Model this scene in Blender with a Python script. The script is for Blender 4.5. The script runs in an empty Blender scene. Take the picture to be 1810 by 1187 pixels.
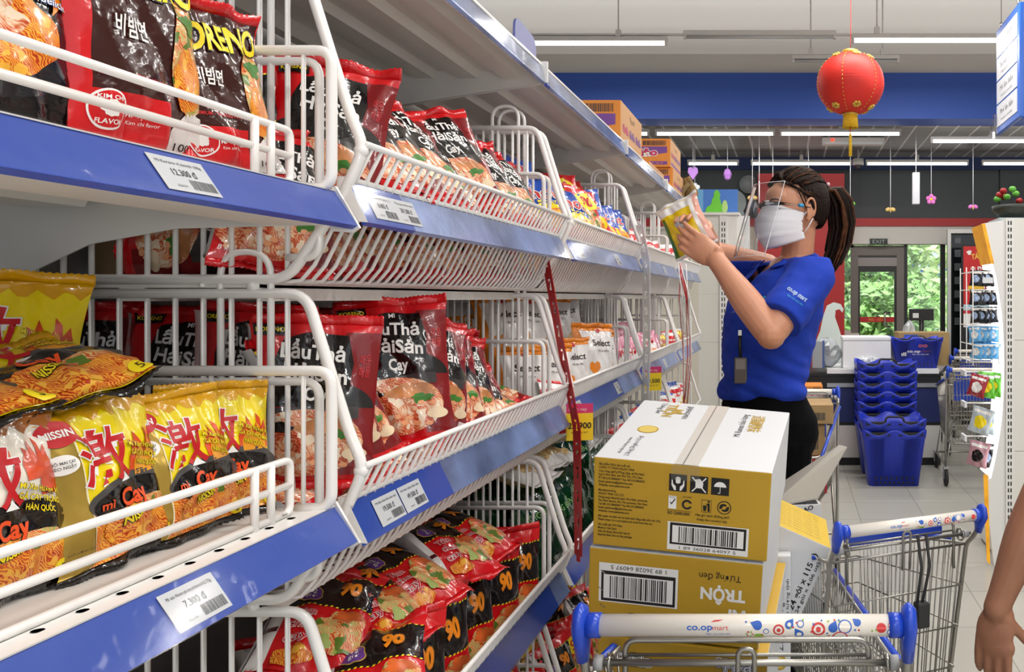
import bpy, bmesh, math, random
from mathutils import Vector, Matrix, Euler, noise
from mathutils.geometry import tessellate_polygon

PI = math.pi
S = bpy.context.scene
COL = S.collection

# ------------------------------------------------------------------ camera
CAM_H = 1.45
F_PX = 1420.0
cam_d = bpy.data.cameras.new('camera')
cam_d.sensor_width = 36.0
cam_d.lens = F_PX / 1810 * 36.0
cam_d.shift_x = -(1395 - 905) / 1810
cam_d.shift_y = -(593.5 - 526) / 1810
cam_d.clip_start = 0.02
cam = bpy.data.objects.new('camera', cam_d)
cam.location = (0, 0, CAM_H)
cam.rotation_euler = (PI / 2, 0, 0)
COL.objects.link(cam)
S.camera = cam

# ------------------------------------------------------------------ world, exposure
w = bpy.data.worlds.new('world')
S.world = w
w.use_nodes = True
bg = w.node_tree.nodes['Background']
bg.inputs['Color'].default_value = (0.93, 0.96, 1.0, 1)
bg.inputs['Strength'].default_value = 0.85
S.view_settings.view_transform = 'Standard'
S.view_settings.look = 'None'
S.view_settings.exposure = 0.0
S.view_settings.gamma = 1.0
S.view_settings.use_curve_mapping = False
S.cycles.max_bounces = 7
S.cycles.diffuse_bounces = 3
S.cycles.glossy_bounces = 3
S.cycles.transmission_bounces = 6
S.cycles.transparent_max_bounces = 16
S.cycles.caustics_reflective = False
S.cycles.caustics_refractive = False
S.cycles.sample_clamp_indirect = 6.0

def area(name, loc, size, power, rot=(0, 0, 0), color=(1, 1, 1)):
    d = bpy.data.lights.new(name, 'AREA')
    d.shape = 'RECTANGLE'
    d.size, d.size_y = size
    d.energy = power
    d.color = color
    o = bpy.data.objects.new(name, d)
    o.location = loc
    o.rotation_euler = rot
    COL.objects.link(o)
    return o

# rows of fluorescent lamps over the aisles (above the frame)
TUBE_W = (1.0, 0.97, 0.93)
for ly in (-1.2, 0.9, 2.9, 4.7):
    for lx in (0.66, 2.5):
        area('ceiling_tube_light', (lx, ly, 3.42), (1.2, 0.12), 25, color=TUBE_W)
        area('ceiling_tube_light_up', (lx, ly, 3.46), (1.2, 0.12), 7, rot=(PI, 0, 0), color=TUBE_W)
for lx in (-1.55, 1.09):
    area('ceiling_tube_light', (lx, 6.3, 3.42), (1.1, 0.03), 25, color=TUBE_W)
for lx in (-0.74, 0.51, 2.0):
    area('ceiling_tube_light', (lx, 8.0, 3.05), (1.1, 0.03), 14, color=TUBE_W)
# the camera's own flash
fl = bpy.data.lights.new('camera_flash', 'AREA')
fl.shape = 'DISK'
fl.size = 0.09
fl.energy = 1.1
fo = bpy.data.objects.new('camera_flash', fl)
fo.location = (-0.06, -0.02, 1.53)
fo.rotation_euler = (PI / 2, 0, math.radians(12))
COL.objects.link(fo)
# daylight outside the glass front
sun_d = bpy.data.lights.new('sun', 'SUN')
sun_d.energy = 7.0
sun_d.angle = 0.3
sun = bpy.data.objects.new('sun', sun_d)
sun.rotation_euler = (math.radians(14), 0, math.radians(25))
COL.objects.link(sun)

def at(px, py, Y):
    """world point seen at photo pixel (px, py) at depth Y"""
    return Vector(((px - 1395) * Y / F_PX, Y, CAM_H - (py - 526) * Y / F_PX))

# ------------------------------------------------------------------ materials
def lin(c):
    if isinstance(c, str):
        c = c.lstrip('#')
        c = [int(c[i:i + 2], 16) / 255 for i in (0, 2, 4)]
        c = [x / 12.92 if x <= 0.04045 else ((x + 0.055) / 1.055) ** 2.4 for x in c]
    return (c[0], c[1], c[2], 1.0)

MATS = {}
def mat(name, col=None, rough=0.5, metal=0.0, coat=0.0, emit=0.0, bump=0.0, bscale=40.0, vary=0.0, spec=0.5, vscale=8.0):
    if name in MATS:
        return MATS[name]
    m = bpy.data.materials.new(name)
    m.use_nodes = True
    nt = m.node_tree
    b = nt.nodes['Principled BSDF']
    c = lin(col)
    b.inputs['Base Color'].default_value = c
    b.inputs['Roughness'].default_value = rough
    b.inputs['Metallic'].default_value = metal
    b.inputs['Coat Weight'].default_value = coat
    b.inputs['Coat Roughness'].default_value = 0.08
    b.inputs['Specular IOR Level'].default_value = spec
    if emit:
        b.inputs['Emission Color'].default_value = c
        b.inputs['Emission Strength'].default_value = emit
    tc = None
    if bump or vary:
        tc = nt.nodes.new('ShaderNodeTexCoord')
    if bump:
        n = nt.nodes.new('ShaderNodeTexNoise')
        n.inputs['Scale'].default_value = bscale
        n.inputs['Detail'].default_value = 3
        nt.links.new(tc.outputs['Object'], n.inputs['Vector'])
        bp = nt.nodes.new('ShaderNodeBump')
        bp.inputs['Strength'].default_value = bump
        bp.inputs['Distance'].default_value = 0.01
        nt.links.new(n.outputs['Fac'], bp.inputs['Height'])
        nt.links.new(bp.outputs['Normal'], b.inputs['Normal'])
        nt.links.new(bp.outputs['Normal'], b.inputs['Coat Normal'])
    if vary:
        n = nt.nodes.new('ShaderNodeTexNoise')
        n.inputs['Scale'].default_value = vscale
        n.inputs['Detail'].default_value = 5
        nt.links.new(tc.outputs['Object'], n.inputs['Vector'])
        r = nt.nodes.new('ShaderNodeValToRGB')
        r.color_ramp.elements[0].position = 0.3
        r.color_ramp.elements[1].position = 0.7
        r.color_ramp.elements[0].color = (c[0] * (1 - vary), c[1] * (1 - vary), c[2] * (1 - vary), 1)
        r.color_ramp.elements[1].color = tuple(min(1, x * (1 + vary)) for x in c[:3]) + (1,)
        nt.links.new(n.outputs['Fac'], r.inputs['Fac'])
        nt.links.new(r.outputs['Color'], b.inputs['Base Color'])
    MATS[name] = m
    return m

def food(name, cols, scale=60.0, dist=3.0, vor=55.0, rough=0.28, ww=0.45):
    """glossy printed picture of noodles: strands and lumps in the given colours"""
    if name in MATS:
        return MATS[name]
    m = bpy.data.materials.new(name)
    m.use_nodes = True
    nt = m.node_tree
    b = nt.nodes['Principled BSDF']
    b.inputs['Roughness'].default_value = rough
    b.inputs['Coat Weight'].default_value = 0.4
    b.inputs['Coat Roughness'].default_value = 0.1
    tc = nt.nodes.new('ShaderNodeTexCoord')
    wv = nt.nodes.new('ShaderNodeTexWave')
    wv.bands_direction = 'DIAGONAL'
    wv.inputs['Scale'].default_value = scale
    wv.inputs['Distortion'].default_value = dist * 4
    wv.inputs['Detail'].default_value = 2.0
    wv.inputs['Detail Scale'].default_value = 0.6
    nt.links.new(tc.outputs['Object'], wv.inputs['Vector'])
    vo = nt.nodes.new('ShaderNodeTexVoronoi')
    vo.inputs['Scale'].default_value = vor
    nt.links.new(tc.outputs['Object'], vo.inputs['Vector'])
    no = nt.nodes.new('ShaderNodeTexNoise')
    no.inputs['Scale'].default_value = vor * 0.6
    no.inputs['Detail'].default_value = 4
    nt.links.new(tc.outputs['Object'], no.inputs['Vector'])
    a1 = nt.nodes.new('ShaderNodeMath'); a1.operation = 'MULTIPLY_ADD'
    a1.inputs[1].default_value = ww
    nt.links.new(wv.outputs['Fac'], a1.inputs[0])
    a2 = nt.nodes.new('ShaderNodeMath'); a2.operation = 'MULTIPLY'
    a2.inputs[1].default_value = 1.2 - ww
    nt.links.new(no.outputs['Fac'], a2.inputs[0])
    nt.links.new(a2.outputs[0], a1.inputs[2])
    r = nt.nodes.new('ShaderNodeValToRGB')
    el = r.color_ramp.elements
    while len(el) < len(cols):
        el.new(0.5)
    for i, c in enumerate(cols):
        el[i].position = 0.18 + 0.64 * i / (len(cols) - 1)
        el[i].color = lin(c)
    nt.links.new(a1.outputs[0], r.inputs['Fac'])
    # a few lumps take a second colour
    mx = nt.nodes.new('ShaderNodeMix'); mx.data_type = 'RGBA'
    gt = nt.nodes.new('ShaderNodeMath'); gt.operation = 'GREATER_THAN'
    gt.inputs[1].default_value = 0.86
    sp = nt.nodes.new('ShaderNodeSeparateColor')
    nt.links.new(vo.outputs['Color'], sp.inputs[0])
    nt.links.new(sp.outputs[0], gt.inputs[0])
    nt.links.new(gt.outputs[0], mx.inputs['Factor'])
    nt.links.new(r.outputs['Color'], mx.inputs[6])
    mx.inputs[7].default_value = lin('#5d7a24') if 'green' in name else lin(cols[-1])
    nt.links.new(mx.outputs[2], b.inputs['Base Color'])
    MATS[name] = m
    return m

def clear(name, tint=(1, 1, 1), alpha=0.15, rough=0.06, fk=1.0):
    """clear plastic film: mostly see-through with a glossy skin"""
    if name in MATS:
        return MATS[name]
    m = bpy.data.materials.new(name)
    m.use_nodes = True
    nt = m.node_tree
    nt.nodes.remove(nt.nodes['Principled BSDF'])
    out = nt.nodes['Material Output']
    t = nt.nodes.new('ShaderNodeBsdfTransparent')
    t.inputs[0].default_value = (*tint, 1)
    g = nt.nodes.new('ShaderNodeBsdfGlossy')
    g.inputs['Roughness'].default_value = rough
    lw = nt.nodes.new('ShaderNodeFresnel')
    lw.inputs['IOR'].default_value = 1.5
    ad = nt.nodes.new('ShaderNodeMath'); ad.operation = 'ADD'
    ad.inputs[1].default_value = alpha * 0.3
    fm_ = nt.nodes.new('ShaderNodeMath'); fm_.operation = 'MULTIPLY'; fm_.inputs[1].default_value = fk
    nt.links.new(lw.outputs[0], fm_.inputs[0]); nt.links.new(fm_.outputs[0], ad.inputs[0])
    mx = nt.nodes.new('ShaderNodeMixShader')
    nt.links.new(ad.outputs[0], mx.inputs[0])
    nt.links.new(t.outputs[0], mx.inputs[1])
    nt.links.new(g.outputs[0], mx.inputs[2])
    nt.links.new(mx.outputs[0], out.inputs[0])
    MATS[name] = m
    return m

# ------------------------------------------------------------------ mesh building
class MB:
    def __init__(s):
        s.v, s.f, s.m, s.sm, s.mats = [], [], [], [], []
    def mi(s, m):
        if m not in s.mats:
            s.mats.append(m)
        return s.mats.index(m)
    def add(s, verts, faces, m, smooth=False, M=None):
        b = len(s.v)
        if M is not None:
            verts = [M @ Vector(p) for p in verts]
        s.v += [tuple(p) for p in verts]
        k = s.mi(m)
        for f in faces:
            s.f.append([b + i for i in f])
            s.m.append(k)
            s.sm.append(smooth)
        return s
    def box(s, lo, hi, m, M=None, bev=0.0):
        if bev <= 0:
            x0, y0, z0 = lo; x1, y1, z1 = hi
            V = [(x0, y0, z0), (x1, y0, z0), (x1, y1, z0), (x0, y1, z0), (x0, y0, z1), (x1, y0, z1), (x1, y1, z1), (x0, y1, z1)]
            F = [(3, 2, 1, 0), (4, 5, 6, 7), (0, 1, 5, 4), (1, 2, 6, 5), (2, 3, 7, 6), (3, 0, 4, 7)]
            return s.add(V, F, m, False, M)
        bm = bmesh.new()
        bmesh.ops.create_cube(bm, size=1)
        for v in bm.verts:
            v.co = Vector([lo[i] + (v.co[i] + 0.5) * (hi[i] - lo[i]) for i in range(3)])
        bmesh.ops.bevel(bm, geom=bm.edges[:], offset=bev, segments=2, affect='EDGES', profile=0.5)
        bm.verts.index_update()
        V = [v.co.copy() for v in bm.verts]
        F = [[v.index for v in f.verts] for f in bm.faces]
        bm.free()
        return s.add(V, F, m, False, M)
    def tube(s, pts, r, m, n=8, closed=False, caps=True, M=None, flat=None):
        P = [Vector(p) for p in pts]
        k = len(P)
        if k < 2:
            return s
        rr = r if isinstance(r, (list, tuple)) else [r] * k
        T = []
        for i in range(k):
            a = P[(i - 1) % k] if (closed or i > 0) else P[i]
            c = P[(i + 1) % k] if (closed or i < k - 1) else P[i]
            d = c - a
            T.append(d.normalized() if d.length > 1e-9 else Vector((0, 0, 1)))
        up = Vector((0, 0, 1)) if abs(T[0].z) < 0.9 else Vector((1, 0, 0))
        nrm = (up - T[0] * up.dot(T[0])).normalized()
        V, F = [], []
        for i in range(k):
            nrm = nrm - T[i] * nrm.dot(T[i])
            nrm = nrm.normalized() if nrm.length > 1e-6 else T[i].orthogonal().normalized()
            bi = T[i].cross(nrm)
            ra = rr[i]
            ra, rb = ra if isinstance(ra, tuple) else (ra, ra)
            for j in range(n):
                a = 2 * PI * j / n
                V.append(P[i] + nrm * (ra * math.cos(a)) + bi * (rb * math.sin(a)))
        for i in range(k if closed else k - 1):
            i2 = (i + 1) % k
            for j in range(n):
                j2 = (j + 1) % n
                F.append((i * n + j, i * n + j2, i2 * n + j2, i2 * n + j))
        if caps and not closed:
            F.append(tuple(range(n - 1, -1, -1)))
            F.append(tuple((k - 1) * n + j for j in range(n)))
        return s.add(V, F, m, n > 4, M)
    def lathe(s, prof, m, n=24, M=None, smooth=True):
        V, F = [], []
        k = len(prof)
        for r, z in prof:
            for j in range(n):
                a = 2 * PI * j / n
                V.append((r * math.cos(a), r * math.sin(a), z))
        for i in range(k - 1):
            for j in range(n):
                j2 = (j + 1) % n
                F.append((i * n + j, i * n + j2, (i + 1) * n + j2, (i + 1) * n + j))
        if prof[0][0] > 1e-5:
            F.append(tuple(range(n - 1, -1, -1)))
        if prof[-1][0] > 1e-5:
            F.append(tuple((k - 1) * n + j for j in range(n)))
        return s.add(V, F, m, smooth, M)
    def ell(s, c, r, m, n=16, M=None, R=None):
        V, F = [], []
        k = max(6, n // 2 + 1)
        c = Vector(c)
        for i in range(k):
            t = PI * i / (k - 1)
            for j in range(n):
                a = 2 * PI * j / n
                p = Vector((r[0] * math.sin(t) * math.cos(a), r[1] * math.sin(t) * math.sin(a), -r[2] * math.cos(t)))
                if R is not None:
                    p = R @ p
                V.append(c + p)
        for i in range(k - 1):
            for j in range(n):
                j2 = (j + 1) % n
                F.append((i * n + j, i * n + j2, (i + 1) * n + j2, (i + 1) * n + j))
        return s.add(V, F, m, True, M)
    def prism(s, poly, d0, d1, m, axis='y', M=None):
        """extrude a 2-D polygon; axis y: poly is (x, z), axis x: (y, z), axis z: (x, y)"""
        def p3(p, d):
            return (p[0], d, p[1]) if axis == 'y' else ((d, p[0], p[1]) if axis == 'x' else (p[0], p[1], d))
        n = len(poly)
        V = [p3(p, d0) for p in poly] + [p3(p, d1) for p in poly]
        F = [(i, (i + 1) % n, n + (i + 1) % n, n + i) for i in range(n)]
        tr = tessellate_polygon([[Vector((p[0], p[1], 0)) for p in poly]])
        F += [tuple(t) for t in tr] + [tuple(n + i for i in reversed(t)) for t in tr]
        return s.add(V, F, m, False, M)
    def build(s, name, parent=None, loc=None, rot=None, fix=True):
        me = bpy.data.meshes.new(name)
        me.from_pydata(s.v, [], s.f)
        for m in s.mats:
            me.materials.append(m)
        me.polygons.foreach_set('material_index', s.m)
        me.polygons.foreach_set('use_smooth', s.sm)
        if fix:
            bm = bmesh.new(); bm.from_mesh(me)
            bmesh.ops.recalc_face_normals(bm, faces=bm.faces[:])
            bm.to_mesh(me); bm.free()
        me.update()
        o = bpy.data.objects.new(name, me)
        COL.objects.link(o)
        if parent is not None:
            o.parent = parent
        if loc is not None:
            o.location = loc
        if rot is not None:
            o.rotation_euler = rot
        return o

def fillet(pts, r, n=5, closed=False):
    P = [Vector(p) for p in pts]
    out = []
    k = len(P)
    for i in range(k):
        if not closed and i in (0, k - 1):
            out.append(P[i]); continue
        a, b, c = P[(i - 1) % k], P[i], P[(i + 1) % k]
        d1, d2 = (a - b), (c - b)
        q = min(r, d1.length * 0.49, d2.length * 0.49)
        p1, p2 = b + d1.normalized() * q, b + d2.normalized() * q
        for j in range(n + 1):
            t = j / n
            out.append(p1 * (1 - t) ** 2 + b * (2 * t * (1 - t)) + p2 * t ** 2)
    return out

def tag(o, label=None, cat=None, group=None, kind=None):
    if label: o['label'] = label
    if cat: o['category'] = cat
    if group: o['group'] = group
    if kind: o['kind'] = kind
    return o

def thing(name, label, cat, loc=(0, 0, 0), rz=0.0, group=None, rot=None):
    o = bpy.data.objects.new(name, None)
    o.empty_display_size = 0.05
    COL.objects.link(o)
    o.location = loc
    o.rotation_euler = rot if rot else (0, 0, rz)
    return tag(o, label, cat, group)

def struct(mb, name):
    return tag(mb.build(name), kind='structure')

def copy_tree(o, parent=None):
    c = o.copy()
    COL.objects.link(c)
    if parent is not None:
        c.parent = parent
    for ch in list(o.children):
        copy_tree(ch, c)
    return c

# ------------------------------------------------------------------ flat print (lettering and shapes)
TXT = {}
def glyphs(s, bold=0.0, res=3):
    key = (s, round(bold, 4), res)
    if key in TXT:
        return TXT[key]
    c = bpy.data.curves.new('t', 'FONT')
    c.body = s
    c.offset = bold
    c.resolution_u = res
    c.space_line = 1.0
    o = bpy.data.objects.new('t', c)
    COL.objects.link(o)
    dg = bpy.context.evaluated_depsgraph_get()
    dg.update()
    me = bpy.data.meshes.new_from_object(o.evaluated_get(dg))
    V = [(v.co.x, v.co.y) for v in me.vertices]
    F = [tuple(p.vertices) for p in me.polygons]
    bpy.data.objects.remove(o); bpy.data.curves.remove(c); bpy.data.meshes.remove(me)
    if V:
        x0, x1 = min(v[0] for v in V), max(v[0] for v in V)
        y0, y1 = min(v[1] for v in V), max(v[1] for v in V)
    else:
        x0 = x1 = y0 = y1 = 0
    TXT[key] = (V, F, (x0, x1, y0, y1))
    return TXT[key]

def pl_ell(cx, cy, rx, ry, n=28, a0=0, a1=2 * PI):
    return [(cx + rx * math.cos(a0 + (a1 - a0) * i / n), cy + ry * math.sin(a0 + (a1 - a0) * i / n)) for i in range(n)]
def pl_box(x0, y0, x1, y1):
    return [(x0, y0), (x1, y0), (x1, y1), (x0, y1)]
def pl_blob(cx, cy, rx, ry, seed, n=36, wob=0.12):
    R = random.Random(seed)
    ph = [R.random() * 6 for _ in range(4)]
    out = []
    for i in range(n):
        a = 2 * PI * i / n
        k = 1 + wob * (math.sin(3 * a + ph[0]) * .5 + math.sin(5 * a + ph[1]) * .4 + math.sin(9 * a + ph[2]) * .3)
        out.append((cx + rx * k * math.cos(a), cy + ry * k * math.sin(a)))
    return out

class Print:
    """ordered flat shapes in a (u, v) plane, later laid on a surface"""
    def __init__(s):
        s.items = []
    def poly(s, pts, m, lay=1):
        tr = tessellate_polygon([[Vector((p[0], p[1], 0)) for p in pts]])
        s.items.append((list(pts), [tuple(t) for t in tr], m, lay))
        return s
    def text(s, body, cx, cy, h, m, lay=2, bold=0.0, rot=0.0, w=None, shear=0.0, align='c', out=None, outw=0.03, cap=True, sx=1.0):
        """h = letter height in plane units; w squeezes the line to that width; sx = plane-unit ratio for x"""
        if out is not None:
            s.text(body, cx, cy, h, out, lay, bold + outw, rot, None if w is None else w * 1.0, shear, align, sx=sx)
            lay += 1
        V, F, (x0, x1, y0, y1) = glyphs(body, bold)
        if not V:
            return s
        V0, _, (a0, a1, b0, b1) = glyphs(body, 0.0)
        k = h / max(0.72, 1e-6) if cap else h / (b1 - b0)
        kx = k * sx
        if w is not None:
            kx = w / max(1e-6, (a1 - a0))
        mx = {'c': (a0 + a1) / 2, 'l': a0, 'r': a1}[align]
        my = 0.36 if cap else (b0 + b1) / 2
        ca, sa = math.cos(rot), math.sin(rot)
        out_v = []
        for x, y in V:
            X, Y = (x - mx) * kx + (y - my) * k * shear, (y - my) * k
            out_v.append((cx + (X * ca - Y * sa), cy + (X * sa + Y * ca)))
        s.items.append((out_v, F, m, lay))
        return s
    def barcode(s, x0, y0, x1, y1, m, seed=1, lay=2):
        R = random.Random(seed)
        x = x0
        unit = (x1 - x0) / 95
        while x < x1 - unit:
            wd = unit * R.choice((1, 1, 2, 3))
            s.poly(pl_box(x, y0, min(x1, x + wd), y1), m, lay)
            x += wd + unit * R.choice((1, 1, 2, 2))
        return s
    def lay_on(s, mb, fn, grid=None):
        """fn(u, v, lift) -> 3-D; grid = (us, vs) lines at which the shapes are cut so they follow the surface"""
        for idx, (V, F, m, lay) in enumerate(s.items):
            lay = lay + idx * 0.012
            if grid:
                bm = bmesh.new()
                bv = [bm.verts.new((p[0], p[1], 0)) for p in V]
                for f in F:
                    try:
                        bm.faces.new([bv[i] for i in f])
                    except ValueError:
                        pass
                xs = [p[0] for p in V]; ys = [p[1] for p in V]
                for u in grid[0]:
                    if min(xs) < u < max(xs):
                        bmesh.ops.bisect_plane(bm, geom=bm.verts[:] + bm.edges[:] + bm.faces[:], plane_co=(u, 0, 0), plane_no=(1, 0, 0))
                for q in grid[1]:
                    if min(ys) < q < max(ys):
                        bmesh.ops.bisect_plane(bm, geom=bm.verts[:] + bm.edges[:] + bm.faces[:], plane_co=(0, q, 0), plane_no=(0, 1, 0))
                bm.verts.index_update()
                V = [(v.co.x, v.co.y) for v in bm.verts]
                F = [tuple(v.index for v in f.verts) for f in bm.faces]
                bm.free()
            mb.add([fn(p[0], p[1], lay) for p in V], F, m, grid is not None)
        return mb

def plane_fn(o, ux, vy, step=0.0004):
    """map for flat print: origin o, axes ux and vy (unit vectors), lifted along their normal"""
    o, ux, vy = Vector(o), Vector(ux).normalized(), Vector(vy).normalized()
    n = ux.cross(vy)
    return lambda u, v, k: o + ux * u + vy * v + n * (k * step)

# common materials
WHITE_WIRE = mat('white_powder_coat', '#f2efec', 0.32, coat=0.3)
WHITE_PANEL = mat('white_panel', '#e8e6e2', 0.45)
CHROME = mat('dull_chrome', '#b9b6b0', 0.28, metal=1.0)
INK = mat('black_ink', '#141210', 0.5)
WHITE_INK = mat('white_ink', '#f4f2ee', 0.45)
# ================================================================== the room
def tile_mat():
    m = bpy.data.materials.new('floor_tiles'); m.use_nodes = True
    nt = m.node_tree; b = nt.nodes['Principled BSDF']
    b.inputs['Roughness'].default_value = 0.22
    tc = nt.nodes.new('ShaderNodeTexCoord')
    mp = nt.nodes.new('ShaderNodeMapping'); mp.inputs['Location'].default_value = (-0.035, -0.1, 0)
    br = nt.nodes.new('ShaderNodeTexBrick')
    br.offset = 0.0; br.squash = 1.0
    br.inputs['Scale'].default_value = 1.0
    br.inputs['Brick Width'].default_value = 0.43
    br.inputs['Row Height'].default_value = 0.43
    br.inputs['Mortar Size'].default_value = 0.0022
    br.inputs['Color1'].default_value = lin('#b9b7ae'); br.inputs['Color2'].default_value = lin('#b3b1a8')
    br.inputs['Mortar'].default_value = lin('#8d8a80')
    nt.links.new(tc.outputs['Object'], mp.inputs[0]); nt.links.new(mp.outputs[0], br.inputs['Vector'])
    nt.links.new(br.outputs['Color'], b.inputs['Base Color'])
    return m
struct(MB().box((-5, -3, -0.05), (7, 10.2, 0), tile_mat()), 'floor')
WALLW = mat('wall_white', '#cbc6bf', 0.8)
struct(MB().box((-5, -3, 4.25), (7, 7.5, 4.35), WALLW), 'ceiling')
struct(MB().box((-5.1, -3, 0), (-5, 10.2, 4.35), WALLW), 'wall_left')
struct(MB().box((7, -3, 0), (7.1, 10.2, 4.35), WALLW), 'wall_right')
# white bulkhead with the blue beam below it
struct(MB().box((-5, 7.62, 3.74), (7, 7.8, 4.35), WALLW).box((-5, 7.55, 3.55), (7, 7.8, 3.74), mat('bulkhead_white', '#d3cec7', 0.8)), 'trim_1')
struct(MB().box((-5, 7.5, 3.12), (7, 7.8, 3.55), mat('beam_blue', '#3459b4', 0.6)), 'trim_2')
def grid_ceiling():
    m = bpy.data.materials.new('egg_crate_ceiling'); m.use_nodes = True
    nt = m.node_tree; b = nt.nodes['Principled BSDF']; b.inputs['Roughness'].default_value = 0.5
    tc = nt.nodes.new('ShaderNodeTexCoord')
    def lines(w, h, mort, c1, c2):
        br = nt.nodes.new('ShaderNodeTexBrick'); br.offset = 0.0
        br.inputs['Scale'].default_value = 1.0
        br.inputs['Brick Width'].default_value = w; br.inputs['Row Height'].default_value = h
        br.inputs['Mortar Size'].default_value = mort
        br.inputs['Color1'].default_value = br.inputs['Color2'].default_value = lin(c1); br.inputs['Mortar'].default_value = lin(c2)
        nt.links.new(tc.outputs['Object'], br.inputs['Vector'])
        return br
    a = lines(0.21, 4.0, 0.011, '#7d7d7b', '#d9d9d6')
    c = lines(9.0, 0.1, 0.012, '#7d7d7b', '#a9a9a6')
    mx = nt.nodes.new('ShaderNodeMix'); mx.data_type = 'RGBA'; mx.blend_type = 'LIGHTEN'; mx.inputs[0].default_value = 1
    nt.links.new(a.outputs['Color'], mx.inputs[6]); nt.links.new(c.outputs['Color'], mx.inputs[7])
    nt.links.new(mx.outputs[2], b.inputs['Base Color'])
    return m
struct(MB().box((-5, 7.8, 3.15), (7, 10.2, 3.25), grid_ceiling()), 'ceiling_grid')
# dark fascia above the doors, red band, red pier
DARK = mat('fascia_dark_grey', '#3d4244', 0.6)
RED = mat('red_panel', '#a51b1c', 0.5)
fs = MB()
for x0, x1 in ((-3.5, -0.02), (0.86, 2.55), (2.56, 3.6), (3.61, 6.9)):
    fs.box((x0, 9.75, 2.41), (x1 - 0.01, 9.9, 3.0), DARK)
fs.box((-0.02, 9.755, 2.41), (0.86, 9.9, 3.0), DARK)
struct(fs, 'wall_front_fascia')
struct(MB().box((-5, 9.72, 3.0), (7, 9.9, 3.15), mat('trim_navy', '#1b2e5c', 0.6)), 'trim_3')
struct(MB().box((-5, 9.7, 2.315), (7, 9.9, 2.41), RED), 'trim_4')
struct(MB().box((-0.37, 9.45, 0), (0.65, 9.69, 2.91), RED), 'wall_pier')
struct(MB().box((0.66, 9.72, 2.1), (7, 9.9, 2.315), mat('door_head_white', '#cfcbc4', 0.7)), 'trim_5')
struct(MB().box((-5, 9.72, 0), (-0.12, 9.9, 2.32), mat('wall_cream', '#d9d3c4', 0.8)), 'wall_front')

# ================================================================== supermarket shelving
BAYS = {'a': (0.02, 0.925), 'b': (0.955, 1.845), 'c': (1.875, 2.765), 'd': (2.795, 3.68), 'e': (3.71, 4.6)}
ORD = {'a': 'nearest', 'b': 'second', 'c': 'third', 'd': 'fourth', 'e': 'last'}
XB = -0.97
SHELF_GREY = mat('shelf_grey_white', '#dedbd5', 0.4)
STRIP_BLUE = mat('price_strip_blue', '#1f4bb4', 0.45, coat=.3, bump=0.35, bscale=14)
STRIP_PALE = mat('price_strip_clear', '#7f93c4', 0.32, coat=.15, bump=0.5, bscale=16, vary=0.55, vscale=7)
FILM = clear('clear_strip_film', alpha=0.02, rough=0.1, fk=.55)
PAPER = mat('label_paper', '#dfe2e6', 0.5)
INK_G = mat('label_ink', '#3a3c42', 0.6)
ROUND = 0.012

struct(MB().box((-1.0, 0.0, 0.0), (-0.985, 4.62, 2.05), mat('gondola_back', '#8f8d8a', 0.5)), 'partition_shelving')

def upright(y):
    mb = MB()
    mb.box((-0.985, y - 0.015, 0.0), (-0.955, y + 0.015, 2.05), WHITE_PANEL)
    for i in range(60):
        mb.box((-0.9548, y - 0.008, 0.2 + i * 0.03), (-0.9545, y - 0.004, 0.222 + i * 0.03), INK)
        mb.box((-0.9548, y + 0.004, 0.2 + i * 0.03), (-0.9545, y + 0.008, 0.222 + i * 0.03), INK)
    return mb
for i, y in enumerate((0.94, 1.86, 2.78, 3.695)):
    o = upright(y).build('shelf_upright')
    tag(o, 'white slotted steel upright behind the noodle shelves, %s from the camera' % ('nearest', 'second', 'third', 'fourth')[i], 'shelf post', 'slotted shelf posts')

def price_label(lines, price, w=0.062, h=0.036, seed=1, extra=True):
    """paper price label lying in its own plane: x across, y up"""
    p = Print()
    p.poly(pl_box(0, 0, w, h), PAPER, 1)
    p.text(lines, 0.006, h - 0.006, 0.0032, INK_G, 2, align='l', w=w * 0.82)
    p.text(price, w * 0.5, h * 0.56, 0.0068, INK_G, 2, bold=0.012, sx=0.85)
    p.barcode(w * 0.5, 0.0035, w * 0.95, h * 0.38, INK_G, seed)
    p.text('2026104', w * 0.3, h * 0.16, 0.0022, INK_G, 2)
    return p

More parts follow.
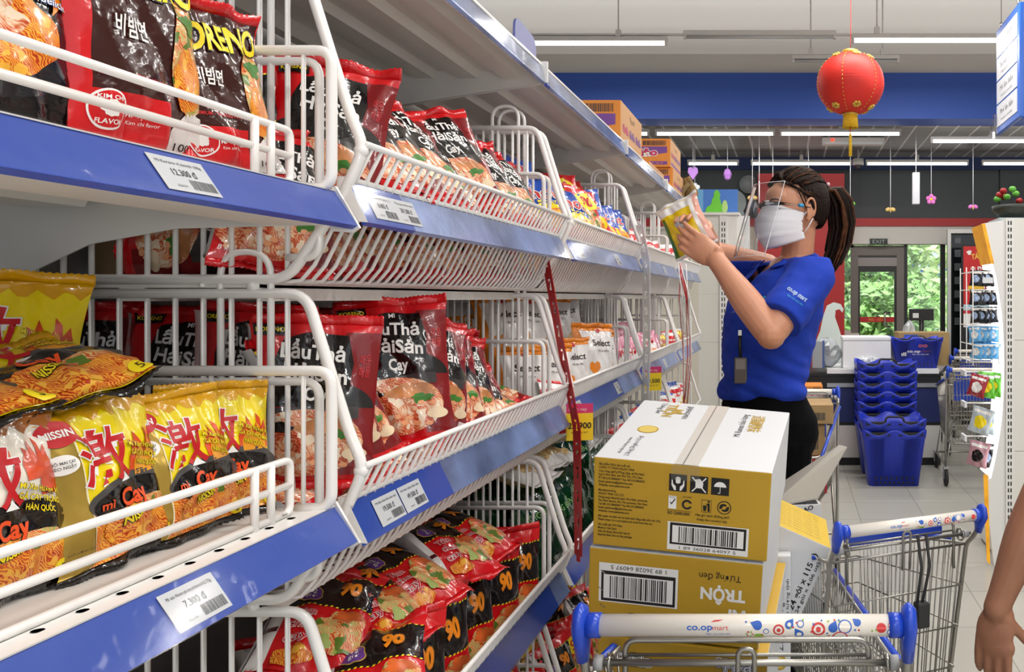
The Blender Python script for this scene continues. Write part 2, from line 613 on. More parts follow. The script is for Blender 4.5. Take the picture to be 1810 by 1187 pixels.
def rail(parent, y0, y1, top, bot, labels=(), pale=0.0, name='price_strip', back=None, chan=.005):
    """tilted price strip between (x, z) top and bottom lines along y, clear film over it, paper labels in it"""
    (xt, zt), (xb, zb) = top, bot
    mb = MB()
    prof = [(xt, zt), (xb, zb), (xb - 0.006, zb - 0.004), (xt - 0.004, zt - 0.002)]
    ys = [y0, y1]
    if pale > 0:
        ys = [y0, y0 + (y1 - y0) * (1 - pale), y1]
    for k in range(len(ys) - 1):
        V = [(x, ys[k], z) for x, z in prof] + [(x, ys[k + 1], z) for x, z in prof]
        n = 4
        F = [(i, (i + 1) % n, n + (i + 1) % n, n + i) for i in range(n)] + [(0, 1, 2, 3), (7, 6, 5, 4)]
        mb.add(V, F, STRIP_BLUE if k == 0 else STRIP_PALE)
    # folded lip and white top channel
    mb.box((xt - 0.012, y0, zt - 0.001), (xt + 0.002, y1, zt + chan), WHITE_WIRE)
    if back is not None:
        pl = [(xt, zt), (xb, zb), (back[0], back[1]), (xt - 0.012, zt)]
        mb.prism([(p[0], p[1]) for p in pl], y0 - 0.001, y0 + 0.001, WHITE_WIRE)
        mb.prism([(p[0], p[1]) for p in pl], y1 - 0.001, y1 + 0.001, WHITE_WIRE)
    o = mb.build(name, parent)
    # film
    n = Vector((zt - zb, 0, xb - xt)).normalized()
    d = Vector((xb - xt, 0, zb - zt))
    L = d.length
    fm = MB()
    N = 12
    R = random.Random(int((y0 + zt) * 1000))
    V = []
    for i in range(N + 1):
        y = y0 - 0.004 + (y1 - y0 + 0.008) * i / N
        for j, t in enumerate((0.0, 0.33, 0.66, 1.03)):
            k = 0.0025 + R.random() * 0.0009
            V.append(Vector((xt, y, zt)) + d * t + n * k)
    F = [(i * 4 + j, (i + 1) * 4 + j, (i + 1) * 4 + j + 1, i * 4 + j + 1) for i in range(N) for j in range(3)]
    fm.add(V, F, FILM, True)
    f = fm.build('film_cover', o)
    f['label'] = 'clear plastic film over the strip'
    for y, txt, price, sd in labels:
        lb = MB()
        h = 0.036
        org = Vector((xt, y, zt)) + d * ((L - h) * 0.6 / L + h / L) + n * 0.0009
        price_label(txt, price, seed=sd, h=h).lay_on(lb, plane_fn(org, (0, 1, 0), -d, 0.0003))
        lo = lb.build('price_label', o)
        lo['label'] = 'paper price label printed %s' % price
    return o

# ---------------------------------------------------------------- wire baskets
def basket_tier(bay, zb, tier_word, depth=-0.94, nsl=39, labels=(), pale=0.8, side_h=0.37, detail=True, arch=True):
    y0, y1 = BAYS[bay]
    t = thing('wire_basket', 'white slatted wire basket with blue price strip, %s tier of the %s shelving bay' % (tier_word, ORD[bay]),
              'wire basket', (0, (y0 + y1) / 2, zb), group='wire baskets of the noodle shelving')
    off = Vector((0, -(y0 + y1) / 2, -zb))
    T = Matrix.Translation(off)
    xr, zr = -0.505, zb + 0.165          # rim
    xc, zc = -0.588, zb                  # bottom front corner
    seg = 6 if detail else 4
    # slats
    mb = MB()
    for i in range(nsl):
        y = y0 + 0.02 + (y1 - y0 - 0.04) * i / (nsl - 1)
        pts = [(xr, y, zr), (-0.525, y, zb + 0.125), (xc + 0.012, y, zc + 0.022), (xc - 0.004, y, zc + 0.003), (xc - 0.03, y, zc), (-0.70, y, zc)]
        mb.tube(pts, 0.0027, WHITE_WIRE, seg, M=T)
    for x, z in ((-0.545, zb + 0.09), (-0.70, zc - 0.003)):
        mb.tube([(x, y0, z), (x, y1, z)], 0.0026, WHITE_WIRE, 6, M=T)
    mb.build('slatted_front', t)
    MB().tube([(xr, y0 + 0.004, zr), (xr, y1 - 0.004, zr)], (0.0042), WHITE_WIRE, 10, M=T).build('rim', t)
    # floor tray with a folded lip
    fl_ = MB().box((depth, y0 + 0.004, zb - 0.006), (-0.63, y1 - 0.004, zb - 0.002), SHELF_GREY, M=T)
    fl_.box((-0.634, y0 + 0.004, zb - 0.022), (-0.63, y1 - 0.004, zb - 0.002), SHELF_GREY, M=T)
    fl_.box((-0.80, y0 + 0.004, zb - 0.022), (-0.77, y1 - 0.004, zb - 0.006), SHELF_GREY, M=T)
    fl_.build('tray', t)
    # side frames
    for k, y in enumerate((y0 + 0.006, y1 - 0.006)):
        sf = MB()
        H = zb + side_h
        outer = fillet([(depth, y, zb + 0.004), (xc - 0.012, y, zb + 0.004), (-0.535, y, zb + 0.10), (-0.508, y, zb + 0.162), (-0.525, y, zb + 0.2), (-0.578, y, H), (depth, y, H)], 0.022, 5)
        sf.tube(outer, 0.0064, WHITE_WIRE, 10, M=T)
        ins = fillet([(depth, y, zb + 0.265), (-0.562, y, zb + 0.265), (-0.562, y, zb + 0.03), (-0.60, y, zb + 0.03)], 0.02, 5)
        sf.tube(ins, 0.0052, WHITE_WIRE, 8, M=T)
        x = -0.60
        while x > depth + 0.01:
            sf.tube([(x, y, zb + 0.004), (x, y, H)], 0.0033, WHITE_WIRE, 6, M=T)
            x -= 0.0335
        if arch:
            a = fillet([(-0.68, y, H - 0.3), (-0.68, y, H + 0.05), (-0.62, y, H + 0.05), (-0.62, y, H - 0.3)], 0.03, 6)
            sf.tube(a, 0.004, WHITE_WIRE, 8, M=T)
        so = sf.build('side_frame', t)
        for cx, cz in ((-0.512, zb + 0.158), (-0.542, zb + 0.088), (-0.64, zb - 0.004)):
            MB().ell(off + Vector((cx, y, cz)), (0.009, 0.007, 0.009), WHITE_WIRE, 10).build('joint_clip', so)
    r = rail(t, y0 + 0.004, y1 - 0.002, (-0.527, zb + 0.122), (-0.503, zb + 0.072), labels, pale, back=(-0.545, zb + 0.075))
    for o in [r]:
        o.location = off
    return t

LB1 = [(0.985, 'Mì lẩu thái hải sản 8 in 1', '8.400 đ', 11), (1.047, 'Thùng mì lẩu thái', '201.500 đ', 12)]
LB2 = [(1.0, 'Mì lẩu thái hải sản cay', '19.500 đ', 13), (1.065, 'Mì lẩu thái hải sản', '49.500 đ', 14)]
Z1, Z2, Z3, Z4, Z5 = 1.468, 1.085, 0.705, 0.325, 0.06
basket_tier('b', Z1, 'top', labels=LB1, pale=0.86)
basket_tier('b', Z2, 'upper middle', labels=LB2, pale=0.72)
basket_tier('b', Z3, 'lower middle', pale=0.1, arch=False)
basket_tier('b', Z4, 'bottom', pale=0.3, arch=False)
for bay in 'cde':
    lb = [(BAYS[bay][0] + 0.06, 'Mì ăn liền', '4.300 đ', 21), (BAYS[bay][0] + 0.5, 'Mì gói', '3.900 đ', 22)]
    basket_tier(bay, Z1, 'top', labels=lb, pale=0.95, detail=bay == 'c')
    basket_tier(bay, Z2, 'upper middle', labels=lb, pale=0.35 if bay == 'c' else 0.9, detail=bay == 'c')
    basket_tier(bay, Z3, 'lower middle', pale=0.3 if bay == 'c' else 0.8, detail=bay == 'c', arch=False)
basket_tier('c', Z4, 'bottom', pale=0.2, detail=False, arch=False)

# ---------------------------------------------------------------- top shelf boards
def header(bay):
    y0, y1 = BAYS[bay]
    y0 -= 0.012; y1 += 0.012
    t = thing('top_shelf', 'grey steel top shelf with ribbed underside over the %s shelving bay' % ORD[bay], 'shelf', (-0.75, (y0 + y1) / 2, 1.95), group='top shelf boards')
    T = Matrix.Translation((0.75, -(y0 + y1) / 2, -1.95))
    b = MB()
    b.box((-0.955, y0, 1.972), (-0.572, y1, 1.976), SHELF_GREY, M=T)
    b.box((-0.578, y0, 1.952), (-0.572, y1, 1.976), SHELF_GREY, M=T)
    for x in (-0.64, -0.74, -0.84):
        b.prism([(x - 0.03, 1.972), (x - 0.022, 1.955), (x + 0.022, 1.955), (x + 0.03, 1.972)], y0, y1, SHELF_GREY, M=T)
    b.box((-0.955, y0, 1.94), (-0.93, y1, 1.972), SHELF_GREY, M=T)
    for i in range(40):
        yy = y0 + 0.02 + (y1 - y0 - 0.04) * i / 39
        b.box((-0.606, yy, 1.9715), (-0.602, yy + 0.011, 1.9721), mat('slot_light', '#f4f3f0', 0.4), M=T)
    b.build('board', t)
    for y in (y0 + 0.004, y1 - 0.004):
        br = MB().prism([(-0.955, 1.972), (-0.955, 1.885), (-0.86, 1.90), (-0.62, 1.938), (-0.578, 1.945), (-0.572, 1.953), (-0.572, 1.972)], y - 0.0015, y + 0.0015, WHITE_PANEL, M=T)
        br.build('bracket', t)
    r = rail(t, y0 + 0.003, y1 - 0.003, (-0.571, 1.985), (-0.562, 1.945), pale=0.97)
    r.location = (0.75, -(y0 + y1) / 2, -1.95)
    cp = MB().box((-0.575, y1 - 0.006, 1.945), (-0.556, y1 - 0.001, 1.995), WHITE_PANEL, M=T, bev=0.002)
    cp.build('end_cap', t)
for bay in 'abcde':
    header(bay)
# dividers standing on the top shelf edge
dv = MB().prism(fillet([(1.70, 1.985), (1.70, 2.05), (1.84, 2.04), (1.842, 1.985)], 0.03, 5), -0.585, -0.58, mat('divider_violet', '#5b629b', 0.4), 'x')
tag(dv.build('shelf_divider'), 'rounded violet-blue plastic divider standing on the top shelf edge', 'divider')

# ---------------------------------------------------------------- nearest bay: flat shelves with a wire fence
def flat_shelf(zs, word, labels):
    y0, y1 = BAYS['a']
    t = thing('flat_shelf', 'white steel shelf with three-bar wire fence and blue price strip, %s one nearest the camera' % word, 'shelf', (-0.72, (y0 + y1) / 2, zs), group='flat shelves nearest the camera')
    T = Matrix.Translation((0.72, -(y0 + y1) / 2, -zs))
    b = MB()
    b.box((-0.955, y0, zs - 0.004), (-0.528, y1 - 0.006, zs), WHITE_PANEL, M=T)
    b.box((-0.534, y0, zs - 0.04), (-0.528, y1 - 0.006, zs), WHITE_PANEL, M=T)
    b.box((-0.60, y0, zs - 0.040), (-0.534, y1 - 0.006, zs - 0.037), WHITE_PANEL, M=T)
    for x in (-0.68, -0.82):
        b.prism([(x - 0.045, zs - 0.004), (x - 0.035, zs - 0.022), (x + 0.035, zs - 0.022), (x + 0.045, zs - 0.004)], y0, y1 - 0.03, WHITE_PANEL, M=T)
    HOLE = mat('hole_dark', '#78736d', 0.7)
    for i in range(22):
        yy = y0 + 0.08 + i * 0.037
        b.lathe([(0.0, 0.0006), (0.0042, 0.0006)], HOLE, 12, M=T @ Matrix.Translation((-0.5435, yy, zs)))
    b.build('board', t)
    for y in (y0 + 0.3, y1 - 0.007):
        MB().prism([(-0.955, zs - 0.004), (-0.955, zs - 0.115), (-0.90, zs - 0.11), (-0.80, zs - 0.062), (-0.70, zs - 0.044), (-0.54, zs - 0.04), (-0.53, zs - 0.03), (-0.53, zs - 0.004)], y - 0.0015, y + 0.0015, WHITE_PANEL, M=T).build('bracket', t)
    fe = MB()
    ye = y1 - 0.035
    for k, h in enumerate((0.004, 0.034, 0.062)):
        xk = -0.553
        if k == 2:
            fe.tube(fillet([(xk, y0, zs + h), (xk, ye, zs + h), (xk, ye, zs + 0.004), (xk, ye - 0.02, zs + 0.004)], 0.01, 4), 0.0041, WHITE_WIRE, 8, M=T)
        else:
            fe.tube([(xk, y0, zs + h), (xk, ye, zs + h)], 0.0041, WHITE_WIRE, 8, M=T)
    for yy in (ye - 0.062, ye - 0.036):
        fe.tube([(xk + 0.002, yy, zs + 0.0), (xk + 0.002, yy, zs + 0.064)], 0.0041, WHITE_WIRE, 8, M=T)
    fe.build('wire_fence', t)
    g = MB()
    y = y1 - 0.012
    g.tube(fillet([(-0.955, y, zs + 0.158), (-0.520, y, zs + 0.158), (-0.520, y, zs + 0.002), (-0.56, y, zs + 0.002)], 0.018, 6), 0.006, WHITE_WIRE, 10, M=T)
    x = -0.552
    while x > -0.95:
        g.tube([(x, y, zs), (x, y, zs + 0.158)], 0.0028, WHITE_WIRE, 6, M=T)
        x -= 0.105
    g.build('end_guard', t)
    r = rail(t, y0, y1 + 0.002, (-0.526, zs + 0.001), (-0.498, zs - 0.040), labels, 0.0, chan=.0002)
    r.location = (0.72, -(y0 + y1) / 2, -zs)
    cp = MB().prism([(-0.528, zs + 0.004), (-0.524, zs + 0.006), (-0.496, zs - 0.042), (-0.504, zs - 0.048), (-0.53, zs - 0.046)], y1 + 0.002, y1 + 0.006, WHITE_WIRE, M=T)
    cp.build('end_cap', t)
    return t
flat_shelf(1.573, 'upper', [(0.648, 'Mì Koreno vị kimchi 100g', '12.300 đ', 5)])
flat_shelf(1.209, 'lower', [(0.66, 'Mì xào Nissin gà cay phômai HQ 72g', '7.300 đ', 6)])

# hanging perforated clip strips
def clip_strip(name, pts, m, label, width=0.03):
    P = [Vector(p) for p in pts]
    mb = MB()
    # flat band along the path, with rectangular openings: two side rails and rungs
    L = [0]
    for a, b in zip(P, P[1:]):
        L.append(L[-1] + (b - a).length)
    def pos(s):
        for i in range(len(P) - 1):
            if s <= L[i + 1] or i == len(P) - 2:
                t = (s - L[i]) / (L[i + 1] - L[i])
                return P[i].lerp(P[i + 1], t), (P[i + 1] - P[i]).normalized()
    side = Vector((0.72, -0.69, 0)).normalized()
    n = int(L[-1] / 0.012)
    for sgn in (-1, 1):
        V, F = [], []
        for i in range(n + 1):
            p, d = pos(L[-1] * i / n)
            nr = d.cross(side).normalized()
            for a, c in ((width * 0.5, 0.0006), (width * 0.15, 0.0006), (width * 0.15, -0.0006), (width * 0.5, -0.0006)):
                V.append(p + side * (sgn * a) + nr * c)
        for i in range(n):
            for j in range(4):
                F.append((i * 4 + j, i * 4 + (j + 1) % 4, (i + 1) * 4 + (j + 1) % 4, (i + 1) * 4 + j))
        mb.add(V, F, m)
    k = int(L[-1] / 0.052)
    for i in range(k + 1):
        s0 = L[-1] * i / k
        p, d = pos(min(s0, L[-1] - 1e-4))
        nr = d.cross(side).normalized()
        h = 0.014
        V = [p + side * a + d * b_ + nr * c for c in (-0.0006, 0.0006) for a, b_ in ((-width * .23, -h), (width * .23, -h), (width * .23, h), (-width * .23, h))]
        mb.add(V, [(0, 1, 2, 3), (7, 6, 5, 4), (0, 1, 5, 4), (1, 2, 6, 5), (2, 3, 7, 6), (3, 0, 4, 7)], m)
        # hook tab
        if i < k:
            p2, d2 = pos(min(s0 + L[-1] / k * 0.36, L[-1] - 1e-4))
            q = [p2 + side * (-0.004), p2 + side * 0.004, p2 + side * 0.003 + d2 * 0.017 + nr * 0.004, p2 - side * 0.003 + d2 * 0.017 + nr * 0.004]
            mb.add(q, [(0, 1, 2, 3)], m)
    return tag(mb.build(name), label, 'clip strip')
RSTRIP = mat('red_plastic', '#c0141c', 0.35)
clip_strip('clip_strip', [(-0.565, 1.85, 1.56), (-0.525, 1.835, 1.36), (-0.485, 1.835, 1.15), (-0.483, 1.84, 0.86)], RSTRIP, 'red perforated plastic clip strip hanging down over the baskets', 0.032)
clip_strip('clip_strip', [(-0.515, 2.76, 1.70), (-0.49, 2.75, 1.58), (-0.488, 2.75, 1.25), (-0.50, 2.76, 1.0)], mat('white_plastic', '#fbfaf8', 0.35), 'white perforated plastic clip strip hanging down over the baskets', 0.044)
rb = MB()
R = random.Random(4)
for i in range(7):
    rb.tube([(-0.47 + R.uniform(-.02, .02), 3.5 + R.uniform(-.03, .03), 1.60), (-0.46 + R.uniform(-.03, .03), 3.5, 1.45), (-0.45 + R.uniform(-.015, .03), 3.5, 1.2), (-0.455 + R.uniform(-.01, .01), 3.5, 0.95)], 0.0022, RSTRIP if i % 3 else WHITE_WIRE, 5)
rb.box((-0.475, 3.48, 1.27), (-0.43, 3.484, 1.45), clear('clear_pocket', alpha=0.4))
tag(rb.build('ribbon_bundle'), 'bundle of thin red and white ribbons hanging from the basket rim', 'ribbon')

# promo tags hanging from the strips
def promo(loc, rz, label, price='25.900'):
    t = thing('price_tag', label, 'price tag', loc, rz)
    y = MB().box((-0.03, -0.0006, -0.085), (0.03, 0.0006, -0.022), mat('tag_yellow', '#f5d31c', 0.5))
    Print().text(price, 0, -0.05, 0.014, INK, bold=0.02).text('đã bao gồm VAT', 0, -0.066, 0.004, INK).lay_on(y, plane_fn((0, -0.0007, 0), (1, 0, 0), (0, 0, 1)))
    y.build('yellow_panel', t)
    p = MB().box((-0.03, -0.0007, -0.022), (0.03, 0.0007, 0.0), mat('tag_pink', '#d6336c', 0.5))
    Print().text('Hôm nay', -0.004, -0.012, 0.008, mat('tag_pale', '#f3d9e4', 0.5)).lay_on(p, plane_fn((0, -0.0008, 0), (1, 0, 0), (0, 0, 1)))
    p.build('pink_header', t)
promo((-0.485, 1.86, 1.205), math.radians(12), 'yellow and pink promotional price tag hanging beside the red clip strip')
promo((-0.485, 2.86, 1.205), math.radians(20), 'yellow promotional price tag hanging beside the white clip strip', '19.500')
# ================================================================== noodle packs
def C(h, rough=0.24, coat=0.5, n=None):
    return mat('film_' + h.strip('#') if n is None else n, h, rough, coat=coat, bump=0.2, bscale=40)
N_ORANGE = food('print_orange_noodles', ('#7e1d08', '#c63d0c', '#ee8120', '#f7b83f'), 210, 3.5, 150)
N_RED = food('print_red_seafood', ('#5e0f0a', '#a3210f', '#cf5527', '#e8b087', '#f3dfc4'), 130, 4.5, 120, ww=.2)
N_GREEN = food('print_greens_and_chilli', ('#6c1709', '#b8330f', '#df6a22', '#e8c48a', '#a3b14b'), 120, 4.5, 100, ww=.25)
N_BROWN = food('print_brown_noodles', ('#6e3d17', '#b07436', '#dcb06c', '#efdcae'), 200, 3.0, 120)
FLAME = mat('print_flame', '#e0491a', 0.3, coat=0.4, vary=0.5, vscale=30)
GOLD = mat('print_gold', '#b89a45', 0.3, metal=0.55, vary=0.2, vscale=20)
SILVER = mat('print_silver', '#c9c9cc', 0.3, metal=0.6)
YEL = C('#f4d90a'); YELD = C('#e0a30c'); CREAM = C('#efe6d6'); BRN = C('#a8621f'); PK_RED = C('#d3121a'); PK_DRED = C('#7c1016')
PK_BLACK = C('#100c0c', 0.16); PK_BROWN = C('#3a1512', 0.2); PK_WHITE = C('#ece9e6'); PK_ORANGE = C('#ef8a1c'); PK_BLUE = C('#1c4fb4')
PK_PINK = C('#d98aa2'); PK_GREEN = C('#0f3a1c', 0.14); PK_MAROON = C('#55111a', 0.2); PK_PURPLE = C('#6a3f93')
T_RED = mat('ink_red', '#c4161f', 0.4); T_YEL = mat('ink_yellow', '#f7dc1c', 0.4); T_ORG = mat('ink_orange', '#e8501c', 0.4); T_DK = mat('ink_dark', '#2a1410', 0.4); T_BLUE = mat('ink_blue', '#2a62bf', 0.4)
T_GREY = mat('ink_grey', '#6d6864', 0.4); PAN = mat('print_pan', '#4b4847', 0.35)

def flame_poly(cx, cy, w, h):
    q = [(-.5, -.5), (-.52, -.1), (-.38, .12), (-.42, .3), (-.25, .2), (-.2, .45), (-.05, .15), (.02, .02), (.12, .25), (.1, .5), (.25, .35), (.3, .1), (.42, .3), (.5, 0.02), (.52, -.5)]
    return [(cx + a * w, cy + b * h) for a, b in q]

# every design: pack width, height, thickness, base film, back film and its print; u runs -1..1, v runs 0..1
def sx_of(W, H):
    return H / (W / 2)

def d_spicy(base, drip, W=0.13, H=0.168, cream=False):
    p = Print(); k = sx_of(W, H)
    pts = [(-1, 1.0), (1, 1.0), (1, .90)] + [(1 - i * .1, .885 - .022 * math.sin(i * 1.9) - (.012 if i % 3 else 0)) for i in range(1, 20)] + [(-1, .88)]
    p.poly(pts, drip, 1)
    p.poly(pl_box(-1, .03, -.56, .86 if not cream else .88), GOLD, 1)
    p.poly(pl_box(-.56, .03, -.54, .86), mat('print_pale_line', '#f2e6c0', 0.4), 2)
    p.poly(pl_box(-.54, .05, 1, .36), N_ORANGE, 2)
    p.poly(pl_ell(.28, .38, .86, .135), PAN if not cream else PK_BLACK, 3)
    p.poly(pl_ell(.25, .36, .78, .115), PK_BLACK, 4)
    p.poly(pl_ell(.35, .22, .72, .13), N_ORANGE, 5)
    p.poly(pl_blob(.55, .3, .34, .05, 3), N_GREEN, 6)
    if not cream:
        p.poly(flame_poly(.60, .62, .62, .26), FLAME, 2)
        p.poly(flame_poly(.62, .58, .5, .2), mat('print_flame_pale', '#f0a022', 0.3, coat=0.4), 3)
    else:
        for fx, fy, fw, fh in ((.1, .77, .3, .1), (.62, .72, .42, .22), (.8, .62, .3, .2)):
            p.poly(flame_poly(fx, fy, fw, fh), FLAME, 2)
    p.text('激', -.14 if not cream else -.02, .64, .24, T_RED, 4, bold=0.012, out=WHITE_INK, outw=0.022, sx=k, shear=.06)
    y0 = .64 if not cream else .56
    for i, t in enumerate(('Mì Xào Hương Vị', 'GÀ CAY PHÔ MAI' if not cream else 'GÀ CAY TRỨNG', 'HÀN QUỐC')):
        p.text(t, .60, y0 - .052 * i, .031, T_YEL, 6, bold=0.018, out=T_DK, outw=0.03, rot=-.12, w=.62 if i < 2 else .4)
    p.text('mì', -.35, .375, .05, T_ORG, 7, bold=0.02, out=PK_BLACK, sx=k, shear=.1)
    p.text('Cay', .16, .385, .10, T_ORG, 7, bold=0.035, out=PK_BLACK, sx=k * .9, shear=.1)
    p.text('NISSIN', .12, .27, .05, T_YEL, 8, bold=0.03, out=PK_BLACK, outw=0.06, rot=.10, sx=k * .8, shear=.2)
    p.poly(pl_ell(-.72, .83, .26, .075), T_RED, 5)
    p.text('NISSIN', -.72, .83, .04, WHITE_INK, 6, bold=0.03, w=.4)
    p.poly(pl_ell(-.80, .66, .2, .055), WHITE_INK, 5)
    p.text('PHÔ MAI CAY' if not cream else 'TRỨNG MUỐI', -.8, .672, .017, T_GREY, 6, w=.3, bold=.02)
    p.text('BÉO NGẬY' if not cream else 'ĐẬM ĐÀ', -.8, .645, .017, T_GREY, 6, w=.26, bold=.02)
    p.text('KHỐI LƯỢNG TỊNH', -.78, .175, .011, T_DK, 6, w=.34)
    p.text('72g', -.72, .12, .045, T_DK, 6, bold=.02, sx=k * .8)
    p.poly(pl_ell(.9, .1, .13, .05), T_YEL, 7)
    p.text('5', .9, .1, .05, T_DK, 8, sx=k)
    return dict(W=W, H=H, T=0.03, base=base, back=PK_BLACK, print=p, seal=drip, seal2=PK_BLACK)

def d_hotpot(W=0.135, H=0.195):
    p = Print(); k = sx_of(W, H)
    p.poly(pl_box(.45, .08, 1, .9), PK_DRED, 1)
    p.poly(pl_ell(0, .46, .98, .17, a0=0, a1=PI), mat('print_pot', '#1d1a1a', 0.25, coat=.6), 2)
    p.poly(pl_box(-.95, .40, .75, .47), mat('print_pot_rim', '#3b3636', 0.25, coat=.6), 3)
    p.poly(pl_ell(-.1, .27, .95, .19), N_RED, 4)
    p.poly(pl_blob(.25, .36, .5, .05, 5, wob=.2), mat('print_crab', '#c98550', 0.3, coat=.5, vary=.4, vscale=50), 5)
    p.poly(pl_blob(.45, .31, .2, .03, 8, wob=.3), mat('print_leaf_green', '#3f7d2a', 0.4), 6)
    p.poly(pl_blob(-.5, .36, .22, .03, 9, wob=.2), PK_BLACK, 6)
    p.poly(pl_ell(.7, .2, .2, .035), mat('print_egg', '#efd9b5', .4), 6)
    for i in range(14):
        p.poly(pl_ell(-.75 + (i * 37 % 60) / 40, .13 + (i * 23 % 17) / 100, .07, .016, 10), mat('print_shrimp', '#f0a878', 0.35, coat=.4), 6)
    p.poly([(-.62, .5), (-.66, .7), (-.5, .86), (-.1, .90), (.5, .88), (.62, .72), (.58, .56), (.3, .48), (-.1, .46)], PK_BLACK, 5)
    p.text('Mì', .0, .875, .03, WHITE_INK, 7, bold=.02, sx=k)
    p.text('LẩuThả', -.03, .785, .085, WHITE_INK, 7, bold=.025, w=1.0, rot=-.03)
    p.text('HảiSản', .03, .665, .085, WHITE_INK, 7, bold=.025, w=1.0, rot=-.05)
    p.text('Cay', .05, .545, .075, WHITE_INK, 7, bold=.03, sx=k * .75, rot=-.03)
    p.text('매운', .80, .74, .05, T_RED, 7, rot=0, sx=k * .5)
    p.text('해물', .80, .67, .05, T_RED, 7, rot=0, sx=k * .5)
    p.poly(pl_box(-.95, .88, -.45, .955), PK_BLACK, 4)
    p.text('KORENO', -.7, .915, .025, T_YEL, 6, w=.42, bold=.02)
    p.text('8 in 1', -.75, .12, .03, WHITE_INK, 8, w=.28)
    return dict(W=W, H=H, T=0.036, base=PK_RED, back=PK_RED, print=p, seal=PK_RED, seam=PK_WHITE)

def d_blackbowl(W=0.16, H=0.19):
    p = Print(); k = sx_of(W, H)
    p.poly(pl_blob(0, .42, .86, .25, 4, wob=.05), mat('print_black_bowl', '#1a1a22', 0.2, coat=.6), 2)
    p.poly(pl_blob(0.02, .47, .68, .21, 7, wob=.08), N_ORANGE, 3)
    p.poly(pl_blob(-.05, .52, .35, .1, 9, wob=.2), N_RED, 4)
    p.text('XỐT PHÔ', -.3, .9, .06, T_ORG, 5, bold=.03, sx=k)
    p.poly(pl_ell(.42, .88, .4, .045), PK_ORANGE, 4)
    p.text('phomai', .42, .88, .038, WHITE_INK, 6, bold=.02, out=T_DK, w=.6)
    p.text('Mì xào', -.3, .77, .06, WHITE_INK, 5, bold=.02, sx=k * .9, shear=.15)
    p.text('KORENO', .3, .765, .045, T_YEL, 5, bold=.02, w=.55, shear=.1)
    p.poly([(.55, .68), (.68, .72), (.72, .82), (.78, .73), (.95, .74), (.83, .68), (.9, .6), (.75, .64), (.62, .58), (.66, .66)], PK_ORANGE, 5)
    p.text("It's", .74, .71, .045, WHITE_INK, 6, bold=.01, out=T_BLUE, w=.22, shear=.2)
    p.text('delicious', .74, .65, .04, WHITE_INK, 6, bold=.01, out=T_BLUE, w=.5, shear=.2)
    p.text('110 g', -.8, .38, .04, WHITE_INK, 5, w=.36)
    p.text('hình ảnh chỉ có tính minh họa', -.72, .33, .012, WHITE_INK, 5, w=.5)
    return dict(W=W, H=H, T=0.04, base=PK_BLACK, back=PK_BLACK, print=p, seal=PK_BLACK)

def d_koreno(W=0.15, H=0.215):
    p = Print(); k = sx_of(W, H)
    p.poly(pl_box(-1, .02, -.8, .98), PK_RED, 1)
    p.poly(pl_box(.98, .02, 1, .98), PK_RED, 1)
    p.poly(pl_box(-1, .05, .25, .28), PK_RED, 2)
    p.poly([(.25, .05), (1, .05), (1, .24), (.62, .26), (.3, .16)], PK_WHITE, 2)
    p.poly(pl_blob(.66, .5, .33, .26, 5, wob=.06), N_GREEN, 3)
    p.poly(pl_blob(.62, .4, .26, .14, 8, wob=.1), N_ORANGE, 4)
    p.poly(pl_blob(.7, .66, .2, .05, 2, wob=.3), mat('print_leaf_green', '#3f7d2a', 0.4), 5)
    p.text('KORENO', .02, .80, .15, T_YEL, 6, bold=.03, out=PK_BLACK, outw=.03, w=1.75, shear=.1, rot=.03)
    p.text('비빔면', -.3, .56, .07, WHITE_INK, 5, bold=.02, sx=k * .7)
    p.text('PREMIUM - THƯỢNG HẠNG', -.27, .35, .02, T_RED, 5, bold=.02, w=.95)
    p.poly(pl_ell(-.62, .2, .24, .085), WHITE_INK, 4)
    p.poly(pl_ell(-.62, .2, .215, .076), PK_RED, 5)
    p.text('KIM CHI', -.62, .25, .017, WHITE_INK, 6, bold=.02, w=.28)
    p.poly(pl_blob(-.62, .205, .09, .035, 6, wob=.2), WHITE_INK, 6)
    p.text('FLAVOR', -.62, .15, .02, WHITE_INK, 6, bold=.02, w=.28)
    p.text('Mì Vị Kim Chi', -.08, .20, .026, WHITE_INK, 5, bold=.015, w=.56)
    p.text('Kim chi flavor', -.13, .165, .016, WHITE_INK, 5, w=.4)
    p.text('Nấm', .72, .24, .03, WHITE_INK, 6, bold=.02, w=.26)
    p.text('phô', .76, .2, .03, WHITE_INK, 6, bold=.02, w=.22)
    p.text('100g', .62, .10, .034, T_DK, 6, bold=.01, w=.36)
    return dict(W=W, H=H, T=0.04, base=PK_BROWN, back=PK_RED, print=p, seal=PK_RED)

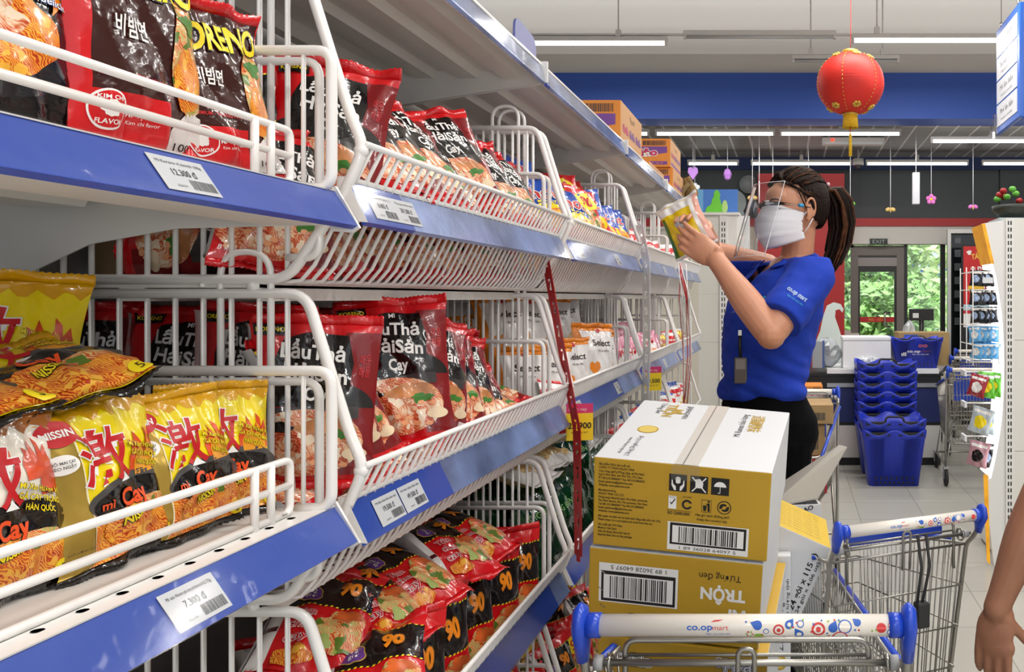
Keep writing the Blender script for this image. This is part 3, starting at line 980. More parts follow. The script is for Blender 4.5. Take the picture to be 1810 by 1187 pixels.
def d_ninety(W=0.125, H=0.195):
    p = Print(); k = sx_of(W, H)
    p.poly(pl_box(-.72, .50, 1, .84), PK_BLACK, 2)
    for yy in (.835, .5):
        for i in range(15):
            x = -.7 + i * .115
            p.poly([(x, yy - .006), (x + .05, yy - .006), (x + .075, yy + .006), (x + .025, yy + .006)], T_YEL, 3)
    p.poly(pl_box(-1, .03, -.72, .97), PK_WHITE, 1)
    p.text('90', .42, .68, .13, PK_ORANGE, 5, bold=.05, out=mat('print_bronze', '#6b4a10', .35, coat=.5), outw=.04, sx=k * .75)
    p.poly(pl_blob(-.38, .62, .27, .085, 5, wob=.1), mat('print_gold_rim', '#c9a24a', .35), 4)
    p.poly(pl_blob(-.38, .62, .245, .077, 5, wob=.1), PK_PURPLE, 5)
    p.text('=12', -.4, .655, .045, WHITE_INK, 6, bold=.02, w=.26)
    p.text('giờ', -.36, .6, .04, WHITE_INK, 6, w=.2, shear=.2)
    for i, t in enumerate(('Tôm', 'chua', 'cay')):
        p.text(t, -.32, .42 - i * .085, .06, PK_WHITE, 6, bold=.045, w=.44)
        p.text(t, -.32, .42 - i * .085, .06, PK_RED, 7, bold=.005, w=.44)
    p.poly(pl_blob(.45, .3, .5, .17, 6, wob=.15), N_GREEN, 4)
    p.poly(pl_blob(-.3, .13, .36, .06, 7, wob=.1), N_ORANGE, 5)
    p.poly(pl_blob(.55, .42, .3, .05, 3, wob=.3), mat('print_prawn', '#d9652c', .3, coat=.5, vary=.4, vscale=40), 5)
    p.poly(pl_blob(.2, .2, .14, .05, 9, wob=.2), mat('print_lettuce', '#9fb055', .4), 6)
    p.poly(pl_box(-.98, .3, -.74, .345), PK_MAROON, 3)
    return dict(W=W, H=H, T=0.034, base=PK_RED, back=PK_RED, print=p, seal=PK_RED, seam=PK_WHITE)

def d_select(W=0.14, H=0.2):
    p = Print(); k = sx_of(W, H)
    p.poly(pl_box(-1, .9, 1, 1), PK_ORANGE, 1)
    p.poly([(-1, .0), (-.72, .0), (-.62, .5), (-.8, .95), (-1, .95)], PK_ORANGE, 1)
    p.poly([(.2, .05), (1, .05), (1, .5), (.5, .35)], N_BROWN, 2)
    p.text('Select', .2, .74, .09, T_DK, 4, bold=.015, w=.95, shear=.2)
    p.poly([(-.3, .30), (-.52, .40), (-.5, .47), (-.4, .49), (-.3, .46), (-.2, .49), (-.1, .47), (-.08, .40)], PK_ORANGE, 3)
    p.text('Mì ăn liền', .2, .63, .03, T_DK, 4, w=.6)
    p.poly(pl_ell(.12, .9, .12, .03), T_RED, 4)
    return dict(W=W, H=H, T=0.05, base=PK_WHITE, back=PK_WHITE, print=p, seal=PK_ORANGE)

def d_hot(W=0.125, H=0.17):
    p = Print(); k = sx_of(W, H)
    p.poly(pl_box(-1, .05, 1, .42), PK_RED, 1)
    p.poly(pl_blob(0, .3, .8, .19, 4, wob=.06), YEL, 2)
    p.poly(pl_blob(.05, .25, .62, .15, 5, wob=.1), N_ORANGE, 3)
    p.text('hot', .05, .66, .2, WHITE_INK, 5, bold=.06, w=1.2, shear=.1)
    p.text('hot', .05, .66, .2, T_RED, 6, bold=.02, w=1.2, shear=.1)
    p.text('MÌ CAY', 0, .5, .05, T_YEL, 5, bold=.03, w=.9)
    return dict(W=W, H=H, T=0.03, base=PK_BLUE, back=PK_RED, print=p, seal=PK_BLUE)

def d_sour(W=0.125, H=0.17):
    p = Print(); k = sx_of(W, H)
    p.poly(pl_box(-1, .05, 1, .4), N_GREEN, 1)
    p.poly([(-1, .5), (1, .62), (1, .85), (-1, .8)], PK_RED, 2)
    p.text('Chua cay', 0, .69, .1, WHITE_INK, 4, bold=.04, w=1.5)
    p.poly(pl_ell(.3, .3, .4, .1), T_YEL, 3)
    p.text('MÌ', .3, .3, .09, T_RED, 4, bold=.03, w=.4)
    return dict(W=W, H=H, T=0.03, base=PK_WHITE, back=PK_WHITE, print=p, seal=PK_RED)

def d_pink(W=0.125, H=0.16):
    p = Print()
    p.poly(pl_blob(0, .45, .7, .25, 5, wob=.1), PK_WHITE, 1)
    p.poly(pl_blob(.1, .3, .6, .15, 6, wob=.1), N_RED, 2)
    p.text('PHỞ', 0, .62, .14, T_RED, 3, bold=.03, w=1.0)
    return dict(W=W, H=H, T=0.034, base=PK_PINK, back=PK_PINK, print=p, seal=PK_PINK)

def d_greenbag(W=0.15, H=0.2):
    p = Print()
    p.poly(pl_blob(.1, .4, .6, .25, 5, wob=.15), mat('print_seaweed', '#0a2410', 0.12, coat=.8, vary=.5), 1)
    p.text('RONG BIỂN', 0, .78, .07, mat('ink_pale_green', '#7fae6a', .4), 2, bold=.02, w=1.3)
    return dict(W=W, H=H, T=0.045, base=PK_GREEN, back=PK_GREEN, print=p, seal=PK_GREEN)

def d_miscred(W=0.125, H=0.17):
    p = Print()
    p.poly(pl_blob(0, .33, .8, .22, 5, wob=.1), N_GREEN, 1)
    p.poly(pl_ell(0, .68, .75, .14), T_YEL, 2)
    p.text('90', 0, .68, .15, T_RED, 3, bold=.04, w=.7)
    return dict(W=W, H=H, T=0.03, base=PK_RED, back=PK_RED, print=p, seal=T_YEL)

def d_clearnoodle(W=0.15, H=0.21):
    p = Print()
    p.poly(pl_blob(0, .4, .75, .27, 5, wob=.08), N_BROWN, 1)
    p.poly(pl_box(-.7, .6, .7, .8), PK_ORANGE, 2)
    p.text('MIẾN', 0, .7, .1, WHITE_INK, 3, bold=.03, w=.9)
    return dict(W=W, H=H, T=0.05, base=PK_WHITE, back=N_BROWN, print=p, seal=PK_WHITE)

def d_packet(W=0.135, H=0.17):
    p = Print()
    p.poly(pl_box(-1, .78, 1, .93), PK_WHITE, 1)
    p.poly(pl_box(.55, .05, .75, .95), PK_WHITE, 2)
    p.poly(pl_box(.75, .05, 1, .95), C('#e2a493'), 2)
    p.poly(pl_ell(-.1, .55, .32, .11), SILVER, 3)
    p.poly(pl_box(-1, .05, -.8, .75), C('#3f7426'), 2)
    p.poly(pl_blob(-.1, .25, .5, .12, 4), N_BROWN, 3)
    return dict(W=W, H=H, T=0.034, base=C('#e6c417'), back=PK_WHITE, print=p, seal=PK_WHITE)

DESIGNS = {'yellow': lambda: d_spicy(YEL, YELD), 'cream': lambda: d_spicy(CREAM, BRN, 0.14, 0.172, True), 'hotpot': d_hotpot, 'black': d_blackbowl,
           'koreno': d_koreno, 'ninety': d_ninety, 'select': d_select, 'hot': d_hot, 'sour': d_sour, 'pink': d_pink, 'green': d_greenbag, 'misc': d_miscred, 'clear': d_clearnoodle, 'packet': d_packet}
DCACHE, PROTO = {}, {}

def pack_proto(kind, var=0, simple=False):
    key = (kind, var, simple)
    if key in PROTO:
        return PROTO[key]
    if kind not in DCACHE:
        DCACHE[kind] = DESIGNS[kind]()
    d = DCACHE[kind]
    W, H, T = d['W'], d['H'], d['T']
    R = random.Random(hash_str(kind) + var * 77)
    ph = [R.uniform(0, 6.28) for _ in range(8)]
    bend = R.uniform(-.05, .05)
    sag = R.uniform(-0.15, 0.25)
    nu, nv = (26, 38) if not simple else (14, 20)
    SEAL = 0.055
    def shape(u, v):
        a = max(0.0, 1 - abs(u) ** 2.4) ** 0.55
        b = max(0.0, min(1.0, (v - SEAL) / 0.26)) ** 0.6 * max(0.0, min(1.0, (1 - SEAL - v) / 0.30)) ** 0.6
        return a, b
    def mid(u, v):
        y = H * bend * ((v - .5) ** 2 * 4 - .3)
        e = max(0, abs(v - .5) * 2 - .72) / .28
        y += e * e * (0.006 * math.sin(u * 4.2 + ph[0] + (3 if v > .5 else 0)) + 0.004 * math.sin(u * 9 + ph[1]))
        if v > .5:
            y += e * e * 0.010 * math.sin(ph[2])
        return y
    def front(u, v, side=1):
        a, b = shape(u, v)
        t = T * 0.5 * a * b * (1 + sag * (0.5 - v))
        wr = (1 - b) * b * 4
        t += a * wr * (0.0032 * math.sin(u * 8.5 + ph[3]) + 0.0018 * math.sin(u * 17 + ph[4] + v * 6))
        t += a * b * (0.0022 * math.sin(u * 5 + v * 9 + ph[5]) + 0.0016 * math.sin(v * 16 - u * 6 + ph[6]) + 0.0012 * math.sin(u * 13 + v * 23 + ph[7]))
        t = max(t, 0.0004)
        x = u * W / 2 * (1 - 0.10 * b - 0.015 * math.sin(v * 7 + ph[1]))
        z = H * v
        return x, mid(u, v) - side * t, z
    us = [-1 + 2 * i / nu for i in range(nu + 1)]
    vs = [SEAL + (1 - 2 * SEAL) * j / nv for j in range(nv + 1)]
    mb = MB()
    for side, m in ((1, d['base']), (-1, d['back'])):
        V = [front(u, v, side) for v in vs for u in us]
        F = [(j * (nu + 1) + i, j * (nu + 1) + i + 1, (j + 1) * (nu + 1) + i + 1, (j + 1) * (nu + 1) + i) for j in range(nv) for i in range(nu)]
        if side < 0:
            F = [f[::-1] for f in F]
        mb.add(V, F, m, True)
    def fn(u, v, k):
        x, y, z = front(u, min(max(v, SEAL), 1 - SEAL))
        z = H * v if SEAL <= v <= 1 - SEAL else z
        return (x, y - 0.00035 * k - 0.0001, z)
    d['print'].lay_on(mb, fn, (us[1:-1], vs))
    if 'seam' in d:     # pale side seam: folded edge along one side
        pts = [front(-0.985, v)[0:3] for v in vs]
        V, F = [], []
        for (x, y, z) in pts:
            V += [(x - 0.001, y - 0.010, z), (x - 0.004, y, z), (x - 0.001, y + 0.010, z)]
        for j in range(nv):
            F += [(j * 3, j * 3 + 1, j * 3 + 4, j * 3 + 3), (j * 3 + 1, j * 3 + 2, j * 3 + 5, j * 3 + 4)]
        mb.add(V, F, d['seam'], True)
    root = mb.build('noodle_pack', fix=False)
    if not simple:
        for top in (False, True):
            sb = MB()
            V, F = [], []
            n = 52
            v0, v1 = (1 - SEAL, 1.0) if top else (0.0, SEAL)
            for j in range(3):
                v = v0 + (v1 - v0) * j / 2
                for i in range(n + 1):
                    u = -1 + 2 * i / n
                    cr = 0.0007 * math.sin(i * 2.4) * (1 if j != (0 if top else 2) else 0)
                    zz = H * v + (0.0014 * (i % 2) if j == (2 if top else 0) else 0)
                    V.append((u * W / 2 * (1.0 - 0.015 * math.sin(v * 7 + ph[1])), mid(u, v) + cr, zz))
            for j in range(2):
                for i in range(n):
                    q = (j * (n + 1) + i, j * (n + 1) + i + 1, (j + 1) * (n + 1) + i + 1, (j + 1) * (n + 1) + i)
                    F.append(q)
            sb.add(V, F, d['seal'] if top else d.get('seal2', d['seal']), True)
            so = sb.build('crimped_seal', root, fix=False)
            sm = so.modifiers.new('thick', 'SOLIDIFY'); sm.thickness = 0.0006; sm.offset = 0
    PROTO[key] = root
    USED[key] = False
    return root

def hash_str(s):
    return sum(ord(c) * (i + 3) for i, c in enumerate(s))
USED = {}
PCOUNT = {}
DESC = {'yellow': 'yellow spicy noodle pack', 'cream': 'cream noodle pack', 'hotpot': 'red and black seafood noodle pack', 'black': 'black noodle pack with a bowl of orange noodles',
        'koreno': 'brown noodle pack with yellow lettering', 'ninety': 'red noodle pack with black band', 'select': 'white and orange noodle bag', 'hot': 'blue and red noodle pack', 'sour': 'white and red noodle pack',
        'pink': 'pink noodle pack', 'green': 'dark green glossy bag', 'misc': 'red noodle pack with yellow oval', 'clear': 'clear bag of pale noodles', 'packet': 'yellow noodle packet'}
TAKEN = {}
NUM = ('first', 'second', 'third', 'fourth', 'fifth', 'sixth', 'seventh', 'eighth', 'ninth', 'tenth', 'eleventh', 'twelfth', 'thirteenth', 'fourteenth', 'fifteenth', 'sixteenth', 'seventeenth', 'eighteenth', 'nineteenth', 'twentieth')

def pack(kind, loc, yaw=0.0, lean=0.0, roll=0.0, where='', group=None, s=1.0, var=0, simple=False, label=None, face_up=False):
    """angles in degrees; yaw 0 faces the camera, 90 faces the aisle; lean > 0 tips the top backwards"""
    p = pack_proto(kind, var, simple)
    key = (kind, var, simple)
    o = p if not USED[key] else copy_tree(p)
    USED[key] = True
    E = Euler((math.radians(-lean), math.radians(roll), math.radians(yaw)), 'XYZ')
    o.location = loc
    o.rotation_euler = E
    o.scale = (s, s, s)
    g = group or 'noodle packs'
    if label is None:
        k = (kind, where)
        n = TAKEN.get(k, 0); TAKEN[k] = n + 1
        label = '%s %s in %s' % (NUM[n], DESC[kind], where)
    tag(o, label, 'noodle pack', g)
    return o
# ---------------------------------------------------------------- goods in the nearest bay
UPA, LOA = 1.575, 1.212
GA = 'noodle packs on the nearest flat shelves'
pack('black', (-0.632, 0.625, UPA), 80, 5, 2, s=1.0, group=GA, label='black noodle pack with bowl of orange noodles, leftmost on the upper fenced shelf')
pack('koreno', (-0.61, 0.757, UPA), 86, 3, -2, s=1.0, group=GA, label='brown pack with yellow lettering, middle of the upper fenced shelf')
pack('koreno', (-0.595, 0.862, UPA), 78, 9, -5, s=0.88, var=1, group=GA, label='brown and red pack slumped at the end of the upper fenced shelf')
pack('cream', (-0.608, 0.612, LOA), 84, 7, 0, s=.88, group=GA, label='cream noodle pack with red brush character at the front of the lower fenced shelf')
pack('yellow', (-0.598, 0.722, LOA), 88, 9, -5, s=.92, group=GA, label='yellow spicy noodle pack right behind the cream pack on the lower fenced shelf')
pack('yellow', (-0.590, 0.80, LOA), 82, 10, -3, s=.88, var=1, group=GA, label='third pack from the front on the lower fenced shelf, yellow and half covered')
pack('yellow', (-0.606, 0.858, LOA), 64, 9, 2, s=.88, var=2, group=GA, label='yellow spicy noodle pack nearest the end guard of the lower fenced shelf')
pack('yellow', (-0.66, 0.765, LOA + 0.02), 74, 34, 6, s=.98, var=2, group=GA, label='yellow pack leaning back between the front row and the lying packs')
pack('yellow', (-0.605, 0.685, LOA + 0.150), 66, 80, -20, s=1.05, var=1, group=GA, label='yellow pack lying face up on top of the front row, lower shelf')
pack('yellow', (-0.605, 0.585, LOA + 0.142), 70, 80, -10, s=1.05, group=GA, label='yellow pack lying face up at the left edge of the lower shelf')
pack('yellow', (-0.80, 0.80, LOA + 0.078), 42, 4, 3, s=1.12, var=2, group=GA, label='upright yellow pack at the back of the lower shelf, tallest of the yellow ones')
pack('yellow', (-0.78, 0.76, LOA), 60, 8, 0, s=1.0, group=GA, label='yellow pack standing under the tallest yellow one on the lower shelf')

# ---------------------------------------------------------------- second bay
R = random.Random(21)
G1 = 'packs in the top basket of the second bay'
W1 = 'the second bay, top basket front'
for i, (yy, lean, yaw, roll, xx, z) in enumerate(((1.115, 40, 70, 4, -.545, .125), (1.20, 38, 72, -5, -.55, .13), (1.285, 36, 74, 4, -.55, .13), (1.37, 40, 74, 6, -.555, .12), (1.45, 24, 48, -12, -.575, .14),
                                                   (1.54, 36, 70, 8, -.565, .13), (1.62, 34, 66, -4, -.56, .13), (1.70, 34, 66, 8, -.56, .13), (1.775, 34, 70, 2, -.565, .10))):
    pack('hotpot', (xx, yy, Z1 + z), yaw, lean, roll, W1, G1, s=1.08, var=i % 3)
for i in range(7):
    pack('hotpot', (-.635 + .01 * (i % 2), 1.03 + i * .12, Z1 + .012), 74 + R.uniform(-8, 8), 30, R.uniform(-10, 10), 'the second bay, top basket bottom layer', G1, s=1.0, var=i % 3)
for i in range(6):
    pack('hotpot', (-.74, 1.10 + i * .13, Z1 + .02), 60 + R.uniform(-12, 12), 22, R.uniform(-10, 10), 'the second bay, top basket back row', G1, s=1.05, var=i % 3)
pack('hotpot', (-0.845, 1.015, Z1 + 0.075), 6, 3, 88, label='red hotpot pack lying sideways behind the near grille of the top basket', group=G1, s=1.12)
pack('hotpot', (-0.62, 1.045, Z1 + 0.085), 18, 14, 6, label='red seafood pack standing at the near end of the top basket', group=G1, s=1.15, var=2)
pack('hotpot', (-0.635, 0.985, Z1 + 0.012), 40, 14, 8, label='red pack in the near front corner of the top basket', group=G1, s=1.0, var=1)
pack('ninety', (-0.70, 1.03, Z1 + 0.10), 12, 10, -12, label='dark red pack on the pile at the near end of the top basket', group=G1, s=1.05)
ct = MB().box((-0.09, -0.10, 0), (0.09, 0.10, 0.14), mat('brown_cardboard', '#7d6547', 0.75, vary=.08), bev=0.003)
Print().text('BG', -0.03, 0.10, 0.022, INK, bold=.01, rot=1.57).lay_on(ct, plane_fn((0.0, -0.1005, 0), (1, 0, 0), (0, 0, 1)))
tag(ct.build('carton', loc=(-0.862, 1.19, Z1), rot=(0, 0, 0.05)), 'plain brown carton at the back of the top basket seen through the grille', 'carton')

G2 = 'packs in the upper middle basket of the second bay'
W2 = 'the upper middle basket, front row'
for i, (xx, yy, z, yaw, lean, roll, sc) in enumerate((
        (-.60, 1.005, .125, 22, 6, 2, 1.12), (-.585, 1.06, .125, 66, 12, -10, 1.06), (-.592, 1.125, .12, 68, 16, -14, 1.06), (-.588, 1.225, .135, 24, 13, -5, 1.2), (-.60, 1.345, .13, 58, 16, 12, 1.1),
        (-.585, 1.42, .13, 62, 26, 10, 1.04), (-.59, 1.52, .11, 64, 26, 8, 1.02), (-.59, 1.63, .06, 66, 30, 4, 1.0))):
    pack('hotpot', (xx, yy, Z2 + z), yaw, lean, roll, W2, G2, s=sc, var=i % 3)
for i in range(3):
    for j in range(4):
        pack('hotpot', (-.695 - i * .11, 1.03 + j * .11 + .02 * i, Z2 + .12 + R.uniform(0, .02)), 4 + R.uniform(-6, 12), 6 + R.uniform(-4, 8), R.uniform(-5, 5), 'the upper middle basket, back rows', G2, s=1.12, var=(i + j) % 3)
for j in range(3):
    pack('hotpot', (-.72, 1.48 + j * .11, Z2 + .08), 30, 16, R.uniform(-6, 6), 'the upper middle basket, back rows', G2, s=1.1, var=j)
for i in range(9):
    pack('hotpot', (-.58 + .02 * (i % 2), 1.02 + i * .088, Z2 + .105 + .014 * (i % 3)), 78 + R.uniform(-24, 24), 68 + R.uniform(-12, 12), R.uniform(-10, 10), 'the layer along the upper middle rim', G2, s=.95, var=i % 3)
for i in range(6):
    pack('hotpot', (-.625, 1.04 + i * .13, Z2 + .015), 84, 40 + R.uniform(-8, 8), R.uniform(-10, 10), 'the upper middle basket, bottom layer', G2, s=.9, var=i % 3)

G3 = 'packs in the lower middle basket of the second bay'
W3 = 'the near lower middle basket, front'
for i in range(6):
    pack('ninety', (-.60, 1.13 + i * .118, Z3 + .015), 50 + R.uniform(-6, 6), 4 + R.uniform(-2, 4), R.uniform(-3, 3), W3, G3, s=1.2, var=i % 2)
for i in range(5):
    pack('ninety', (-.72, 1.04 + i * .12, Z3 + .015), 30 + R.uniform(-6, 6), 6, R.uniform(-3, 3), 'the near lower middle basket, behind', G3, s=1.22, var=i % 2)
for i, (xx, yy, z, yaw, roll) in enumerate(((-.575, 1.045, .185, 25, -6), (-.62, 1.22, .235, 60, 4), (-.62, 1.36, .235, 70, -5), (-.615, 1.50, .235, 64, 6), (-.62, 1.63, .23, 75, -4), (-.70, 1.10, .24, 20, 10))):
    pack('ninety', (xx + .05, yy - .03, Z3 + z), yaw, 70, roll, 'the near lower middle basket, on top', G3, s=1.15, var=i % 2)
pack('ninety', (-.605, 1.0, Z3 + .03), 35, 8, 6, label='red noodle pack with white seam standing in the near corner of the lower middle basket', group=G3, s=1.05)
for i in range(3):
    pack('ninety', (-.88, 0.995 + i * .1, Z3 + .09), 8, 4, 84 + R.uniform(-5, 5), 'the lower middle basket, near end', G3, s=1.15, var=i % 2)
for i in range(4):
    pack('ninety', (-.62 + R.uniform(0, .02), 1.20 + i * .14, Z3 + .02), 85, 60, R.uniform(-8, 8), 'the line along the lower middle rim', G3, s=0.9, var=i % 2)
for i in range(6):
    pack('misc', (-.60 + .02 * (i % 2), 1.30 + i * .09, Z4 + .06 + .1 * (i % 2)), 50 + R.uniform(-15, 15), 30, R.uniform(-10, 10), 'the second bay, bottom basket', 'packs in the bottom baskets', s=1.1)

# ---------------------------------------------------------------- farther bays
def heap(bay, zb, kinds, n, where, group, rows=2, s=1.0, lean=(5, 30), yaw=(45, 80), z0=.02, tiers=1, y_from=.06, y_to=.06, xf=-.585, simple=True):
    y0, y1 = BAYS[bay]
    k = 0
    for t in range(tiers):
        for r in range(rows):
            for i in range(n):
                yy = y0 + y_from + (y1 - y0 - y_from - y_to) * (i + .5) / n + R.uniform(-.012, .012)
                xx = xf - r * .12 - t * .01 + R.uniform(-.01, .01)
                pack(kinds[(k + r) % len(kinds)], (xx, yy, zb + z0 + t * .155 + r * .03 + R.uniform(0, .015)), R.uniform(*yaw), R.uniform(*lean), R.uniform(-10, 10), where, group, s=s * R.uniform(.95, 1.06), var=k % 2, simple=simple)
                k += 1
GC1 = 'packs in the top basket of the third bay'
heap('c', Z1, ['hot', 'hot', 'hot', 'misc', 'hot'], 8, 'the third bay, top basket front', GC1, rows=1, s=1.05, lean=(20, 40), z0=.125, xf=-.56)
heap('c', Z1, ['hot', 'hot', 'misc'], 8, 'the third bay, top basket bottom layer', GC1, rows=1, s=1.0, lean=(10, 28), xf=-.63)
heap('c', Z1, ['hot', 'misc'], 6, 'the third bay, top basket upper layer', GC1, rows=1, s=1.0, z0=.2, lean=(20, 40), xf=-.66)
GC2 = 'bags in the upper middle basket of the third bay'
for i, (yy, xx, z, yaw) in enumerate(((1.98, -.66, .04, 30), (2.10, -.62, .04, 45), (2.23, -.595, .05, 52), (2.40, -.575, .06, 55), (2.52, -.60, .05, 50), (2.64, -.60, .05, 55))):
    pack('select', (xx, yy, Z2 + z), yaw, 10, R.uniform(-6, 6), 'the third bay, upper middle basket front', GC2, s=1.02 if i != 3 else 1.15, var=i % 2)
for i in range(5):
    pack('select', (-.70, 2.02 + i * .13, Z2 + .17), 46 + R.uniform(-12, 12), 16, R.uniform(-8, 8), 'the third bay, pile behind', GC2, s=1.05, var=i % 2)
for i in range(4):
    pack('clear', (-.80 + .02 * i, 1.93 + i * .07, Z2 + .03 + .1 * (i % 2)), 20 + 8 * i, 12, R.uniform(-8, 8), 'the third bay, upper middle back corner', GC2, s=1.15, simple=True)
pack('sour', (-.57, 1.99, Z2 + .03), 60, 20, 10, label='small white and red pack in the near corner beside the white and orange bags', group=GC2, s=.8)
GG = 'dark green bags of the third bay'
heap('c', Z3, ['green'], 6, 'the third bay, lower middle basket', GG, rows=2, s=1.15, lean=(0, 30))
heap('c', Z3, ['green'], 5, 'the third bay, upper green layer', GG, rows=2, s=1.0, lean=(10, 60), z0=.13, xf=-.60)
for i in range(5):
    pack('clear', (-.60 - .02 * (i % 2), 2.02 + i * .12, Z3 + .285 + .012 * (i % 2)), 78 + R.uniform(-15, 15), 76, R.uniform(-4, 4), 'the third bay, lying over green bags', 'clear noodle bags over the green bags', s=1.05, var=i % 2)
heap('c', Z4, ['misc', 'ninety', 'misc'], 6, 'the third bay, bottom basket', 'packs in the bottom baskets', rows=2, s=1.1, lean=(10, 40))
heap('d', Z1, ['sour', 'sour', 'misc'], 8, 'the fourth bay, top basket', 'packs in the top basket of the fourth bay', rows=2, s=1.0, z0=.08, lean=(15, 35), xf=-.565)
heap('e', Z1, ['sour', 'yellow', 'misc', 'sour'], 6, 'the last bay, top basket', 'packs in the top basket of the last bay', rows=1, s=1.0, z0=.07, xf=-.565)
heap('d', Z2, ['pink'], 7, 'the fourth bay, upper middle basket', 'packs in the upper middle basket of the fourth bay', rows=2, s=1.0, z0=.06)
heap('e', Z2, ['yellow', 'sour', 'misc'], 5, 'the last bay, upper middle basket', 'packs in the upper middle basket of the last bay', rows=1, s=.8, z0=.06)
heap('d', Z3, ['misc', 'sour', 'hot'], 6, 'the fourth bay, lower middle basket', 'packs in the lower middle basket of the fourth bay', rows=1, s=1.0, z0=.12)
heap('e', Z3, ['sour', 'hot', 'sour'], 6, 'the last bay, lower middle basket', 'packs in the lower middle basket of the last bay', rows=1, s=1.0, z0=.12)
# ================================================================== cartons
GOLDBOX = mat('carton_mustard', '#c39a26', 0.5, vary=.06, vscale=6)
BOXWHITE = mat('carton_white', '#d6d8db', 0.5)
KRAFT = mat('carton_kraft', '#a98a5e', 0.75, vary=.1)
TAPE = mat('packing_tape', '#d6d2cb', 0.18, coat=.6)
TAPE_Y = mat('ink_gold', '#b8962e', 0.45)

def box_rot(rx, ry, rz):
    return Matrix.Rotation(rz, 4, 'Z') @ Matrix.Rotation(ry, 4, 'Y') @ Matrix.Rotation(rx, 4, 'X')

def carton_base(w, d, h, front, sides, top, bev=0.0025):
    mb = MB()
    bm = bmesh.new()
    bmesh.ops.create_cube(bm, size=1)
    for v in bm.verts:
        v.co = Vector(((v.co.x + .5) * w, (v.co.y + .5) * d, (v.co.z + .5) * h))
    bmesh.ops.bevel(bm, geom=bm.edges[:], offset=bev, segments=2, affect='EDGES', profile=.6)
    bm.verts.index_update()
    V = [v.co.copy() for v in bm.verts]
    for f in bm.faces:
        n = f.normal
        m = top if abs(n.z) > .7 else (front if n.y < -.7 else (front if n.y > .7 else sides))
        mb.add(V, [], m)
        mb.v = mb.v[:-len(V)]
    b = len(mb.v)
    mb.v += [tuple(p) for p in V]
    for f in bm.faces:
        n = f.normal
        m = top if abs(n.z) > .7 else (front if abs(n.y) > .7 else sides)
        mb.f.append([b + v.index for v in f.verts]); mb.m.append(mb.mi(m)); mb.sm.append(False)
    bm.free()
    return mb

def icons(p, x0, y0, s):
    """three square handling marks, a row of small marks"""
    for i in range(3):
        p.poly(pl_box(x0 + i * s * 1.18, y0, x0 + i * s * 1.18 + s, y0 + s), INK, 2)
    W = WHITE_INK
    # hands holding a cube
    cx = x0 + s * .5
    p.poly([(cx - .12 * s, y0 + .5 * s), (cx, y0 + .45 * s), (cx + .14 * s, y0 + .52 * s), (cx + .14 * s, y0 + .8 * s), (cx, y0 + .88 * s), (cx - .14 * s, y0 + .8 * s)], W, 3)
    for sg in (-1, 1):
        p.poly([(cx + sg * .1 * s, y0 + .06 * s), (cx + sg * .2 * s, y0 + .06 * s), (cx + sg * .36 * s, y0 + .35 * s), (cx + sg * .36 * s, y0 + .66 * s), (cx + sg * .3 * s, y0 + .66 * s), (cx + sg * .27 * s, y0 + .42 * s), (cx + sg * .12 * s, y0 + .3 * s)], W, 3)
    # crossed-out hook
    cx = x0 + s * 1.68
    p.poly([(cx - .2 * s, y0 + .3 * s), (cx + .2 * s, y0 + .3 * s), (cx + .24 * s, y0 + .6 * s), (cx + .05 * s, y0 + .85 * s), (cx - .2 * s, y0 + .8 * s)], W, 3)
    for sg in (-1, 1):
        p.poly([(cx - sg * .42 * s, y0 + .1 * s), (cx - sg * .36 * s, y0 + .06 * s), (cx + sg * .42 * s, y0 + .9 * s), (cx + sg * .36 * s, y0 + .94 * s)], W, 4)
    # umbrella
    cx = x0 + s * 2.86
    p.poly([(cx + .34 * s * math.cos(PI * i / 12), y0 + .48 * s + .3 * s * math.sin(PI * i / 12)) for i in range(13)], W, 3)
    p.poly(pl_box(cx - .015 * s, y0 + .14 * s, cx + .015 * s, y0 + .5 * s), W, 3)
    p.poly([(cx - .12 * s, y0 + .1 * s), (cx + .01 * s, y0 + .1 * s), (cx + .015 * s, y0 + .14 * s), (cx - .12 * s, y0 + .14 * s)], W, 3)

def code_panel(p, x0, y0, w, h, flip=False):
    """white panel with a black frame, bars and digits"""
    p.poly(pl_box(x0, y0, x0 + w, y0 + h), WHITE_INK, 2)
    b = .012 * w / .1
    lo, hi = (y0 + h * .2, y0 + h * .97) if not flip else (y0 + h * .03, y0 + h * .8)
    p.poly(pl_box(x0 + w * .03, lo, x0 + w * .97, hi), INK, 3)
    p.poly(pl_box(x0 + w * .06, lo + h * .07, x0 + w * .94, hi - h * .09), WHITE_INK, 4)
    p.barcode(x0 + w * .14, lo + h * .09, x0 + w * .86, hi - h * .12, INK, 5, 5)
    p.text('1 89 36028 64097 5', x0 + w * .5, y0 + h * (.1 if not flip else .9), h * .11, INK, 3, w=w * .7, rot=0 if not flip else PI)

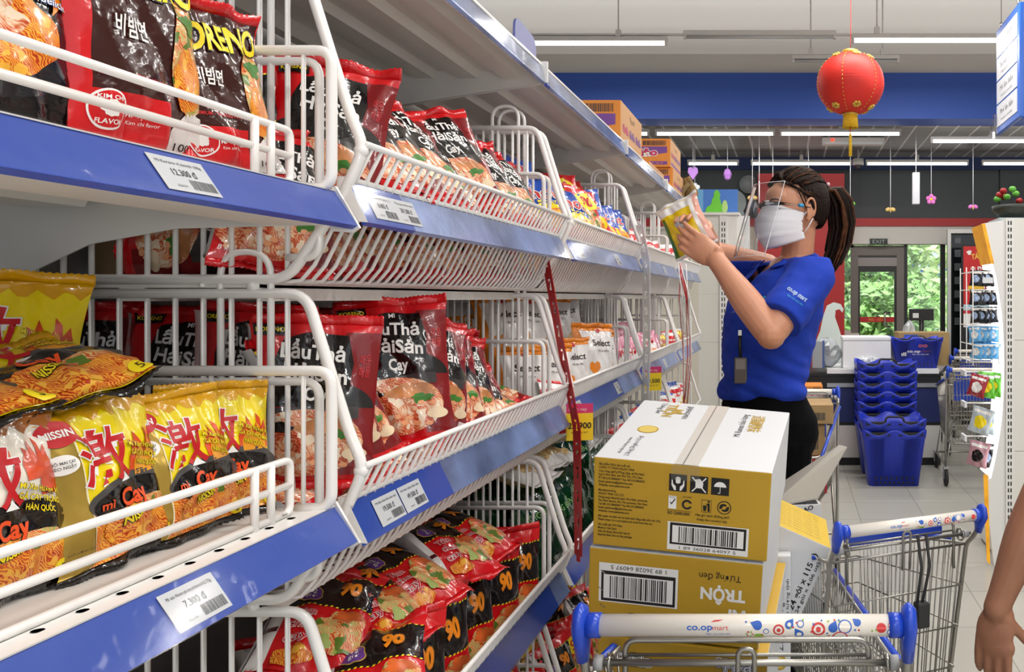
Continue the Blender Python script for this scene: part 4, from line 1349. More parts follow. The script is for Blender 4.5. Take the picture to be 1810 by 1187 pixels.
def carton_front_a(p, w, h):
    L = .013
    rows = ('Sản phẩm được sản xuất tại:', 'CÔNG TY TNHH PALDO VINA', 'Cụm công nghiệp Đồng Lạng, xã Phù Ninh,', 'huyện Phù Ninh, tỉnh Phú Thọ, Việt Nam.', 'ĐT 84-210-3860600 * Fax: 84-210-3860602', 'Email: paldovina@paldovina.com', 'Website: www.paldovina.com', '',
            'Manufactured by:', 'PALDO VINA CO.,LTD', 'Dong Lang industrial park, Phu Ninh commune,', 'Phu Ninh district, Phu Tho province, Viet Nam.', 'Tel: 84-210-3860600 * Fax 84-210-3860602', 'Email: paldovina@paldovina.com', 'Website: www.paldovina.com', '',
            'Bảo quản nơi khô ráo và tránh ánh nắng mặt trời trực tiếp', 'Please keep it in a cool place and avoid from the sun', '', 'Sản xuất tại: Việt Nam', 'Made in Viet Nam', 'Hạn sử dụng: Xem trên bao bì', 'Expired date: See on the package')
    y = h * .93
    for i, t in enumerate(rows):
        if t:
            p.text(t, w * .03, y, .0042, INK, 2, bold=.015, align='l', sx=.78)
        y -= .0064 if t else .003
    icons(p, w * .43, h * .70, h * .19)
    # marks below
    x = w * .43
    p.poly(pl_box(x, h * .5, x + w * .045, h * .645), WHITE_INK, 2)
    p.poly([(x + w * .008, h * .57), (x + w * .018, h * .545), (x + w * .04, h * .61), (x + w * .036, h * .62), (x + w * .018, h * .565), (x + w * .012, h * .58)], INK, 3)
    p.text('HACCP', x + w * .022, h * .63, .003, INK, 3, w=w * .035)
    cx, cy, r = x + w * .105, h * .56, h * .055
    p.poly(pl_ell(cx, cy, r, r), INK, 2); p.poly(pl_ell(cx, cy, r * .58, r * .58), GOLDBOX, 3); p.poly(pl_box(cx + r * .2, cy - r * .3, cx + r * 1.05, cy + r * .3), GOLDBOX, 4)
    p.text('JAS-ANZ', cx, h * .645, .003, INK, 2, w=w * .05)
    cx = x + w * .215
    for a, b in (((-.055, -.07), (.055, -.065)), ((-.055, .065), (.055, .07)), ((-.055, -.07), (-.051, .07)), ((.051, -.07), (.055, .07))):
        p.poly(pl_box(cx + a[0] * w * .5, h * .565 + a[1] * h, cx + b[0] * w * .5, h * .565 + b[1] * h), INK, 2)
    p.poly([(cx - w * .016, h * .51), (cx - w * .002, h * .51), (cx + w * .002, h * .57), (cx - w * .02, h * .57)], INK, 2)
    p.poly([(cx + w * .008, h * .505), (cx + w * .02, h * .505), (cx + w * .018, h * .6), (cx - w * .004, h * .59), (cx + w * .006, h * .57)], INK, 2)
    p.poly(pl_ell(cx + w * .012, h * .615, w * .006, w * .006), INK, 2)
    cx, r = x + w * .315, h * .075
    p.poly(pl_ell(cx, h * .565, r, r), INK, 2); p.poly(pl_ell(cx, h * .565, r * .86, r * .86), GOLDBOX, 3)
    p.poly(pl_ell(cx - r * .1, h * .565, r * .6, r * .6, a0=.6, a1=PI + .6), INK, 4); p.poly(pl_ell(cx + r * .1, h * .565, r * .6, r * .6, a0=PI + .6, a1=2 * PI + .6), INK, 4)
    p.poly(pl_ell(cx, h * .565, r * .25, r * .25), GOLDBOX, 5)
    p.poly(pl_box(x - w * .01, h * .482, x + w * .135, h * .486), INK, 2)
    p.text('ISO 22000:2005', x + w * .06, h * .455, .0055, INK, 2, bold=.02, w=w * .125)
    p.text('Hãy giữ sạch đường phố', x + w * .25, h * .46, .0046, INK, 2, bold=.01, w=w * .19)
    p.text('Keep the country tidy', x + w * .25, h * .41, .0046, INK, 2, bold=.01, w=w * .17)
    code_panel(p, w * .43, h * .035, w * .46, h * .32)

def carton_front_b(p, w, h):
    """printed upside down as the carton lies"""
    code_panel(p, w * .06, h * .38, w * .46, h * .46, True)
    p.text('Tương đen', w * .76, h * .80, .0125, INK, 2, rot=PI, w=w * .24)
    p.text('TRỘN', w * .78, h * .60, .022, WHITE_INK, 2, bold=.04, rot=PI, w=w * .25)
    p.text('Mì', w * .865, h * .37, .022, WHITE_INK, 2, bold=.04, rot=PI, w=w * .09)
    p.text('JJAJANGMEN', w * .75, h * .20, .0115, INK, 2, rot=PI, w=w * .26)
    p.text('Jjajangmen', w * .28, h * .17, .02, INK, 2, bold=.03, rot=PI, w=w * .5)

def brand_word(p, cx, cy, h, rot=0.0):
    p.text('Paldo', cx, cy, h, WHITE_INK, 3, bold=.10, rot=rot, sx=1.0)
    p.text('Paldo', cx, cy, h, INK, 2, bold=.14, rot=rot, sx=1.0)
    p.text('Paldo', cx, cy, h, INK, 4, bold=.05, rot=rot, sx=1.0)
    p.text('Paldo', cx, cy, h, WHITE_INK, 5, bold=.012, rot=rot, sx=1.0)

CW, CD, CHT = 0.308, 0.320, 0.1628
R1 = box_rot(0.1809, 0.0752, -0.081)
O1 = Vector((-0.3445, 1.4081, 1.0185))
def place_carton(mb, name, origin, Rm, label, group=None):
    o = mb.build(name)
    o.matrix_world = Matrix.Translation(origin) @ Rm
    return tag(o, label, 'carton', group)
GCT = 'mustard noodle cartons in the nearest trolley'
# top carton
mb = carton_base(CW, CD, CHT, GOLDBOX, BOXWHITE, BOXWHITE)
p = Print(); carton_front_a(p, CW, CHT); p.lay_on(mb, plane_fn((0, -0.0002, 0), (1, 0, 0), (0, 0, 1), .00015))
p = Print()
p.poly(pl_box(CW * .455, 0.0, CW * .5, CD), TAPE, 1); p.poly(pl_box(CW * .508, 0, CW * .59, CD), TAPE, 1)
p.poly(pl_box(CW * .5, 0.0, CW * .508, CD), mat('carton_seam', '#77736c', .7), 1)
p.text('MÌ', CW * .275, CD * .82, .02, TAPE_Y, 2, bold=.04, rot=-PI / 2)
p.text('TRỘN', CW * .225, CD * .83, .02, TAPE_Y, 2, bold=.04, rot=-PI / 2)
p.text('JJAJANGMEN', CW * .345, CD * .82, .011, INK_G, 2, rot=-PI / 2, w=CD * .24)
p.text('Tương đen', CW * .16, CD * .86, .012, INK_G, 2, rot=-PI / 2, w=CD * .2)
p.poly(pl_ell(CW * .175, CD * .47, .020, .020), TAPE_Y, 2); p.poly(pl_ell(CW * .175, CD * .47, .017, .017), mat('ink_gold_pale', '#d8bf5c', .4), 3)
p.text('2.76 kg (24 gói x 115 g)', CW * .165, CD * .2, .009, INK_G, 2, rot=PI / 2, w=CD * .3)
p.text('Khối lượng tịnh', CW * .115, CD * .2, .006, INK_G, 2, rot=PI / 2, w=CD * .24)
p.text('Mì Ramen hảo hạng', CW * .72, CD * .68, .013, INK_G, 2, rot=PI / 2, w=CD * .4)
for i in range(4):
    q = (CW * .81, CD * (.62 + i * .07))
    p.text('味噌麺道'[i], q[0], q[1], .022, TAPE_Y, 2, bold=.01, rot=-PI / 2)
p.lay_on(mb, plane_fn((0, 0, CHT + .0002), (1, 0, 0), (0, 1, 0), .00015))
# tape folded over the front edge
mb.add([(CW * .44, -.0008, CHT - .028), (CW * .60, -.0008, CHT - .028), (CW * .60, -.0008, CHT + .0006), (CW * .44, -.0008, CHT + .0006)], [(0, 1, 2, 3)], clear('tape_clear', alpha=.3, rough=.15))
place_carton(mb, 'noodle_carton', O1, R1, 'mustard and white noodle carton on top of the stack in the nearest trolley', GCT)
up = (R1 @ Vector((0, 0, 1)))
ax = (R1 @ Vector((1, 0, 0)))
# second carton, upside down
mb = carton_base(CW, CD, CHT, GOLDBOX, BOXWHITE, BOXWHITE)
p = Print(); carton_front_b(p, CW, CHT); p.lay_on(mb, plane_fn((0, -0.0002, 0), (1, 0, 0), (0, 0, 1), .00015))
for k in range(4):
    mb.tube([(.018 + .004 * (k % 2), -.001, CHT * (.15 + .2 * k)), (.026 + .004 * (k % 2), -.001, CHT * (.11 + .2 * k))], .0007, CHROME, 5)
place_carton(mb, 'noodle_carton', O1 - up * (CHT + .006) - ax * .006, R1, 'mustard noodle carton with upside-down lettering, second in the nearest trolley stack', GCT)
for k in (2, 3):
    mb = carton_base(CW, CD, CHT - .02, GOLDBOX, BOXWHITE, GOLDBOX)
    p = Print()
    brand_word(p, CW * .22, (CHT - .02) * .72, .022); brand_word(p, CW * .80, (CHT - .02) * .78, .022, PI)
    p.lay_on(mb, plane_fn((0, -0.0002, 0), (1, 0, 0), (0, 0, 1), .00015))
    place_carton(mb, 'noodle_carton', O1 - up * (CHT * k + .012 - .02 * (k - 2) - .02 + .0) - ax * (-.012), R1, 'mustard carton behind the white trolley handle, %s in the stack' % ('third' if k == 2 else 'lowest'), GCT)
# white carton standing behind the stack
mb = carton_base(.19, .034, .36, BOXWHITE, BOXWHITE, BOXWHITE)
p = Print()
p.text('2.76 kg (24 gói x 115 g)', .168, .25, .012, INK_G, 2, rot=PI / 2, w=.19, bold=.01); p.text('Khối lượng tịnh', .183, .26, .007, INK_G, 2, rot=PI / 2, w=.1)
p.poly(pl_ell(.165, .13, .017, .017), TAPE_Y, 2); p.poly(pl_ell(.165, .13, .012, .012), mat('ink_gold_pale', '#d8bf5c', .4), 3)
p.lay_on(mb, plane_fn((0, -0.0002, 0), (1, 0, 0), (0, 0, 1), .00015))
place_carton(mb, 'noodle_carton', Vector((-.187, 1.735, .533)), Matrix.Identity(4), 'thin white carton standing upright just behind the mustard stack in the trolley', GCT)
# tilted carton: white side to the camera, yellow end up
mb = carton_base(.30, .23, .30, BOXWHITE, BOXWHITE, mat('carton_yellow', '#d9b52a', .5))
p = Print()
p.text('2.76 kg ( 24 gói x 115 g)', .272, .165, .0125, INK, 2, rot=PI / 2, w=.22, bold=.02); p.text('97.44 oz ( 24 gói x 4.06 oz)', .287, .16, .008, INK, 2, rot=PI / 2, w=.2, bold=.01)
p.lay_on(mb, plane_fn((0, -0.0002, 0), (1, 0, 0), (0, 0, 1), .00015))
p = Print()
for i in range(9):
    p.text('Hướng dẫn sử dụng: cho vắt mì vào tô, thêm nước sôi', .15, .20 - i * .021, .006, mat('ink_olive', '#8a7a2a', .5), 2, w=.25)
p.lay_on(mb, plane_fn((0, 0, .3002), (1, 0, 0), (0, 1, 0), .00015))
rt = math.radians(24)
Rt = Matrix.Rotation(rt, 4, 'Y')
cor = Vector((.0925, 1.775, .897))     # top right front corner
org = cor - Rt @ Vector((.30, 0, .30))
place_carton(mb, 'noodle_carton', org, Rt, 'tilted white carton with yellow end leaning at the right of the stack', GCT)

# ================================================================== shopping trolleys
BLUE_PL = mat('trolley_blue_plastic', '#1d48c4', 0.3, coat=.3, bump=.05, bscale=200)
HANDLE_W = mat('handle_cream', '#ece5da', 0.28, coat=.5)
GREY_PL = mat('grey_plastic', '#a9a9aa', 0.5)
RUBBER = mat('dark_rubber', '#2b2b2c', 0.7)
WIRE = mat('trolley_wire', '#a9a69f', 0.3, metal=.9)

def handle_print(L, r):
    """lettering and dots of the handle wrap: u along the bar, v around it (angle * r)"""
    p = Print()
    T_B = mat('ink_wrap_blue', '#2f63c0', .4); T_R = mat('ink_wrap_red', '#d23a3a', .4); T_G = mat('ink_wrap_green', '#8ab33a', .4)
    cx = -L * .12 + .012
    p.text('co.op', cx - .016, .004, .0095, T_B, 2, bold=.02, w=.038)
    p.text('mart', cx + .0155, .003, .0075, T_R, 2, w=.024)
    p.text('bạn của mọi nhà', cx + .012, -.007, .0035, T_B, 2, w=.036)
    p.poly([(cx + .0, .0105), (cx + .012, .0115), (cx + .02, .0145), (cx + .006, .0135)], T_R, 2)
    x0 = L * .0
    def ring(x, y, r1, r2, m):
        p.poly(pl_ell(x, y, r1, r1, 20), m, 2); p.poly(pl_ell(x, y, r2, r2, 20), HANDLE_W, 3)
    def drop(x, y, s, m, a=0.0):
        q = [(s * math.cos(t), s * math.sin(t)) for t in [PI * (.75 + 1.5 * i / 14) for i in range(15)]] + [(0.0, s * 1.7)]
        q = [(x + u * math.cos(a) - v * math.sin(a), y + u * math.sin(a) + v * math.cos(a)) for u, v in q]
        p.poly(q, m, 2)
    drop(x0 + .02, .006, .007, T_B, 1.2); ring(x0 + .052, -.001, .0085, .0058, T_R); p.poly(pl_ell(x0 + .052, -.001, .003, .003, 14), T_R, 4)
    drop(x0 + .068, .007, .0065, T_B, -.6); p.poly(pl_ell(x0 + .068, .007, .003, .003, 12), HANDLE_W, 4)
    p.poly(pl_ell(x0 + .022, -.012, .008, .005, 18), T_G, 2); ring(x0 + .033, -.003, .0045, .0033, T_B); ring(x0 + .085, .008, .0055, .004, T_B)
    drop(x0 + .083, -.008, .007, T_B, .6); p.poly(pl_ell(x0 + .083, -.008, .004, .004, 14), HANDLE_W, 4)
    ring(x0 + .112, .0, .0105, .007, T_R); p.poly(pl_ell(x0 + .112, .0, .004, .004, 14), T_R, 4)
    drop(x0 + .134, .002, .007, T_B, -.4); ring(x0 + .152, .004, .0105, .0085, T_B); ring(x0 + .145, -.015, .012, .010, T_R)
    drop(x0 + .171, .010, .0055, T_B, .9); p.poly(pl_ell(x0 + .207, .002, .0075, .0075, 18), T_R, 2); ring(x0 + .219, -.004, .0035, .0024, T_B); ring(x0 + .22, .006, .003, .002, T_R)
    RR = random.Random(3)
    for i in range(26):
        p.poly(pl_ell(x0 + RR.uniform(0, .20), RR.uniform(-.016, .016), .0016, .0016, 8), (T_B, T_R, T_G)[i % 3], 2)
    for i in range(6):
        p.poly(pl_ell(x0 + .008 + .0045 * math.cos(i), -.008 + .0045 * math.sin(i), .0016, .0016, 8), (T_R, T_G)[i % 2], 2)
    return p

def trolley(name, label, loc, rz, L=.523, hz=.95, r=.0164, hb=.25, hf=.18, length=.80, zb=.86, zf=.74, zfl=.45, wires=True, sx=1.0, seat_gap=.06, group='shopping trolleys', wr=.0022, fine=True, flap=True):
    t = thing(name, label, 'shopping trolley', loc, rz, group)
    # handle bar
    hb_ = MB()
    hl = L / 2 - .042 * sx
    hb_.tube([(-hl, 0, hz), (hl, 0, hz)], r, HANDLE_W, 28)
    if fine:
        k = sx
        hp = handle_print(.527, .0164)
        us = []
        hp.lay_on(hb_, lambda u, v, l: (u * k, -(r + .00012 * l) * math.cos(v * k / r), hz + (r + .00012 * l) * math.sin(v * k / r)), (us, [(-.022 + i * .002) for i in range(23)]))
    ho = hb_.build('handle', t, fix=False)
    for s in (-1, 1):
        c = MB()
        c.tube([(s * hl, 0, hz), (s * (hl + .020 * sx), 0, hz)], r * 1.14, BLUE_PL, 24)
        x = s * (L / 2 - .011 * sx)
        c.tube([(x, -.002, hz + .034 * sx), (x, -.001, hz + .024 * sx), (x, 0, hz), (x, .008, hz - .024 * sx), (x, .012, hz - .058 * sx)],
               [(.003, .004 * sx), (.0115 * sx, .020 * sx), (.0135 * sx, .028 * sx), (.0125 * sx, .023 * sx), (.010 * sx, .013 * sx)], BLUE_PL, 18)
        co = c.build('end_cap', t)
        co['label'] = 'blue plastic handle end'
        MB().tube(fillet([(x, .011, hz - .04 * sx), (x, .03, zb + .02), (s * hb, .05, zb), (s * hb * .97, .12, zfl), (s * hb * .95, .16, .14)], .03, 4), .0075 * sx, WIRE, 8).build('upright_tube', t)
    # pivot rod with bushings, folded child seat frame, coin hook
    ys = seat_gap
    rod = MB().tube([(-hb, ys - .01, zb + .028), (hb, ys - .01, zb + .028)], .0055 * sx, WIRE, 10)
    rod.build('pivot_rod', t)
    for s in (-1, 1):
        b = MB().tube([(s * (hb - .022), ys - .01, zb + .028), (s * (hb - .008), ys - .01, zb + .028)], .012 * sx, GREY_PL, 14)
        b.build('bushing', t)
        MB().tube([(s * (hb - .03) + .004 * math.sin(a * .2), ys - .01 + .013 * math.sin(a), zb + .028 + .013 * math.cos(a)) for a in [i * .5 for i in range(26)]], .0028 * sx, WIRE, 6).build('wire_coil', t)
    sl = MB()
    w2 = hb * .78
    sl.tube(fillet([(-w2, ys, zb - .05), (-w2, ys, zb + .06), (w2, ys, zb + .06), (w2, ys, zb - .05)], .02, 5), .0048 * sx, WIRE, 10)
    sl.tube([(-w2, ys, zb + .036), (w2, ys, zb + .036)], .003 * sx, WIRE, 8)
    sl.build('seat_frame', t)
    hk = MB().tube(fillet([(-.013 * sx, ys - .017, zb - .03), (-.013 * sx, ys - .022, zb + .055), (.013 * sx, ys - .022, zb + .055), (.013 * sx, ys - .017, zb - .03)], .013 * sx, 6), .004 * sx, WIRE, 8)
    hk.build('coin_hook', t)
    # basket
    bk = MB()
    y0, y1 = ys + .005, ys + length
    rim = [(-hb, y0, zb), (-hf, y1, zf), (hf, y1, zf), (hb, y0, zb)]
    bk.tube(fillet(rim, .03, 4), .005 * sx, WIRE, 8)
    bk.tube([(-hb, y0, zb), (hb, y0, zb)], .0045 * sx, WIRE, 8)
    fb, ff = hb * .86, hf * .86
    lo = [(-fb, y0 + .03, zfl), (-ff, y1 - .06, zfl + .03), (ff, y1 - .06, zfl + .03), (fb, y0 + .03, zfl)]
    bk.tube(lo, .0045 * sx, WIRE, 8, closed=True)
    bk.build('basket_frame', t)
    def lerp(a, b, k):
        return tuple(a[i] + (b[i] - a[i]) * k for i in range(3))
    rows = 3
    for nm, A, B, A2, B2, n in (('side_grid', rim[0], rim[1], lo[0], lo[1], 24), ('side_grid', rim[3], rim[2], lo[3], lo[2], 24), ('front_grid', rim[1], rim[2], lo[1], lo[2], 14), ('rear_gate', rim[0], rim[3], lo[0], lo[3], 19)):
        g = MB()
        for i in range(1, n):
            g.tube([lerp(A, B, i / n), lerp(A2, B2, i / n)], wr * sx, WIRE, 5)
        for j in range(1, rows + 1):
            k = j / (rows + 1)
            g.tube([lerp(A, A2, k), lerp(B, B2, k)], wr * 1.2 * sx, WIRE, 5)
        g.build(nm, t)
    g = MB()
    for i in range(17):
        g.tube([lerp(lo[0], lo[3], i / 16), lerp(lo[1], lo[2], i / 16)], wr * sx, WIRE, 5)
    g.build('floor_grid', t)
    # blue side bumpers and folded seat flap
    for s in (-1, 1):
        MB().tube([(s * (hb + .004), y0 + .07, zb - .008), (s * (hf + .006), y1 - .01, zf + .003)], .0075 * sx, BLUE_PL, 8).build('bumper_rail', t)
    MB().box((-w2 + .01, ys + .03, zb - (.17 if flap else -.02)), (w2 - .01, ys + .035, zb + (-.02 if flap else .04)), BLUE_PL, bev=.002).build('seat_flap', t)
    # chassis and casters
    ch = MB()
    for s in (-1, 1):
        ch.tube(fillet([(s * fb, y0 + .03, zfl), (s * hb * .95, y0 + .06, .15), (s * hf * 1.05, y1 - .02, .13)], .05, 4), .008 * sx, WIRE, 8)
        ch.tube([(s * ff, y1 - .06, zfl + .03), (s * hf * 1.05, y1 - .05, .13)], .006, WIRE, 8)
    ch.tube([(-hf * 1.05, y1 - .02, .13), (hf * 1.05, y1 - .02, .13)], .008, WIRE, 8)
    ch.build('chassis', t)
    for s in (-1, 1):
        for yy, xx in ((y0 + .07, hb * .95), (y1 - .04, hf * 1.05)):
            wh = MB().lathe([(0.0, -.012), (.03, -.013), (.055, -.012), (.0625, -.008), (.0625, .008), (.055, .012), (.03, .013), (0.0, .012)], RUBBER, 22, M=Matrix.Translation((s * xx, yy, .0625)) @ Matrix.Rotation(PI / 2, 4, 'Y'))
            wo = wh.build('wheel', t)
            fk = MB().box((s * xx - .019, yy - .012, .055), (s * xx - .015, yy + .03, .14), GREY_PL).box((s * xx + .015, yy - .012, .055), (s * xx + .019, yy + .03, .14), GREY_PL).box((s * xx - .019, yy - .014, .13), (s * xx + .019, yy + .03, .145), GREY_PL)
            fk.build('caster_fork', wo)
    return t
trolley('shopping_trolley', 'nearest shopping trolley with mustard cartons, white handle and blue end caps', (-.068, 1.228, 0), 0, zb=.842)
t2 = trolley('shopping_trolley', 'shopping trolley standing askew right of the carton stack, with black strap', (.267, 1.735, 0), math.radians(23.4), L=.377, hz=.963, r=.0128, hb=.175, hf=.13, length=.46, zb=.885, zf=.80, zfl=.50, sx=.72, seat_gap=.045, flap=False)
st = MB()
for dx in (-.005, .016):
    st.tube([(.03 + dx, .02, .93), (.035 + dx, .012, .86), (.02 + dx * .6, .01, .78)], [(.004, .0012)] * 3, RUBBER, 6)
st.box((.015, .0, .73), (.045, .025, .785), RUBBER, bev=.004)
so = st.build('coin_lock_strap', t2); so['label'] = 'black strap and coin lock'
# third trolley behind the woman, loaded with brown and red cartons
t3 = trolley('shopping_trolley', 'loaded shopping trolley behind the woman, with its handle at the far side', (.005, 4.25, 0), PI, L=.527, hz=.952, hb=.25, hf=.13, length=.72, zb=.9, zf=.76, zfl=.5, fine=False)
for i, (x, y, z, w_, d_, h_, m, lb) in enumerate(((-.15, 3.82, .52, .33, .26, .17, mat('carton_red', '#a8242a', .5, vary=.1), 'red carton at the bottom of the loaded trolley behind the woman'),
                                                   (-.14, 3.84, .695, .31, .25, .15, KRAFT, 'brown carton on the red one in the loaded trolley behind the woman'),
                                                   (-.15, 3.82, .85, .36, .26, .09, KRAFT, 'topmost brown taped carton in the loaded trolley behind the woman'))):
    mb = carton_base(w_, d_, h_, m, m, m)
    pp = Print(); pp.barcode(w_ * .6, h_ * .2, w_ * .9, h_ * .6, INK_G, i); pp.text('24 gói x 75 g', w_ * .35, h_ * .7, .018, INK_G if i else WHITE_INK, 2); pp.lay_on(mb, plane_fn((0, -.0003, 0), (1, 0, 0), (0, 0, 1)))
    place_carton(mb, 'carton', Vector((x, y, z)), Matrix.Identity(4), lb, 'cartons in the loaded trolley')
# open carton in the askew trolley, flap up
oc = thing('open_carton', 'open white carton with raised brown flap in front of the woman', 'carton', (-.02, 2.05, .62), math.radians(8))
b = MB()
for lo, hi in (((-.15, -.003, 0), (.10, .003, .30)), ((-.15, .197, 0), (.10, .203, .30)), ((-.153, 0, 0), (-.147, .2, .30)), ((.097, 0, 0), (.103, .2, .30)), ((-.15, 0, 0), (.10, .2, .004))):
    b.box(lo, hi, BOXWHITE)
pp = Print(); pp.text('KHÔNG DÙNG DAO', .0, .27, .011, INK, 2, w=.17, bold=.02, rot=.3)
for i in range(3):
    pp.text('110 gói', .05, .235 - i * .024, .012, T_RED, 2, bold=.01, rot=.15)
pp.lay_on(b, plane_fn((0, -.0033, 0), (1, 0, 0), (0, 0, 1)))
b.build('body', oc)
f = MB(); fl0 = Vector((-.0, 0, .302)); 
f.add([(-.03, -.01, .298), (.10, .03, .306), (.19, .09, .425), (.175, .12, .425), (.02, .20, .305), (-.03, -.01, .302), (.10, .03, .31), (.19, .09, .429), (.175, .12, .429), (.02, .20, .309)],
      [(0, 1, 2, 3, 4), (9, 8, 7, 6, 5), (0, 1, 6, 5), (1, 2, 7, 6), (2, 3, 8, 7), (3, 4, 9, 8), (4, 0, 5, 9)], mat('flap_grey', '#b9b4ab', .7))
fo_ = f.build('flap', oc); fo_['label'] = 'raised cardboard flap'
# ================================================================== lamps under the ceiling
TUBE = mat('lit_tube', '#ffffff', 0.4, emit=4.0)
LAMP_W = mat('lamp_housing', '#dcd9d4', 0.5)
LAMP_G = 'fluorescent tube lamps'
def tube_lamp(x0, x1, y, z, label, lit=True, rods=(), zc=4.25, group=LAMP_G):
    t = thing('tube_lamp', label, 'ceiling lamp', ((x0 + x1) / 2, y, z), group=group)
    h = (x1 - x0) / 2
    MB().box((-h, -.02, .012), (h, .02, .045), LAMP_W, bev=.004).build('housing', t)
    MB().tube([(-h + .02, 0, -.004), (h - .02, 0, -.004)], .014, TUBE if lit else mat('unlit_tube', '#c9c8c6', .3), 12).build('tube', t)
    for s in (-1, 1):
        MB().box((s * (h - .012) - .01, -.016, -.02), (s * (h - .012) + .01, .016, .014), LAMP_W, bev=.003).build('lamp_holder', t)
    for rx in rods:
        MB().tube([(rx - (x0 + x1) / 2, 0, .045), (rx - (x0 + x1) / 2, 0, zc - z)], .006, LAMP_W, 6).box((rx - (x0 + x1) / 2 - .02, -.02, .045), (rx - (x0 + x1) / 2 + .02, .02, .1), LAMP_W).build('hanging_rod', t)
    return t
def PX(x, Y): return (x - 1395) * Y / F_PX
def PZ(y, Y): return CAM_H - (y - 526) * Y / F_PX
Yr = 6.3
tube_lamp(PX(910, Yr), PX(1180, Yr), Yr, PZ(76, Yr), 'lit tube lamp hanging before the blue beam, leftmost of its row', rods=(PX(1093, Yr),))
tube_lamp(PX(1208, Yr), PX(1478, Yr), Yr, PZ(69, Yr) + .02, 'unlit tube lamp between the two lit ones near the lantern', lit=False)
tube_lamp(PX(1505, Yr), PX(1778, Yr), Yr, PZ(71, Yr), 'lit tube lamp hanging behind the blue aisle sign', rods=(PX(1550, Yr),))
tg = MB().box((PX(900, Yr), Yr - .015, PZ(63, Yr)), (PX(1810, Yr), Yr + .015, PZ(60, Yr)), LAMP_W)
tag(tg.build('lamp_track'), 'long thin white lamp track above the hanging tube lamps', 'lamp track')
tube_lamp(PX(1400, 6.9), PX(1590, 6.9), 6.9, PZ(107, 6.9), 'short unlit white lamp bar seen behind the red lantern', lit=False, rods=(PX(1433, 6.9), PX(1560, 6.9)))
for a, b, y, Y, lb in ((1020, 1148, 236, 8.0, 'lit tube lamp under the grid ceiling, half hidden by the orange cartons'), (1158, 1370, 236, 8.0, 'lit tube lamp under the grid ceiling, left of the lantern tassel'), (1378, 1593, 236, 8.0, 'lit tube lamp under the grid ceiling just behind the lantern tassel'), (1645, 1860, 249, 7.9, 'lit tube lamp under the grid ceiling below the blue aisle sign'),
                    (1215, 1306, 289, 9.3, 'short lit tube lamp in the far row above the purple heart'), (1327, 1506, 289, 9.3, 'lit tube lamp in the far row above the woman'), (1530, 1712, 289, 9.3, 'lit tube lamp in the far row above the glass door'), (1735, 1915, 289, 9.3, 'lit tube lamp in the far row at the right edge')):
    tube_lamp(PX(a, Y), PX(b, Y), Y, PZ(y, Y), lb, group=LAMP_G, rods=(PX((a + b) / 2, Y),), zc=3.15)
em = thing('emergency_lamp', 'white emergency lamp with red light under the grid ceiling behind the tassel', 'emergency lamp', (PX(1508, 8.5), 8.5, PZ(252, 8.5)))
MB().box((-.33, -.05, -.03), (.33, .05, .05), LAMP_W, bev=.01).build('housing', em)
MB().box((-.3, -.052, -.025), (.3, -.05, .0), mat('lamp_pale', '#eef0f0', .3)).build('diffuser', em)
MB().ell((-.22, -.055, .02), (.02, .012, .012), mat('red_light', '#ff3018', .4, emit=3), 10).build('indicator', em)
MB().tube([(0, 0, .05), (0, 0, 3.15 - PZ(252, 8.5))], .006, LAMP_W, 6).build('hanging_rod', em)
dc = thing('dome_camera', 'white dome security camera under the ceiling edge', 'security camera', (PX(1517, 9.2), 9.2, PZ(290, 9.2)))
MB().lathe([(0, .06), (.06, .06), (.065, 0), (.06, -.01), (0.0, -.01)], LAMP_W, 18).build('mount', dc)
MB().ell((0, 0, -.01), (.045, .045, .05), mat('dark_dome', '#35383c', .1, coat=1), 14).build('dome', dc)
MB().tube([(0, 0, .06), (0, 0, 3.15 - PZ(290, 9.2))], .01, LAMP_W, 8).build('hanging_rod', dc)

# ================================================================== red paper lantern
ln = thing('paper_lantern', 'round red paper lantern with gold trim and yellow tassel', 'lantern', (PX(1503, 5.0), 5.0, PZ(148, 5.0)))
LR = mat('lantern_red', '#d8281c', .6)
lb = MB(); prof = []
for i in range(57):
    t = -1.32 + 2.64 * i / 56
    k = 1 + .012 * math.cos(i * PI)
    prof.append((.209 * math.cos(t) ** .9 * k, .183 * math.sin(t) / math.sin(1.32)))
lb.lathe(prof, LR, 48)
lb.build('shade', ln)
GT = mat('lantern_gold', '#d8b04a', .35, metal=.5)
for k in range(6):
    a = k * PI / 3 + .22
    rb_ = MB()
    for i in range(18):
        t = -1.15 + 2.3 * i / 18
        r_ = .2105 * math.cos(t) ** .9
        rb_.ell((r_ * math.cos(a), r_ * math.sin(a), .183 * math.sin(t) / math.sin(1.32)), (.0032, .0032, .006), GT, 6)
    rb_.build('gold_seam', ln)
for k in range(6):
    a = k * PI / 3 + .75
    for t in (-.95, .98):
        g = MB()
        for j in range(6):
            b_ = j * PI / 3
            aa, tt = a + .13 * math.cos(b_), t + .075 * math.sin(b_)
            r_ = .2115 * math.cos(tt) ** .9
            g.ell((r_ * math.cos(aa), r_ * math.sin(aa), .183 * math.sin(tt) / math.sin(1.32)), (.013, .013, .011), GT, 7)
        g.build('gold_flower', ln)
MB().lathe([(.045, .183), (.05, .19), (.05, .205), (.03, .212), (.0, .212)], GT, 20).build('top_cap', ln)
MB().lathe([(.048, -.183), (.05, -.19), (.045, -.2), (0, -.2)], GT, 20).build('bottom_cap', ln)
TY = mat('tassel_yellow', '#e8b91e', .6, vary=.25, vscale=90)
tb = MB()
for i in range(40):
    a = 2 * PI * i / 40
    tb.tube([(.04 * math.cos(a), .04 * math.sin(a), -.19), (.046 * math.cos(a), .046 * math.sin(a), -.275)], .004, TY, 5)
tb.build('fringe', ln)
